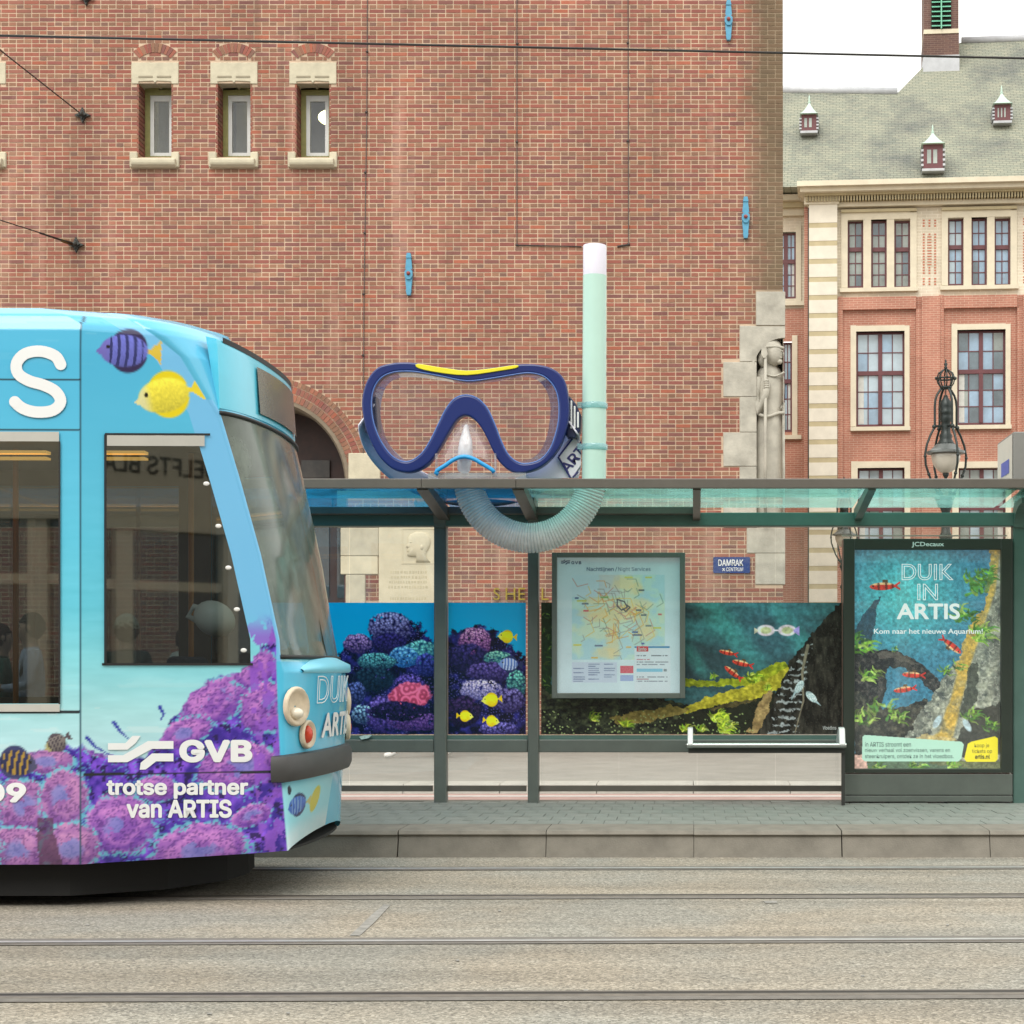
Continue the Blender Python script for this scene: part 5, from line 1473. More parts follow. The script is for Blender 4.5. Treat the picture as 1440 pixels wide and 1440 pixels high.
# ---- map case
DM=14.62
mc=empty('map_case',(PX(870,DM),DM,PZ(982,DM))); tag(mc,'framed tram network map case with blue-tinted map hung on shelter wall','map case')
iv2=Matrix.Translation(-Vector(mc.location))
def MCs(o): o.data.transform(iv2); o.parent=mc; return o
def mbox(a,b_,c,d_,y0,y1,m,n,bev=.004): 
    o=MB().box(PX(a,y0),PX(b_,y0),y0,y1,PZ(d_,y0),PZ(c,y0)).build(n,m); MCs(o)
    if bev: bevel(o,bev,2)
    return o
for q in ((776,783,777,982),(956,963.5,777,982),(783,956,777,783.5),(783,956,974.5,982)): mbox(*q,DM,DM+.09,M_SHE,'frame_bar')
mbox(780,960,780,980,DM+.06,DM+.11,M_SHB,'case_back',0)
U,V,nu,nv=film(782.5,783,956.5,975,.5)
p=Paint(U,V,(206,224,230)); p.C=np.array((196,222,226.))[None]+np.array((14,8,10.))[None]*((V-783)/192)[:,None]+(fbm(U*.04,V*.04,2)-.5)[:,None]*14
mp=(U>804)&(U<935)&(V>808)&(V<928)
p.over(mp*1.0,(186,222,212)); t=fbm(U*.035,V*.035,12,4)
p.over(mp*sstep(.5,.62,t)*.8,(208,226,196)); p.over(mp*sstep(.62,.55,fbm(U*.03,V*.04,31,4))*sstep(.52,.45,t)*.7,(170,212,226))
p.over(((U>804)&(U<842)&(V>808)&(V<840))*1.0,(192,220,226)); p.over(((U>842)&(U<872)&(V>808)&(V<838))*.7,(202,208,214))
for cx,cy,rx,ry in ((878,820,16,10),(895,828,10,8),(840,845,16,5),(835,862,20,7),(865,862,16,12),(862,900,10,26),(852,918,18,8),(906,882,10,12),(910,890,12,10),(900,850,18,8),(890,862,20,12),(840,868,14,6)):
    p.over(p.ell(cx,cy,rx,ry,0,.4,.35,int(cx+cy),.2)[0]*mp*.6,(236,214,150))
rr=random.Random(5)
for i in range(90):
    x=rr.gauss(872,26); y=rr.gauss(862,26)
    if not(808<x<930 and 812<y<924): continue
    a=rr.choice((0,.5,1.2,2.4,2.9,1.57)); l=rr.uniform(6,20); pts=[(x,y),(x+math.cos(a)*l,y+math.sin(a)*l),(x+math.cos(a+.6)*l*1.5,y+math.sin(a+.6)*l*1.4)]
    p.over(p.stroke(pts,.5,False)*mp*.7,rr.choice(((226,170,70),(214,150,80),(150,150,140),(196,130,110),(120,150,130),(230,196,90))))
for pts in ([(868,843),(878,846),(882,854),(874,858),(868,852),(868,843)],[(880,850),(886,854),(880,860),(876,856)]): p.over(p.stroke(pts,.8,False),(60,56,70))
for x,y,w,c in ((818,845,14,(196,200,70)),(884,812,12,(206,206,80)),(912,812,10,(206,206,80)),(812,907,12,(214,206,60)),(924,883,12,(200,200,60)),(836,925,10,(220,180,70)),(884,910,8,(226,180,90)),(824,859,8,(200,60,70)),(902,830,9,(70,80,90)),(928,864,6,(206,100,100)),(896,893,14,(80,90,120)),(842,908,12,(90,100,130)),(823,849,10,(70,90,110)),(898,858,8,(90,100,110)),(905,865,8,(80,100,110)),(912,880,9,(90,110,110)),(893,889,9,(60,90,150)),(904,905,5,(50,70,150)),(850,840,12,(120,170,90)),(811,841,6,(50,70,120))):
    p.over(((np.abs(U-x)<w/2)&(np.abs(V-y)<1.2))*.85,c)
lg=(U>804)&(U<868)&(V>931)&(V<960); p.over(lg*.7,(196,206,226))
for k in range(30):
    x=rr.choice((806,827,849)); y=934+rr.randint(0,8)*3; p.over(((U>x)&(U<x+rr.uniform(8,18))&(np.abs(V-y)<.6))*.6,(110,124,160))
p.over(((U>872)&(U<891)&(V>936)&(V<947))*1.,(206,66,92)); p.over(((U>872)&(U<891)&(V>949)&(V<958))*1.,(150,170,216))
inf=(U>892)&(U<943)&(V>908)&(V<974); p.over(inf*1.,(216,228,234))
p.over(((U>892)&(U<942)&(V>908.5)&(V<911.5))*1.,(30,130,180)); p.over(((U>895)&(U<912)&(V>908.5)&(V<916.5))*1.,(200,40,52))
for k,(y,c,w) in enumerate(((922,(70,76,90),44),(927.5,(190,110,120),20),(931,(120,126,140),45),(934.5,(120,126,140),40),(952,(110,120,136),44),(955,(170,110,120),18),(958,(120,126,140),44))):
    dash=(vnoise(U*.55,np.full_like(U,k*7.3),3)>.3); p.over(((U>895)&(U<895+w)&(np.abs(V-y)<(1.0 if k==0 else .6)))*dash*.8,c)
p.over(((U>895)&(U<932)&(V>940)&(V<945))*1.,(130,196,222)); p.over(((U>933)&(U<938)&(V>940.5)&(V<944.5))*.8,(110,124,130))
o=film_mesh('map_sheet',U,V,nu,nv,DM+.052,np.clip(p.C,0,255),print_mat('map_paper',.7,.2,added_glow=.12),None,1.0); MCs(o)  # slight glow added to the map paper, no lamp behind it
M_INKB=mat('navy_ink',(52,92,140),.6,var=0); M_INKD=mat('deep_ink',(30,66,120),.6,var=0)
def mlet(t,box,m,**k): MCs(lettering(t,box,DM+.049,m,None,**k))
mlet('Nachtlijnen',(825,797.5,863,804.5),M_INKB,weight=.012); mlet('/',(865,797,868,803.5),M_INKB); mlet('Night Services',(869.5,797.5,915,804.5),M_INKB)
mlet('GVB',(803.5,789,817.5,793.5),M_INKD,weight=.03,spacing=1.2); mlet('Info',(897.5,910.5,909,915.2),M_INKW,weight=.02)
def wave_logo(x0,y0,x1,y1):
    sx=(x1-x0)/320.; sy=(y1-y0)/163.
    polys=[[(0,35),(85,35),(120,0),(160,0),(135,35),(95,67),(0,67)],[(0,93),(75,93),(195,25),(320,25),(320,63),(215,63),(95,127),(0,127)],[(155,163),(160,130),(215,85),(320,85),(320,123),(235,123),(185,162)]]
    return [[(x0+a*sx,y0+b_*sy) for a,b_ in q] for q in polys]
b=MB()
for q in wave_logo(789,787,801.5,794):
    n=len(b.v); b.v+=[tuple(P(x,y,DM+.049)) for x,y in q]; b.f.append(tuple(range(n,n+len(q)))[::-1])
MCs(b.build('wave_logo',M_INKD))
yy=DM+.030; MCs(MB().quad((PX(782.8,yy),yy,PZ(974.8,yy)),(PX(956.2,yy),yy,PZ(974.8,yy)),(PX(956.2,yy),yy,PZ(783.3,yy)),(PX(782.8,yy),yy,PZ(783.3,yy))).build('cover_glass',glass('map_case_glass',(246,251,251),.10,(225,236,236),base=.05)))

# ---- poster case
DA=14.72
ac=empty('poster_case',(PX(1305,DA),DA,PZ0)); tag(ac,'tall dark green advertising case with underwater poster at the shelter end','poster case')
iv3=Matrix.Translation(-Vector(ac.location))
def AC_(o): o.data.transform(iv3); o.parent=ac; return o
def abox(a,b_,c,d_,y0,y1,m,n,bev=.004):
    o=MB().box(PX(a,y0),PX(b_,y0),y0,y1,PZ(d_,y0),PZ(c,y0)).build(n,m); AC_(o)
    if bev: bevel(o,bev,2)
    return o
M_CASE=mat('case_green_black',(58,66,60),.3,.2,var=.08,scale=4)
zfl=PZ0
for q in ((1186,1202,757.5,1087),(1408,1424,757.5,1087),(1202,1408,757.5,773),(1202,1408,1081,1087)): abox(*q,DA,DA+.16,M_CASE,'frame_bar')
abox(1187,1424,1088.5,1118,DA+.01,DA+.18,M_SHE,'base_panel'); abox(1187,1424,1119,1127.5,DA+.012,DA+.18,M_SHE,'plinth')
abox(1187,1423,760,1086,DA+.10,DA+.17,M_CASE,'case_back',0)
# glass fin above the case
AC_(MB().quad((PX(1184,DA+.08),DA+.08,PZ(757,DA)),(PX(1418,DA+.08),DA+.08,PZ(757,DA)),(PX(1418,DA+.08),DA+.08,PZ(742,DA)),(PX(1184,DA+.08),DA+.08,PZ(742,DA))).build('top_glass',G_CLEAR)); abox(1184,1416,752.5,754,DA+.06,DA+.10,M_ALU,'top_rail',0)
U,V,nu,nv=film(1201,772.5,1409,1082,.55)
p=Paint(U,V,(40,120,150))
x=(U-1202)/206; y=(V-773)/308
c1=np.array((84,182,186.)); c2=np.array((62,116,146.))
rad=np.exp(-((x-.35)**2/.16+(y-.22)**2/.06))
p.C=c2[None]*(1-rad[:,None])+c1[None]*rad[:,None]; p.over(sstep(.25,.9,y)*.6,(58,128,152)); p.C+=((fbm(U*.08,V*.08,3)-.5)*26)[:,None]
# left root, bridge, dark
p.over(p.poly([(1200,890),(1216,862),(1232,842),(1238,838),(1231,868),(1224,910),(1200,915)],4,.14),(44,72,90))
p.over(p.poly([(1200,912),(1216,912),(1250,914),(1275,920),(1296,935),(1320,955),(1340,975),(1330,985),(1302,965),(1272,938),(1248,938),(1244,980),(1236,1000),(1224,990),(1200,985)],4,.14),np.array((30,32,38.))[None]+np.array((76,66,54.))[None]*np.clip(fbm(U*.25,V*.25,19,5)*2-.8,0,1)[:,None])
p.over(p.poly([(1200,970),(1222,985),(1232,992),(1250,998),(1300,985),(1320,1000),(1300,1040),(1200,1085)],6,.12),np.array((32,34,38.))[None]+np.array((80,74,52.))[None]*np.clip(fbm(U*.2,V*.2,29,5)*2-.8,0,1)[:,None])
t=fbm(U*.2,V*.2,17); 
p.over(p.poly([(1232,918),(1262,916),(1290,934),(1280,934),(1250,924),(1236,926)],3)*.8,(96,90,84))
# rock mass right
rk=p.poly([(1410,770),(1394,772),(1392,800),(1386,850),(1366,880),(1352,905),(1350,925),(1330,950),(1312,975),(1290,1010),(1272,1040),(1262,1060),(1320,1075),(1410,1085)],6,.12,3)
t=fbm(U*.11,V*.11,23,5); cr=worley(U/11+t*2,V/15,29)
rkc=np.array((74,80,78.))[None]+np.array((112,108,88.))[None]*np.clip(t*1.5-.25,0,1)[:,None]
p.over(rk,rkc); p.over(rk*sstep(.55,.8,cr)*.6,(46,52,56)); p.over(rk*(fbm(U*.3,V*.3,44)>.62)*.5,(196,196,180))
for pts,w in (([(1398,775),(1392,830),(1375,880),(1358,930),(1346,980),(1336,1010)],8),([(1370,868),(1356,905),(1352,940)],9),([(1340,1000),(1330,1035),(1300,1055)],10)):
    m=p.stroke(pts,w,False)*rk; p.over(m*np.clip(t*1.8-.1,0,1)*.9,(206,168,72))
p.over(p.poly([(1360,940),(1375,930),(1372,985),(1362,1010),(1352,1010)],5)*.75,(50,54,48)); p.over(p.poly([(1368,1000),(1410,985),(1410,1060),(1350,1065),(1340,1050)],6)*.85,(44,44,42))
p.over(p.poly([(1272,1048),(1300,1030),(1345,1040),(1320,1062),(1270,1062)],5)*.8,(196,176,120)); p.over(p.poly([(1300,1064),(1345,1040),(1350,1046),(1320,1068)],3),(110,96,74))
p.over(p.poly([(1200,1062),(1216,1060),(1222,1085),(1200,1085)],3),(206,170,156)); p.over(p.poly([(1220,1070),(1410,1070),(1410,1085),(1220,1085)],4)*.7,(96,104,60))
gr=[(150,205,70),(110,180,60),(190,220,110),(80,140,60)]
for cx,cy,n,sz in ((1374,826,26,26),(1386,812,22,20),(1356,866,24,20),(1380,892,26,22),(1209,908,26,24),(1222,950,22,18),(1212,1010,20,20),(1240,1002,14,26),(1262,1010,14,18),(1366,1008,22,16),(1394,1022,18,16),(1350,938,10,12),(1232,1080,16,14),(1290,1080,30,14),(1340,1078,30,14),(1258,914,10,8),(1330,945,12,12)):
    p.leaves(cx,cy,n,sz,gr,int(cx*3+cy),1.2)
for a in ((1243,824.5,42,-2),(1284,949,32,3),(1272,969.5,32,-8)): p.barb(*a)
p.barb(1338,908,36,-142,1)
for cx,cy,an in ((1318,1015,-60),(1360,1020,60)):
    m=p.ell(cx,cy,10,4.5,an,.2)[0]; p.over(m,(170,190,196))
p.C*=(.66+.68*fbm(U*.30,V*.30,61,5))[:,None]
def rpoly(pts,c): p.over(p.poly(pts),c)
rpoly([(1213,1036),(1216,1033.5),(1352,1043),(1355.5,1047),(1352,1067),(1348,1070.5),(1216,1070.5),(1212,1067)],(178,220,200))
rpoly([(1356,1067),(1361,1046),(1366,1043),(1399,1035.5),(1403,1038),(1403.5,1067),(1400,1071),(1359,1071)],(240,224,40))
o=film_mesh('poster',U,V,nu,nv,DA+.06,np.clip(p.C,0,255),print_mat('poster_paper',.4,.3,added_glow=.34),None,1.0); AC_(o)  # glow added to the paper to brighten the poster
def alet(t,box,m,d=DA+.055,**k): AC_(lettering(t,box,d,m,None,**k))
M_INKT=mat('teal_ink',(56,92,92),.6,var=0); M_INKO=mat('olive_ink',(110,104,30),.6,var=0); M_INKK=mat('dark_ink',(50,54,30),.6,var=0)
M_INKL=mat('glowing_white_ink',(240,244,242),.5,var=0,emit=(240,244,242),estr=.35)  # white lettering given an added glow to read brighter
alet('DUIK',(1268,793,1341,816),M_INKL,outline=.017,plain=True); alet('IN',(1290,821,1319,844),M_INKL,outline=.017,plain=True)
alet('ARTIS',(1261,848.5,1350,871),M_INKL,weight=.026,plain=True)
alet('Kom naar het nieuwe Aquarium!',(1229,884,1382,893.5),M_INKL,weight=.012,plain=True)
alet('in ARTIS stroomt een',(1216.5,1043.5,1281,1050),M_INKT); alet('nieuw verhaal vol zoenvissen, varens en',(1216.5,1052,1336,1058.5),M_INKT); alet('steenkruipers, ontdek ze in het vloedbos.',(1216.5,1060.5,1341,1067.5),M_INKT)
alet('koop je',(1370.5,1045.5,1391,1052),M_INKO); alet('tickets op',(1367,1053.5,1395,1060),M_INKO); alet('artis.nl',(1371,1061,1392,1067),M_INKK,weight=.02)
alet('JCDecaux',(1282,762,1327.5,770),M_INKW,d=DA-.003,weight=.02,plain=True)
yy=DA+.03; AC_(MB().quad((PX(1201.5,yy),yy,PZ(1081.5,yy)),(PX(1408.5,yy),yy,PZ(1081.5,yy)),(PX(1408.5,yy),yy,PZ(772.8,yy)),(PX(1201.5,yy),yy,PZ(772.8,yy))).build('cover_glass',glass('case_glass',(250,253,252),.05,(220,232,228),base=.05)))

# sign box on the shelter roof end
sb=empty('roof_sign_box',(PX(1440,13.9),13.9,PZ(673,13.9))); tag(sb,'grey sign box with pale side face standing on the shelter roof end','sign box')
iv4=Matrix.Translation(-Vector(sb.location))
o=MB().box(PX(1425,13.6),PX(1500,13.6),13.6,14.3,PZ(676,13.6),PZ(607,13.6)).build('box_shell',mat('sign_grey',(132,132,128),.5,var=.06)); o.data.transform(iv4); o.parent=sb; bevel(o,.008,2)
# pale side face, slightly proud of the shell, with a blue mark
xs_=PX(1425,13.6)-.004
o=MB().quad((xs_,14.28,PZ(674,13.6)),(xs_,13.62,PZ(674,13.6)),(xs_,13.62,PZ(610,13.6)),(xs_,14.28,PZ(610,13.6))).build('side_face',mat('sign_white',(226,222,212),.4,var=.04)); o.data.transform(iv4); o.parent=sb
o=MB().quad((xs_-.003,14.1,PZ(662,13.6)),(xs_-.003,13.75,PZ(662,13.6)),(xs_-.003,13.75,PZ(642,13.6)),(xs_-.003,14.1,PZ(642,13.6))).build('blue_mark',mat('blue_print',(96,112,196),.5,var=.1)); o.data.transform(iv4); o.parent=sb
# ================================================================== GIANT DIVING MASK AND SNORKEL ON THE ROOF
DK=13.95
def KQ(c): return (480+c[0]/3.6, 480+c[1]/3.6)
def crom(pts,n=6):
    out=[]; m=len(pts)
    for i in range(m):
        p0,p1,p2,p3=[np.array(pts[(i+k)%m],float) for k in (-1,0,1,2)]
        for j in range(n):
            t=j/n
            out.append(tuple(.5*((2*p1)+(-p0+p2)*t+(2*p0-5*p1+4*p2-p3)*t*t+(-p0+3*p1-3*p2+p3)*t**3)))
    return out
outer=[(330,113),(390,118),(510,138),(640,152),(770,140),(890,124),(1000,125),(1080,150),(1130,200),(1150,280),(1155,370),(1140,450),(1110,530),(1060,600),(1000,645),(920,668),(860,658),(810,620),(775,565),(745,500),(712,440),(680,402),(635,378),(590,400),(550,460),(510,530),(465,600),(420,640),(350,665),(270,650),(210,600),(165,530),(130,440),(113,350),(115,280),(140,200),(190,140),(260,118)]
mid=[(330,155),(400,160),(510,180),(640,204),(770,190),(890,170),(960,164),(1030,182),(1080,232),(1103,300),(1105,390),(1090,470),(1060,550),(1010,605),(940,625),(890,615),(845,575),(810,505),(775,415),(738,340),(690,294),(635,279),(580,296),(535,350),(495,430),(455,510),(415,570),(360,610),(310,612),(255,580),(205,510),(172,430),(158,350),(160,280),(178,225),(215,182),(270,160)]
back=[(330,182),(400,184),(510,198),(640,216),(770,206),(890,186),(950,182),(1000,202),(1038,250),(1058,320),(1055,400),(1040,480),(1010,550),(965,592),(910,606),(875,598),(842,562),(808,496),(775,412),(738,342),(690,298),(635,283),(580,300),(535,354),(497,432),(460,508),(420,562),(370,594),(320,596),(270,562),(232,500),(208,430),(198,360),(206,290),(222,240),(250,205),(290,186)]
mk=empty('diving_mask',tuple(P(658,668,DK))); tag(mk,'giant navy diving mask with yellow stripe standing on the shelter roof','diving mask')
ivk=Matrix.Translation(-Vector(mk.location))
def MK(o): o.data.transform(ivk); o.parent=mk; return o
M_NAVY=mat('navy_plastic',(20,40,106),.32,var=.05,scale=4,spec=.5); M_YEL=mat('yellow_plastic',(240,226,40),.4,var=.03)
G_LENS=glass('mask_lens',(244,248,250),.035,(235,235,245)); G_SKIRT=glass('clear_skirt',(150,168,220),.22,(96,112,186),glow=.5); G_SIL=glass('clear_silicone',(244,244,246),.20,(236,234,242),glow=.4)
def flat_ring(a,b_,d,ext,bev,m,name):
    cu=bpy.data.curves.new(name,'CURVE'); cu.dimensions='2D'; cu.fill_mode='BOTH'; cu.extrude=ext; cu.bevel_depth=bev; cu.bevel_resolution=3
    for pts in (a,b_):
        if not pts: continue
        sp=cu.splines.new('POLY'); sp.points.add(len(pts)-1); sp.use_cyclic_u=True
        for i,(x,y) in enumerate(pts): sp.points[i].co=(x,y,0,1)
    o=bpy.data.objects.new(name,cu); COL.objects.link(o)
    me=bpy.data.meshes.new_from_object(o.evaluated_get(bpy.context.evaluated_depsgraph_get()))
    bpy.data.objects.remove(o)
    me.transform(Matrix(((1,0,0,0),(0,0,-1,d),(0,1,0,0),(0,0,0,1))))   # z of the curve points to the camera
    me.materials.clear(); me.materials.append(m)
    o=bpy.data.objects.new(name,me); COL.objects.link(o); me.polygons.foreach_set('use_smooth',[True]*len(me.polygons)); me.set_sharp_from_angle(angle=R(40))
    return MK(o)
def kxz(pts,d=DK): return [(PX(*( (KQ(c)[0],d) )),PZ(KQ(c)[1],d)) for c in pts]
def shrink(pts,k):   # move inwards along the normal
    n=len(pts); out=[]
    for i in range(n):
        a=np.array(pts[i-1]);b_=np.array(pts[(i+1)%n]); t=b_-a; t=t/(np.linalg.norm(t)+1e-9); out.append((pts[i][0]+t[1]*k*-1,pts[i][1]+t[0]*k))
    return out
O=kxz(crom(outer,4)); Md=kxz(crom(mid,4)); Bk=kxz(crom(back,4),DK+.30)
flat_ring(shrink(O,-.012),shrink(Md,.012),DK,.045,.014,M_NAVY,'frame')
flat_ring(kxz(crom([(395,124),(510,142),(640,158),(770,146),(885,130),(888,140),(800,155),(640,176),(500,163),(400,142)],3)),None,DK-.058,.008,.004,M_YEL,'stripe')
b=MB(); n=len(Md)
b.v=[(x,DK+.03,z) for x,z in Md]+[(x,DK+.16,z) for x,z in [((a[0]+c[0])/2,(a[1]+c[1])/2) for a,c in zip(Md,Bk)]] if len(Bk)==len(Md) else []
if b.v:
    b.v+=[(x,DK+.30,z) for x,z in Bk]
    for k in range(2):
        for i in range(n):
            j=(i+1)%n; b.f.append((k*n+i,k*n+j,(k+1)*n+j,(k+1)*n+i))
    MK(b.build('skirt',G_SKIRT,None,True))
b=MB(); b.v=[(x,DK+.01,z) for x,z in Md]; b.f=[tuple(range(n))]; MK(b.build('lens',G_LENS))
# light edge bead round the lens opening
MK(MB().tube([(x,DK-.052,z) for x,z in shrink(Md,-.002)],.006,5,True).build('edge_bead',mat('bead_blue',(90,124,190),.25,var=0),None,True))
# nose pocket of clear silicone, ridge and blue lip
b=MB(); nose=[(470,640),(510,540),(550,465),(590,410),(635,385),(680,410),(712,450),(745,510),(775,575),(790,640)]
cen=(632,520)
for i,c in enumerate(nose):
    b.v.append(tuple(P(*KQ(c),DK+.02)))
for i,c in enumerate(nose):
    q=(c[0]*.45+cen[0]*.55,c[1]*.55+cen[1]*.45); b.v.append(tuple(P(*KQ(q),DK-.10)))
k=len(nose)
for i in range(k-1): b.f.append((i,i+1,k+i+1,k+i))
b.f.append(tuple(range(k,2*k))); MK(b.build('nose_pocket',G_SIL,None,True,60))
b=MB(); b.tube([P(*KQ((632,425)),DK-.09),P(*KQ((630,500)),DK-.13),P(*KQ((626,590)),DK-.12),P(*KQ((620,650)),DK-.05)],[.015,.05,.062,.05],10); MK(b.build('nose_ridge',glass('milky_silicone',(240,240,244),.55,(240,240,246)),None,True))
MK(MB().tube([P(*KQ(c),DK-.19) for c in crom([(490,672),(535,622),(590,590),(640,586),(700,612),(765,672)],5)[:-5]],.017,8).build('nose_lip',mat('cyan_plastic',(40,160,222),.35,var=.03),None,True))
MK(MB().box(*sorted((PX(606,DK),PX(742,DK))),DK-.16,DK+.2,PZ(672,DK)-.04,PZ(668,DK)).build('base_plate',glass('acrylic_plate',(232,240,238),.18)))
for a in (612,695): MK(MB().box(PX(a,DK-.1),PX(a+3,DK-.1),DK-.11,DK-.05,PZ(671,DK),PZ(640,DK)).build('acrylic_post',G_SIL))
# strap: ribbon looping round the back
zc=PZ(592,DK)
def strap(s,t):
    a=R(-8+196*s); x=PX(658,DK)+.80*math.cos(a)*1.0; y=DK+.10+.62*math.sin(a)
    z=zc-.50*math.sin(min(a,math.pi-a) if a>0 else 0) -.02
    sl=.10
    return Vector((x-(t-.5)*sl*math.cos(a)*1.2, y-(t-.5)*sl*math.sin(a), z+(t-.5)*.17))
b=MB(); ns,ntt=60,6
for i in range(ns+1):
    for j in range(ntt+1): b.v.append(tuple(strap(i/ns,j/ntt)))
for i in range(ns):
    for j in range(ntt): k=i*(ntt+1)+j; b.f.append((k,k+1,k+ntt+2,k+ntt+1))
o=b.build('strap',mat('lilac_strap',(236,234,246),.5,var=.05),None,True); MK(o)
sm=o.modifiers.new('thick','SOLIDIFY'); sm.thickness=.012
v,f=text_geo('ARTIS',.03); lo=v.min(0);hi=v.max(0)
for k,s0 in enumerate((.02,.55)):
    b=MB()
    for q in v:
        s_=s0+.0+(q[0]-lo[0])/(hi[0]-lo[0])*.30; t=.22+(q[1]-lo[1])/(hi[1]-lo[1])*.55
        pt=strap(s_,t); nrm=(pt-Vector((PX(658,DK),DK+.1,pt.z))).normalized(); b.v.append(tuple(pt+nrm*.016))
    b.f=[q for q in f]; MK(b.build('lettering',mat('indigo_print',(44,44,110),.5,var=0)))
b=MB()
for t0,t1 in ((.06,.10),(.90,.94)):
    for i in range(24):
        s0,s1=.0+i*.35/24,.0+(i+1)*.35/24
        qs=[]
        for s_,t in ((s0,t0),(s1,t0),(s1,t1),(s0,t1)):
            pt=strap(s_,t); nrm=(pt-Vector((PX(658,DK),DK+.1,pt.z))).normalized(); qs.append(pt+nrm*.015)
        b.quad(*qs)
MK(b.build('strap_border',mat('indigo_print',(44,44,110),.5)))
# strap end with its printed label, hanging from the right buckle
b=MB().prism([(PX(x,DK+.14),PZ(y,DK+.14)) for x,y in [KQ(c) for c in ((1168,478),(1214,520),(1212,640),(1200,692),(880,692),(1000,655),(1062,608),(1112,540))]],DK+.13,DK+.15); 
MK(b.build('strap_end',mat('lilac_strap',(236,234,246),.5)))
b=MB().prism([(PX(x,DK+.12),PZ(y,DK+.12)) for x,y in [KQ(c) for c in ((1098,585),(1182,480),(1213,560),(1213,625),(1170,688),(1160,688))]],DK+.112,DK+.125); MK(b.build('strap_label',mat('label_white',(240,240,246),.5,var=0)))
b=MB()
for i,(p0,p1) in enumerate((((1098,585),(1160,690)),((1200,660),(1172,688)),((1100,583),(1182,478)))):
    a0,a1=P(*KQ(p0),DK+.105),P(*KQ(p1),DK+.105); b.tube([a0,a1],.008,6)
MK(b.build('strap_border',mat('indigo_print',(44,44,110),.5)))
v,f=text_geo('ARTIS',.02); lo=v.min(0);hi=v.max(0); b=MB()
for q in v:
    s_=(q[0]-lo[0])/(hi[1]-lo[1])*62; t=(q[1]-lo[1])/(hi[1]-lo[1])*62; ca,sa=math.cos(R(50)),math.sin(R(50))
    uu=1146+s_*ca-t*sa*.9; vv_=672-s_*sa-t*ca*.9
    if uu>1216: uu=1216
    b.v.append(tuple(P(*KQ((uu,vv_)),DK+.108-q[2]*.01)))
b.f=f; MK(b.build('lettering',mat('indigo_print',(44,44,110),.5)))
# buckles
for s_ in (1,-1):
    xc=PX(658,DK)
    X=lambda c: xc+s_*(PX(KQ((c,0))[0],DK)-xc)
    pts=[(X(1150),PZ(KQ((0,270))[1],DK)),(X(1185),PZ(KQ((0,310))[1],DK)),(X(1212),PZ(KQ((0,370))[1],DK)),(X(1208),PZ(KQ((0,450))[1],DK)),(X(1180),PZ(KQ((0,488))[1],DK)),(X(1135),PZ(KQ((0,480))[1],DK))]
    if s_<0: pts=[(x+.06,z) for x,z in pts]
    bk_=MB().prism(pts if s_<0 else pts[::-1],DK+.03,DK+.20).build('buckle',mat('dark_navy',(20,34,72),.4,var=.05)); MK(bk_); bevel(bk_,.012,2)
    for i,(cx,y0,y1) in enumerate(((1163,298,440),(1180,325,440),(1197,355,436))):
        if s_>0: MK(bevel(MB().box(X(cx-5),X(cx+5),DK+.016,DK+.031,PZ(KQ((0,y1))[1],DK),PZ(KQ((0,y0))[1],DK)).build('white_rib',mat('white_rubber',(236,240,238),.5,var=0)),.006,2))

# snorkel
DSN=14.02
sn=empty('snorkel',tuple(P(836,690,DSN))); tag(sn,'giant mint green snorkel tube with corrugated bend hanging under the roof','snorkel')
ivs=Matrix.Translation(-Vector(sn.location))
def SN(o): o.data.transform(ivs); o.parent=sn; return o
sS=DSN/F
M_MINT2=mat('mint_plastic',(192,226,212),.42,var=.03,scale=3); M_SNW=mat('white_plastic',(232,228,240),.42,var=.02)
def cyl(y0,y1,r0,r1,m,name):
    return SN(MB().tube([P(836.5+(y-345)*-.004,y,DSN) for y in (y0,y1)],[r0*sS,r1*sS],32).build(name,m,None,True,40))
cyl(388,689,16.6,16.9,M_MINT2,'tube')
SN(MB().lathe([(16.5*sS,PZ(388,DSN)),(16.5*sS,PZ(347,DSN)),(16.0*sS,PZ(345.5,DSN)),(14.6*sS,PZ(345,DSN)),(14.2*sS,PZ(360,DSN))],PX(836.4,DSN),DSN,32).build('tip',M_SNW,None,True,50))
G_CLIP=glass('clear_clip',(206,232,236),.30,(180,220,226))
for y in (571,629): 
    SN(MB().lathe([(18*sS,PZ(y+4,DSN)),(18.6*sS,PZ(y+3,DSN)),(18.6*sS,PZ(y-3,DSN)),(18*sS,PZ(y-4,DSN))],PX(836,DSN),DSN,28).build('clip',G_CLIP,None,True))
    SN(MB().box(PX(812,DSN),PX(820,DSN),DSN-.02,DSN+.02,PZ(y+3,DSN),PZ(y-5,DSN)).build('clip_arm',G_CLIP))
path=[];rad=[]; N_=66; per=6
for i in range(N_*per+1):
    a=math.pi*i/(N_*per); path.append(P(745-86.5*math.cos(a),690+ 66.5*math.sin(a) if False else 670+86.5*math.sin(a),DSN)); rad.append((19.6+1.9*abs(math.cos(math.pi*i/per))**.6)*sS)
keep=[i for i,q in enumerate(path) if q.z<PZ(676,DSN)]
SN(MB().tube([path[i] for i in keep],[rad[i] for i in keep],24,cap=False).build('corrugated_bend',glass('corrugated_clear',(240,250,247),.90,(250,254,252),rough=.12,glow=.22),None,True))
SN(MB().tube([path[i] for i in keep][::6],.083,20,cap=False).build('inner_liner',glass('liner_clear',(246,250,248),.2,(242,248,246),rough=.2,glow=.5),None,True))

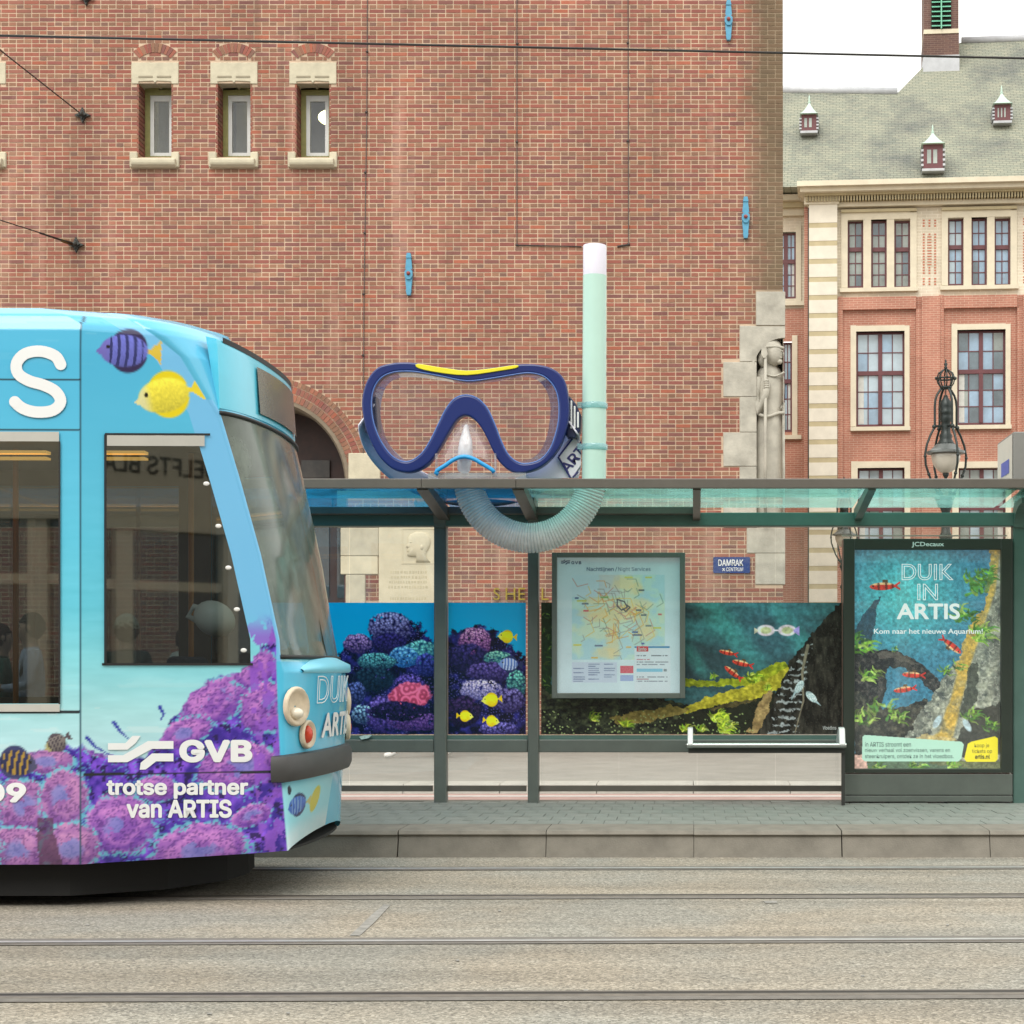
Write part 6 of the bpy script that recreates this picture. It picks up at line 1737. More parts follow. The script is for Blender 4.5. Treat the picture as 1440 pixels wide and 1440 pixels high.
# ================================================================== TRAM
PV=Vector((-2.04,10.76,0))
tram=empty('tram',tuple(PV),R(1.15))
tag(tram,'blue tram wrapped in coral reef print with fish','tram')
zt=[.24,.69,1.05,1.27,1.345,1.447,1.92,2.31,2.683,2.99,3.10,3.186,3.24]
TXc=[-2.28,-2.312,-2.328,-2.335,-2.336,-2.337,-2.435,-2.537,-2.642,-2.817,-2.95,-3.09,-3.25]
Thc=[.80,.81,.81,.81,.81,.82,.86,.89,.94,1.04,1.09,1.12,1.04]
TXn=[-2.22,-2.165,-2.135,-2.12,-2.205,-2.235,-2.31,-2.39,-2.475,-2.56,-2.60,-2.66,-2.80]
Thm=[1.2]*9+[1.2,1.195,1.165,1.06]
def tcurve(z,tab):
    return np.interp(z,zt,tab)
XT0=-3.30; XTAIL=-11.0; XWL=-3.185
def plan(z,kind,t,hs=1.0):
    """point on the near half of the plan outline at height z: (X, half width)"""
    xc,hc,xn,hm=(tcurve(z,T) for T in (TXc,Thc,TXn,Thm))
    xt=min(XT0,xc-.30); hc=hm-.405*(xc-xt)   # the cab side is one flat, tapering plane
    if kind=='main':
        X=XTAIL+(t-XTAIL)*(xt-XTAIL)/(XT0-XTAIL); h=hm
    elif kind=='F':
        X=xc+(xn-xc)*math.sin(t); h=hc*math.cos(t)
    else:
        xl=min(XWL,xc-.2); xr=max(xc-.135,xl+.02)
        if kind=='A': X=xt+(xl-xt)*t
        elif kind=='B': X=xl+(xr-xl)*t
        else: X=xr+(xc-xr)*t
        f=(X-xt)/(xc-xt); h=hm+(hc-hm)*f
    return X,h*hs
def lift(kind,t,z):
    if z>=.75: return 0
    k={'main':0,'A':0.004*t,'B':.004+.020*t,'C':.024+.006*t,'F':.03+.075*math.sin(t)}[kind]
    return k*(1-(z-.24)/.51)
def spaced(a,b_,n): return list(np.linspace(a,b_,n,endpoint=False))
ROWS=spaced(.24,1.10,105)+spaced(1.10,1.31,26)+spaced(1.31,1.345,5)+spaced(1.345,2.505,120)+spaced(2.505,2.545,5)+spaced(2.545,2.70,18)+spaced(2.70,3.10,46)+spaced(3.10,3.24,14)+[3.24]
ROWS=[(z,1.0) for z in ROWS]+[(3.262,.82),(3.28,.5),(3.285,0.0)]
CROWS=[(z,1.0) for z in (.24,.5,.69,.9,1.10,1.2,1.31,1.345,1.6,1.92,2.2,2.505,2.545,2.70,2.85,3.0,3.10,3.186,3.24)]+[(3.262,.82),(3.28,.5),(3.285,0.0)]
FCOLS=[('main',x) for x in [XTAIL,-9.5,-8.4,-6.9,-6.7,-5.2,-5.0,-4.4]+spaced(-4.0,-3.41,62)+spaced(-3.41,XT0,12)]+[('A',t) for t in spaced(0,1,13)]+[('B',t) for t in spaced(0,1,80)]+[('C',t) for t in spaced(0,1,16)]+[('F',t) for t in np.linspace(0,math.pi/2,60)]
CCOLS=[('main',x) for x in [XTAIL,-9.5,-8.4,-6.9,-6.7,-5.2,-5.0,-4.4,-3.41]]+[('A',t) for t in spaced(0,1,2)]+[('B',t) for t in spaced(0,1,6)]+[('C',t) for t in spaced(0,1,3)]+[('F',t) for t in np.linspace(0,math.pi/2,16)]
def is_glass(ca,cb,za,zb):
    """None, or which pane this grid cell belongs to"""
    k,t=ca; zm=(za+zb)/2
    if k=='main':
        xm=(t+(cb[1] if cb[0]=='main' else XT0))/2
        if 1.10<zm<2.505 and xm<-3.41:
            for a,b_ in ((-5.0,-3.41),(-6.7,-5.2),(-8.4,-6.9)):
                if a<xm<b_: return 'side_window'
    if k=='B' and 1.31<zm<2.545 : return 'cab_window'
    if k=='F' and .13<t and 1.345<zm<2.70: return 'windscreen'
    return None
def half(sign,rows,cols,inset=0.0):
    nr,nc=len(rows),len(cols)
    ve=np.zeros((nr*nc,3)); UU=np.zeros(nr*nc); VV=np.zeros(nr*nc); kd=np.zeros(nr*nc,int)
    kk={'main':0,'A':1,'B':2,'C':3,'F':4}
    for i,(z,hs) in enumerate(rows):
        for j,(k,t) in enumerate(cols):
            X,h=plan(z,k,t,hs)
            if inset: h=max(h-inset,0); X-=inset if k=='F' else 0
            zz=z+lift(k,t,z)
            ve[i*nc+j]=(X-PV.x, sign*h, zz)
            if k=='F':
                UU[i*nc+j]=390+t/(math.pi/2)*108; Y=10.3
            else:
                Xr=X; f=np.clip((Xr+3.30)/(-2.32+3.30),0,1); Y=10.76-(1.2-.39*f); UU[i*nc+j]=VX+X*F/Y
            VV[i*nc+j]=VY-(z-H)*F/Y; kd[i*nc+j]=kk[k]
    groups={}
    for i in range(nr-1):
        for j in range(nc-1):
            g=is_glass(cols[j],cols[j+1],rows[i][0],rows[i+1][0]) if rows[i][1]==1 else None
            q=(i*nc+j,i*nc+j+1,(i+1)*nc+j+1,(i+1)*nc+j)
            groups.setdefault(g,[]).append(q if sign<0 else q[::-1])
    return ve,UU,VV,kd,groups
G_TRAM=glass('tram_glass',(154,163,163),.02,(120,120,115),base=.13); G_WS=glass('windscreen_glass',(186,202,194),.36,(150,162,150),base=.03,rough=.12)
M_WRAP=print_mat('tram_wrap',.26,.5,coat=.35)
M_GREYIN=mat('tram_lining',(120,116,104),.7,var=.08,scale=3)
def sub(ve,quads):
    qa=np.array(quads); ids=np.unique(qa); mp_=np.full(len(ve),-1); mp_[ids]=np.arange(len(ids)); return ve[ids],mp_[qa],ids
ve,UU,VV,kd,gr=half(-1,ROWS,FCOLS)
# ---- paint the wrap
p=Paint(UU,VV,(80,190,228))
stops=[430,520,600,760,850,930,1000,1060,1220]; cs=np.array([(86,190,228),(84,190,230),(88,194,232),(98,204,234),(106,208,232),(140,222,234),(176,232,238),(190,232,240),(190,230,240)],float)
p.C=np.stack([np.interp(VV,stops,cs[:,i]) for i in range(3)],-1)
p.C+=((fbm(UU*.02,VV*.12,3)-.5)*22*sstep(500,950,VV))[:,None]
p.over((fbm(UU*.015,VV*.11,6)>.63)*sstep(940,1000,VV)*.35,(225,242,244))
p.over((fbm(UU*.008,VV*.1,16)>.6)*sstep(540,440,VV)*.3,(150,214,238))
side=kd<4
edge=np.interp(UU,[-200,0,30,60,110,150,190,215,240,265,300,340,372,392],[1075,1068,1062,1052,1050,1062,1070,1048,1008,975,950,940,905,840])+(fbm(UU*.09,VV*.09,5)-.5)*18
reef=side*sstep(-2,2,VV-edge)
t=fbm(UU*.06,VV*.06,14,5)
p.over(reef,np.array((58,36,150.))[None]+np.array((96,60,96.))[None]*np.clip((t-.35)*2.4,0,1)[:,None])
p.over(reef*(fbm(UU*.12,VV*.14,41)>.60)*.8,(30,18,72)); p.over(reef*(worley(UU/5,VV/5,17)<.22)*(fbm(UU*.05,VV*.05,25)>.52)*.7,(96,176,214))
def lobe(cx,cy,rx,ry,ang,seed,dark=(86,44,156),light=(224,148,228)):
    m,a,b_,r=p.ell(cx,cy,rx,ry,ang,.06,.20,seed,.07)
    m=m*reef; w=worley(UU/5.5,VV/4.2,seed); tt=fbm(UU*.05,VV*.05,seed+3,4)
    ridge=.5+.5*np.sin(r*9+tt*8)
    f=np.clip(.25+.55*(1-b_)*.5+.35*ridge-.25*w,0,1)
    p.over(m,np.array(dark,float)[None]*(1-f[:,None])+np.array(light,float)[None]*f[:,None])
    p.over(m*(fbm(UU*.34,VV*.5,seed+5,3)<.40)*.42,np.array(dark)*.7)
    p.over(m*sstep(.55,.3,r)*(tt>.52)*.6,(110,140,214))
    p.over(reef*sstep(.86,.98,r)*(1-sstep(1.02,1.14,r))*(fbm(UU*.3,VV*.3,seed+8)>.50)*.85,(108,206,222))
for a in ((300,985,62,30,-30),(352,940,36,24,-30),(372,995,44,36,-15),(380,880,20,30,-60),(255,1030,40,20,-20),(330,1080,60,34,-14),(165,1160,52,44,-10),(275,1200,70,40,-8),(150,1050,38,14,-6),(60,1070,40,18,0),(30,1130,44,36,0),(85,1120,36,40,10),(20,1195,46,34,0),(95,1190,40,36,0),(215,1110,30,20,0),(350,1150,30,16,-20),(-60,1120,60,50,0),(-60,1200,60,40,0)):
    lobe(*a,seed=int(a[0]*3+a[1]),**(dict(dark=(110,64,150),light=(216,152,204)) if a[0]<110 else {}))
p.over(p.poly([(48,1150),(70,1150),(84,1220),(50,1220)],4)*reef*.7,(84,52,78))
for pts in ([(118,1037),(130,1050),(148,1060)],[(156,1016),(166,1030),(178,1040)],[(220,994),(226,1004),(222,1012)],[(384,840),(378,855),(372,880)],[(392,850),(384,868),(380,890)],[(365,862),(376,872),(384,884)]):
    p.over(p.stroke(pts,2.6)*side,(52,60,170))
# pillar stripe, lightened to paint in its highlight
p.over((kd==3)*sstep(905,860,VV),(122,198,244)); p.over((kd==3)*sstep(860,900,VV)*(fbm(UU*.08,VV*.06,9)>.5)*.8,(150,90,210))
# fish on the roof fairing and skirt
p.tang(172,494,84,2,1,(104,110,196),(52,44,84),(120,110,190),(40,46,96),tail=(226,196,70))
p.tang(228,556,90,-12,1,(226,212,70),(238,216,30),(226,226,196),tail=(240,220,60))
for cx,cy,an in ((20,1072,10),):
    p.tang(cx,cy,64,an,-1,(40,44,80),(60,64,110),(90,90,120),(200,160,60),tail=(70,74,130))
p.tang(75,1045,38,-30,1,(120,112,110),(90,80,90),(196,190,120),(50,44,60))
# road grime on the skirt
p.C*=(1-.30*sstep(1170,1225,VV)*fbm(UU*.05,VV*.1,71))[:,None]
# panel gaps
blk=(34,40,46)
p.over((np.abs(UU-109)<2.1)*(kd<2)*.85,(40,74,92)); 
for v_,u0,u1,w in ((535,-900,109,1.5),(605.5,-900,108,1.8),(1001,-900,107,1.5),(1089,112,392,1.4)): p.over((np.abs(VV-v_-(UU-109)*(-.012 if v_>1080 else 0))<w)*(UU>u0)*(UU<u1)*side,blk)
# front: panel blue, pale skirt with two fish, dark foot of the windscreen
fr_=kd==4
p.over(fr_*(VV>930),(84,196,234)); p.over(fr_*sstep(1085,1110,VV),(150,222,236)); p.over(fr_*sstep(1150,1185,VV)*(.5+.5*fbm(UU*.05,VV*.05,7)),(220,238,242))
p.over(fr_*(VV>580)*(VV<930)*(UU<400),(122,198,244)); p.over(fr_*(VV<580),(96,196,234))  # lightened pillar colour with its painted highlight runs on here
p.tang(424,1136,50,0,1,(54,96,180),(28,44,96),(60,110,190),(130,170,214),tail=(196,190,120)); 
m,_,_,_=p.ell(462,1136,9,22,12,.1); p.over(m*fr_,(206,196,40)); m,_,_,_=p.ell(406,1110,4.5,7,0,.1); p.over(m*fr_,(24,40,60))
# window seals
def seal(u0,u1,v0,v1): return
vb,qb,ids=sub(ve,gr[None]); body=quad_mesh('body',vb,qb,M_WRAP,tram,np.clip(p.C[ids],0,255),True)
for g,nm,m in (('side_window','side_window',G_TRAM),('cab_window','cab_window',G_TRAM),('windscreen','windscreen',G_WS)):
    if g in gr:
        vv_,qq,_=sub(ve,gr[g])
        quad_mesh(nm,vv_,qq,m,tram,None,True)
# far side, coarse, and the inner lining of both far wall and roof
ve2,U2,V2,k2,g2=half(1,CROWS,CCOLS)
vb,qb,ids=sub(ve2,g2[None]); far=quad_mesh('far_side_body',vb,qb,M_WRAP,tram,np.tile(np.array((92,198,232.)),(len(ids),1)),True)
for g,nm,m in (('side_window','side_window',G_TRAM),('cab_window','cab_window',G_TRAM),('windscreen','windscreen',G_WS)):
    vv_,qq,_=sub(ve2,g2[g]); quad_mesh(nm,vv_,qq,m,tram,None,True)
ve3,U3,V3,k3,g3=half(1,CROWS[:16],CCOLS,.03); vb,qb,ids=sub(ve3,g3[None]); quad_mesh('lining',vb,qb[:,::-1],M_GREYIN,tram,None,True)
def TL(x,y,z): return (x-PV.x,y-PV.y,z)
def tbox(x0,x1,y0,y1,z0,z1,m,name,bev=0):
    o=MB().box(x0-PV.x,x1-PV.x,y0-PV.y,y1-PV.y,z0,z1).build(name,m,tram)
    if bev: bevel(o,bev,2)
    return o
M_BLACK=mat('black_rubber',(24,24,25),.6,var=.1); M_UNDER_SHADE=mat('underframe_shade',(10,10,10),.8,var=.2)
tbox(-11,-2.75,10.05,11.5,.30,.36,mat('tram_floor',(70,70,68),.8,var=.1),'floor'); tbox(-11,-3.0,9.7,11.85,2.60,2.64,mat('tram_ceiling',(150,148,140),.6,var=.05),'ceiling')
MB().prism_z([(x-PV.x,y-PV.y) for x,y in ((-10.9,9.70),(-3.4,9.70),(-2.95,9.98),(-2.72,10.4),(-2.68,10.76),(-2.72,11.1),(-2.95,11.5),(-3.4,11.8),(-10.9,11.8))],.055,.268).build('underframe_shade',M_UNDER_SHADE,tram); tbox(-11.02,-11,9.6,11.92,.24,3.2,M_BLACK,'rear_gangway')  # near-black block shaped to stand in for shadow below the skirt
up=[plan(.34,k,t) for k,t in CCOLS]
up=[(X-PV.x-.02,-max(h-.03,0)) for X,h in up]; up=up+[(x,-y) for x,y in up[-2::-1]]
MB().prism_z(up,.27,.285).build('under_shade_panel',M_UNDER_SHADE,tram)  # dark tray added to deepen the shade under the nose
for x in (-4.3,-6.1):
    for y in (10.02,11.46):
        o=MB(); o.tube([(x-PV.x,y-.06-PV.y,.29),(x-PV.x,y+.06-PV.y,.29)],.28,28); o.build('wheel',mat('wheel_steel',(60,56,52),.5,.6,var=.2),tram)
M_TLIT=mat('saloon_lamp',(255,226,150),.5,var=0,emit=(240,180,90),estr=.9)
tbox(-9,-3.72,10.26,10.34,2.522,2.538,M_TLIT,'strip_lamp'); tbox(-3.40,-3.16,10.26,10.34,2.522,2.538,M_TLIT,'strip_lamp'); tbox(-9,-3.72,10.26,10.34,2.49,2.502,M_TLIT,'strip_lamp'); tbox(-3.40,-3.16,10.26,10.34,2.49,2.502,M_TLIT,'strip_lamp')
M_POLE=mat('orange_pole',(206,130,50),.4,var=.05)
for x,y in ((-3.06,10.9),(-4.05,10.7),(-4.9,10.9)): MB().tube([TL(x,y,.36),TL(x,y,2.6)],.017,10).build('grab_pole',M_POLE,tram,True)
M_SEAT=mat('seat_fabric',(52,56,74),.9,var=.2,scale=20)
for x in (-4.6,-5.5,-6.4,-7.3):
    for y in (10.0,11.25):
        tbox(x,x+.45,y-.2,y+.22,.74,.84,M_SEAT,'seat',.03); tbox(x-.02,x+.06,y-.2,y+.22,.84,1.42,M_SEAT,'seat_back',.03)
tbox(-3.05,-2.6,10.45,11.05,.74,.86,M_SEAT,'driver_seat',.03); tbox(-3.1,-2.98,10.45,11.05,.86,1.36,M_SEAT,'driver_seat_back',.04)
tbox(-2.72,-2.36,10.2,11.3,.9,1.25,M_BLACK,'dashboard',.04)
tbox(-3.37,-3.33,9.7,11.7,.36,1.3,M_BLACK,'cab_bulkhead')
MB().ellip(TL(-2.77,10.3,1.575),(.125,.09,.10),16,12,Matrix.Rotation(R(28),3,'Y')).build('interior_mirror',mat('white_housing',(244,246,242),.4,var=.04),tram,True)
MB().tube([TL(-2.77,10.3,1.61),TL(-2.89,10.3,1.645),TL(-2.92,10.3,1.59),TL(-2.85,10.3,1.55)],.018,8).build('mirror_arm',mat('white_housing',(226,228,224),.4),tram,True)
# helpers on the near skin
def skin(px,py,off=.006):
    """point just outside the near side for a photo pixel of the side print"""
    X=(px-VX)*9.6/F
    for _ in range(6):
        f=min(max((X+3.30)/(.98),0),1); Y=10.76-(1.2-.39*f); X=(px-VX)*Y/F
    z=H-(py-VY)*Y/F
    xc,hc,hm=(float(tcurve(z,T)) for T in (TXc,Thc,Thm)); xt=min(XT0,xc-.3); hc=hm-.405*(xc-xt)
    if X<=xt: h=hm
    else: h=hm+(hc-hm)*min((X-xt)/(xc-xt),1)
    return (X-PV.x,-h-off,z)
M_TW=mat('white_vinyl',(240,242,242),.35,var=0)
def tlet(t,box,**k): return lettering(t,box,9.6,M_TW,tram,place=lambda u,v: skin(u,v),**k)
tlet('GVB',(248,1040,351,1072),weight=.045,spacing=1.04)
tlet('trotse partner',(146,1097,345,1123),weight=.03); tlet('van ARTIS',(174,1124,322,1150),weight=.03); tlet('09',(-26,1100,34,1128),weight=.04)
b=MB()   # the big rounded S on the roof fairing
sp_=[(82,514),(74,502),(54,495.5),(33,499),(21,512),(23,527),(38,537),(58,543),(75,552),(82,566),(72,578),(50,581),(30,576),(17,565)]
sp_=[(88,528)]+sp_+[(8,552)]; m_=len(sp_); sp_=crom(sp_,8)[8:8*(m_-2)]
for i in range(len(sp_)-1):
    (x0_,y0_),(x1_,y1_)=sp_[i],sp_[i+1]; l_=math.hypot(x1_-x0_,y1_-y0_)+1e-6; nx_,ny_=-(y1_-y0_)/l_*8,(x1_-x0_)/l_*8; of_=.006+.00002*i
    b.quad(skin(x0_+nx_,y0_+ny_,of_),skin(x1_+nx_,y1_+ny_,of_),skin(x1_-nx_,y1_-ny_,of_),skin(x0_-nx_,y0_-ny_,of_))
    if i%2==0 or i in (0,len(sp_)-2):
        cx_,cy_=(x0_,y0_) if i else (x0_,y0_); n_=len(b.v)
        b.v+=[skin(cx_+8*math.cos(k_*math.pi/8),cy_+8*math.sin(k_*math.pi/8),of_+.0004) for k_ in range(16)]; b.f.append(tuple(range(n_,n_+16)))
cx_,cy_=sp_[-1]; n_=len(b.v); b.v+=[skin(cx_+8*math.cos(k_*math.pi/8),cy_+8*math.sin(k_*math.pi/8),.009) for k_ in range(16)]; b.f.append(tuple(range(n_,n_+16)))
b.build('lettering',M_TW,tram)
b=MB()
for q in wave_logo(148,1034.5,240,1082):
    n=len(b.v); b.v+=[skin(x,y) for x,y in q]; b.f.append(tuple(range(n,n+len(q)))[::-1])
b.build('wave_logo',M_TW,tram)
# window trims
M_TRIM=mat('grey_trim',(190,188,180),.5,var=.06)
def strip(px0,px1,py0,py1,m,name,off=.010,n=8):
    b=MB()
    for i in range(n):
        a,c=px0+(px1-px0)*i/n,px0+(px1-px0)*(i+1)/n
        b.quad(skin(a,py1,off),skin(c,py1,off),skin(c,py0,off),skin(a,py0,off))
    return b.build(name,m,tram)
strip(-60,80,608.5,622,M_TRIM,'window_trim'); strip(-60,81,990,1000.5,M_TRIM,'window_trim')
strip(147,284,613,628,M_TRIM,'window_trim'); strip(144,292,610,613.2,M_BLACK,'window_seal'); strip(79.5,82,622,990,M_BLACK,'window_seal'); strip(143,146.5,612,935,M_BLACK,'window_seal'); strip(140,352,932.5,936,M_BLACK,'window_seal')
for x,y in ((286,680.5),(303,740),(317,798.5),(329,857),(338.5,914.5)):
    c=skin(x,y,.004); MB().ellip(c,(.018,.005,.012),12,8).build('window_glint',mat('white_glint',(232,232,228),.4,var=0),tram,True)  # white discs put in for bright dots of light on the glass
# front fittings: placed on the nose by angle and height
def nose(th,z,off=0.0):
    xc,hc,xn=(float(tcurve(z,T)) for T in (TXc,Thm,TXn)); hc=hc-.405*(xc-min(XT0,xc-.3))
    X=xc+(xn-xc)*math.sin(th); h=hc*math.cos(th)
    nx=math.sin(th)/max(xn-xc,.02); ny=-math.cos(th)/hc; l=math.hypot(nx,ny)
    return Vector((X-PV.x+off*nx/l,-h+off*ny/l,z)),Vector((nx/l,ny/l,0))
def sym(th):  # allow th beyond pi/2 for the far half
    if th<=math.pi/2: return th,1
    return math.pi-th,-1
def nosep(th,z,off=0.0):
    t,s_=sym(th); q,n=nose(t,z,off); q.y*=s_; n=Vector((n.x,n.y*s_,0)); return q,n
# bumper
b=MB(); prof=[(-.005,.648),(.035,.655),(.05,.69),(.05,.76),(.035,.795),(-.005,.805)]; ths=np.linspace(-.10,math.pi+.10,40)
for th in ths:
    tt=min(max(th,0),math.pi)
    for off,z in prof:
        q,n=nosep(tt,.72,off+.0); q.z=z+.02*math.sin(tt)
        if th<0: q.x-=.05
        if th>math.pi: q.x-=.05
        b.v.append(tuple(q))
k=len(prof)
for i in range(len(ths)-1):
    for j in range(k-1): b.f.append((i*k+j,i*k+j+1,(i+1)*k+j+1,(i+1)*k+j))
b.f.append(tuple(range(k))); b.f.append(tuple((len(ths)-1)*k+j for j in range(k)))
b.build('bumper',mat('bumper_rubber',(66,66,66),.55,var=.08,scale=12),tram,True,50)
# destination box above the windscreen
b=MB(); ths=np.linspace(.30,math.pi-.30,36)
for th in ths:
    for z,off in ((2.705,.012),(2.72,.030),(3.03,.012),(3.07,.0),(3.09,-.08)):
        q,n=nosep(th,2.80,off); q.z=z+ (.05*(1-math.sin(th)) if z>3 else .0)
        b.v.append(tuple(q))
k=5
for i in range(len(ths)-1):
    for j in range(k-1): b.f.append((i*k+j,(i+1)*k+j,(i+1)*k+j+1,i*k+j+1))
b.f.append(tuple(range(k))[::-1]); b.f.append(tuple((len(ths)-1)*k+j for j in range(k)))
b.build('destination_box',mat('cyan_vinyl',(92,206,234),.28,var=.04,coat=.3),tram,True,40)
b=MB(); ths=np.linspace(1.02,math.pi-1.02,14)
for th in ths:
    for z in (2.75,3.02):
        q,n=nosep(th,2.80,.040-.075*(z-2.78)); q.z=z; b.v.append(tuple(q))
for i in range(13): b.f.append((i*2,i*2+2,i*2+3,i*2+1))
b.build('destination_display',mat('dot_display',(96,92,78),.25,var=.35,scale=60),tram,True)
b=MB()
for i in range(len(ths:=np.linspace(.42,math.pi-.42,36))):
    for z in (3.06,3.09):
        q,n=nosep(ths[i],2.80,.006); q.z=z+.05*(1-math.sin(ths[i])); b.v.append(tuple(q))
for i in range(35): b.f.append((i*2,i*2+2,i*2+3,i*2+1))
b.build('box_top_seal',M_BLACK,tram,True)
# headlights printed as shells: oval cups with a bright lens
def headlight(th,z,ry,rz,lenscol,name='headlight',sgn=1):
    q,n=nosep(th,z,.0); side_=Vector((-n.y,n.x,0))
    e=empty(name,tuple(q),parent=tram)
    b=MB(); seg=20; pr=((1.0,.0),(1.0,.018),(.90,.030),(.72,.012),(.5,.004),(.05,.0))
    for f_,o_ in pr:
        for i in range(seg):
            a=2*math.pi*i/seg; v=side_*(ry*f_*math.cos(a))+Vector((0,0,rz*f_*math.sin(a)))+n*(o_+.003-(abs(ry*f_*math.cos(a)))**2*.0)
            b.v.append(tuple(v))
    for j in range(len(pr)-1):
        for i in range(seg):
            l=(i+1)%seg; b.f.append((j*seg+i,j*seg+l,(j+1)*seg+l,(j+1)*seg+i))
    b.build('housing',mat('shell_cream',(222,206,180),.45,var=.14,scale=18),e,True)
    MB().ellip(tuple(n*.012+Vector((0,0,-rz*.35 if lenscol[1]>150 else 0))),(ry*.42,ry*.42,rz*(.3 if lenscol[1]>150 else .62)),12,8).build('lens',mat('lens_%d'%lenscol[1],lenscol,.15,var=.05),e,True)
for s_ in (1,-1):
    f=(lambda t: t) if s_>0 else (lambda t: math.pi-t)
    headlight(f(.40),1.075,.10,.112,(236,228,210)); headlight(f(.66),.915,.078,.082,(206,70,46))
# wiper cowl
b=MB(); ths=np.linspace(.55,math.pi-.35,24)
for th in ths:
    w=math.sin((th-.55)/(math.pi-.9)*math.pi)**.6
    for z,off in ((1.262,.002),(1.272,.014),(1.28+.035*w,.010),(1.31+.045*w,-.07)):
        q,n=nosep(th,1.27,off); q.z=z; b.v.append(tuple(q))
for i in range(23):
    for j in range(3): b.f.append((i*4+j,(i+1)*4+j,(i+1)*4+j+1,i*4+j+1))
b.build('wiper_cowl',mat('cowl_blue',(130,214,238),.3,var=.04),tram,True)
MB().tube([nosep(th,1.352,.006)[0] for th in np.linspace(.13,math.pi-.13,20)],.012,6).build('windscreen_seal',M_BLACK,tram,True)
MB().tube([nosep(th,2.695,.006)[0] for th in np.linspace(.13,math.pi-.13,20)],.012,6).build('windscreen_seal',M_BLACK,tram,True)
def nlet(t,u0,u1,z0,z1,outline=0,weight=0):
    v,f=text_geo(t,weight,outline,plain=True); lo=v.min(0);hi=v.max(0); b=MB()
    for q in v:
        th=u0+(q[0]-lo[0])/(hi[0]-lo[0])*(u1-u0); z=z0+(q[1]-lo[1])/(hi[1]-lo[1])*(z1-z0); b.v.append(tuple(nosep(th,z,.012+q[2]*(z1-z0))[0]))
    b.f=f; b.build('lettering',M_TW,tram)
nlet('DUIK',.86,1.86,1.085,1.245,outline=.012); nlet('ARTIS',1.02,2.05,.885,1.03,weight=.03)
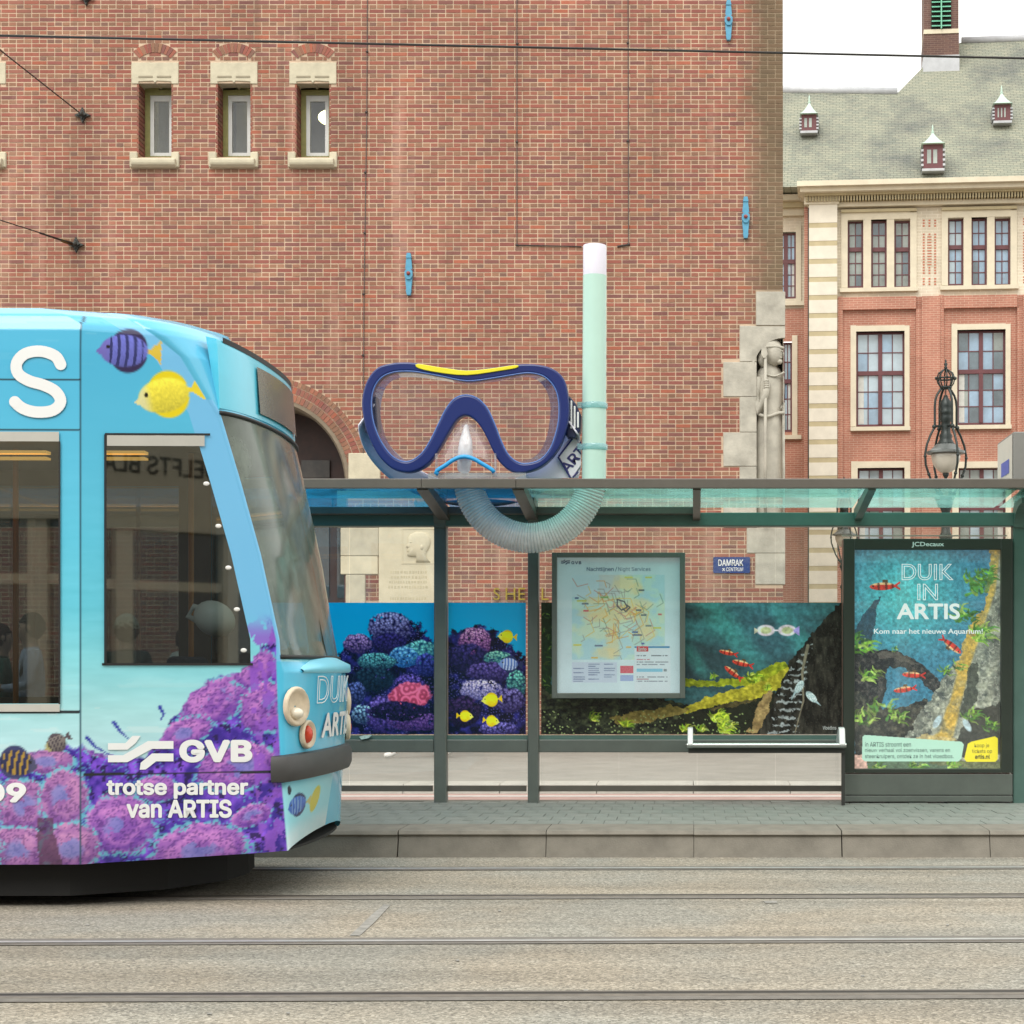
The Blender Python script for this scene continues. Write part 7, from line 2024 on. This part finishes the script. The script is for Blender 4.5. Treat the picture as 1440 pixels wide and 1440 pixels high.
# ================================================================== PEOPLE
M_SKIN=mat('skin',(196,150,126),.55,var=.05)
def person(loc,rz,h,top,legs,hair,label,stride=.0,arms='down',hat=None,hood=None,shoes=(200,196,190),group=None):
    """one continuous skinned body, clothes and skin as face materials"""
    root=empty('person',loc,rz); tag(root,label,'person',group)
    s=h/1.75
    V_=[];E=[];Rr=[]
    def v(x,y,z,r,r2=None):
        V_.append((x*s,y*s,z*s)); Rr.append((r*s,(r2 or r)*s)); return len(V_)-1
    # faces +x
    pel=v(0,0,.95,.15,.13); bel=v(0,0,1.10,.14,.12); ch=v(.01,0,1.30,.16,.13); nk0=v(0,0,1.44,.09); nk=v(.01,0,1.50,.055); hd0=v(.025,0,1.57,.088,.095); hd=v(.02,0,1.655,.112,.122); tp=v(.01,0,1.73,.05)
    for a,b_ in ((pel,bel),(bel,ch),(ch,nk0),(nk0,nk),(nk,hd0),(hd0,hd),(hd,tp)): E.append((a,b_))
    for sd in (-1,1):
        st=stride*sd
        hip=v(0,.09*sd,.90,.10); kn=v(st*.45+(.06 if st<0 else .02),.10*sd,.50,.065); an=v(st*1.0-(.05 if st<0 else 0),.10*sd,.10,.045); ft=v(st*1.0+.10,.105*sd,.05,.045,.035); to=v(st*1.0+.19,.11*sd,.04,.032,.028)
        E.extend([(pel,hip),(hip,kn),(kn,an),(an,ft),(ft,to)])
        shd=v(0,.17*sd,1.40,.075)
        if arms=='down': el=v(-.03-st*.2,.24*sd,1.12,.05); wr=v(.06-st*.3,.24*sd,.88,.036); hn=v(.08-st*.3,.23*sd,.80,.034,.02)
        else: el=v(.02,.25*sd,1.13,.05); wr=v(.22,.17*sd,1.10,.036); hn=v(.30,.14*sd,1.12,.034,.022)
        E.extend([(ch,shd),(shd,el),(el,wr),(wr,hn)])
        # fingers
        for i in range(4):
            dy=(-.024+.016*i)
            if arms=='down':
                f1=v(.085-st*.3,.23*sd+dy,.755,.010); f2=v(.10-st*.3,.225*sd+dy,.725,.009)
            else: f1=v(.345,.14*sd+dy,1.115,.010); f2=v(.365,.13*sd+dy,1.09,.009)
            E.extend([(hn,f1),(f1,f2)])
        if arms=='down': th=v(.115-st*.3,.215*sd,.80,.011)
        else: th=v(.31,.10*sd,1.15,.011)
        E.append((hn,th))
    me=bpy.data.meshes.new('body'); me.from_pydata(V_,E,[]); o=bpy.data.objects.new('body',me); COL.objects.link(o)
    sk=o.modifiers.new('skin','SKIN'); sk.use_smooth_shade=True
    for i,r in enumerate(Rr): me.skin_vertices[0].data[i].radius=r; me.skin_vertices[0].data[i].use_root=(i==0)
    sb_=o.modifiers.new('sub','SUBSURF'); sb_.levels=1; sb_.render_levels=1
    m2=bpy.data.meshes.new_from_object(o.evaluated_get(bpy.context.evaluated_depsgraph_get())); bpy.data.objects.remove(o)
    key='%d_%d_%d'%tuple(top)
    for m in (M_SKIN,mat('cloth_'+key,top,.9,var=.15,scale=14,bump=.3,bscale=40),mat('cloth_%d_%d_%d'%tuple(legs),legs,.9,var=.15,scale=14),mat('shoe_%d'%shoes[0],shoes,.6,var=.1)): m2.materials.append(m)
    for pl in m2.polygons:
        c=pl.center/s; pl.use_smooth=True
        hand=abs(c.y)>.11 and ((arms=='down' and .6<c.z<.86 and abs(c.y)>.19) or (arms!='down' and c.x>.24 and 1.0<c.z<1.25))
        pl.material_index=0 if (c.z>1.475 or hand) else 1 if (c.z>.93 or (abs(c.y)>.19 and c.z>.8)) else 3 if c.z<.085 else 2
    bd=bpy.data.objects.new('body',m2); COL.objects.link(bd); bd.parent=root
    fc=MB(); fc.ellip((.115*s,0,1.635*s),(.022*s,.014*s,.022*s),8,6)
    for sd in (-1,1): fc.ellip((.02*s,.098*s*sd,1.645*s),(.02*s,.012*s,.03*s),8,6)
    fc.build('face_relief',M_SKIN,root,True)
    ey=MB()
    for sd in (-1,1): ey.ellip((.098*s,.034*s*sd,1.66*s),(.01*s,.014*s,.008*s),8,6)
    ey.build('eyes',mat('eye_dark',(40,30,26),.3,var=0),root,True)
    MB().ellip((.098*s,0,1.595*s),(.012*s,.026*s,.007*s),8,6).build('mouth',mat('lips',(150,90,84),.5,var=0),root,True)
    # hair or hat: a cap over the back and top of the head
    def cap(col,name,rx,ry,rz_,cx,cz,cut):
        b=MB(); b.ellip((cx*s,0,cz*s),(rx*s,ry*s,rz_*s),18,12)
        keep=[]
        for f in b.f:
            c=[sum(b.v[i][k] for i in f)/4 for k in range(3)]
            if not cut(c[0]/s,c[2]/s): keep.append(f)
        if name=='hair': b.v=[(x*(1+.07*math.sin(z*90/s+y*70/s)),y*(1+.08*math.sin(x*80/s+z*60/s)),z) for x,y,z in b.v]
        b.f=keep; o=b.build(name,mat(name+'_%d_%d'%(col[0],col[2]),col,.9,var=.25,scale=30,spec=.15,bump=.5,bscale=60),root,True); sl=o.modifiers.new('thick','SOLIDIFY'); sl.thickness=.012
    cap(hair,'hair',.112,.108,.128,-.008,1.658,lambda x,z: x>.05 and z<1.70)
    if hat: cap(hat,'beanie',.122,.118,.145,.005,1.665,lambda x,z: z<1.66)
    if hood: MB().ellip((-.07*s,0,1.47*s),(.10*s,.14*s,.075*s),14,10).build('hood',mat('cloth_'+key,top,.9),root,True)
    return root
def at(px,d,z): return (PX(px,d),d,z)
person(at(44,13.9,PZ0),R(200),1.52,(196,196,212),(60,62,74),(26,24,24),'person in loose grey shirt with dark curly hair seen through the tram window',arms='fwd')
person(at(1,14.1,PZ0),R(20),1.44,(56,104,84),(46,46,52),(70,48,36),'person in dark green jacket seen through the tram window',arms='down')
person(at(178,14.2,PZ0),R(110),1.50,(76,88,84),(44,46,52),(60,46,36),'person in dark coat and beige beanie beyond the tram cab window',hat=(196,186,160))
person(at(264,14.0,PZ0),R(-25),1.42,(214,210,200),(60,62,70),(70,50,40),'person in cream hooded sweater beyond the tram cab window',hood=True,arms='fwd')
person(at(596,23.9,.10),R(180),1.72,(70,76,92),(150,112,92),(60,44,34),'person walking on the pavement behind the printed shelter wall',stride=.34,shoes=(236,232,226))

# ================================================================== SHOPFRONT ACROSS THE STREET (seen mirrored in the tram's glass)
YB=-7.5
sf=empty('opposite_shopfront',(4,YB,0)); tag(sf,'cream shopfront with dark windows seen only as a reflection in tram glass','building')
M_SF=mat('cream_shop_paint',(214,206,180),.6,var=.06,scale=3); M_SFG=mat('shop_window_dark',(34,38,38),.08,var=.3,scale=1,spec=.8); M_SFT=mat('shop_brick',(120,92,78),.9,var=.2,scale=6)
def fbx(x0,x1,y0,y1,z0,z1,m,n): return MB().box(x0,x1,y0,y1,z0,z1).build(n,m,sf)
fbx(-16,14,-.5,0,5.4,10.5,M_SFT,'upper_wall'); fbx(-16,14,-.5,-.02,0,3.55,M_SFG,'shop_glass'); fbx(-16,14,-.5,.06,3.55,5.4,M_SF,'fascia')
for i in range(16):
    x=-15+i*1.9; fbx(x,x+.28,-.02,.14,0,3.55,M_SF,'pilaster')
    fbx(x+.28,x+1.9,-.02,.10,2.55,2.70,M_SF,'transom_bar'); fbx(x+.28,x+1.9,-.02,.12,0,.55,M_SF,'stall_riser')
    if i%2: fbx(x+.5,x+1.6,-.02,.05,6.3,8.6,M_SFG,'upper_window')
fbx(-16,14,.06,.22,3.5,3.62,M_SF,'cornice'); fbx(-16,14,.06,.30,5.3,5.5,M_SF,'cornice')
# lettering on the fascia; reads correctly from the street
v,f=text_geo('DELFTS BLAUW',.012); lo=v.min(0);hi=v.max(0)
SIGN_X,SIGN_W,SIGN_Z,SIGN_H=2.62,2.6,4.40,.30
b=MB()
for q in v: b.v.append((SIGN_X+SIGN_W/2-(q[0]-lo[0])/(hi[0]-lo[0])*SIGN_W,.075,SIGN_Z+(q[1]-lo[1])/(hi[1]-lo[1])*SIGN_H))
b.f=[q[::-1] for q in f]
b.build('lettering',mat('charcoal_letter',(60,60,58),.5,var=0),sf)
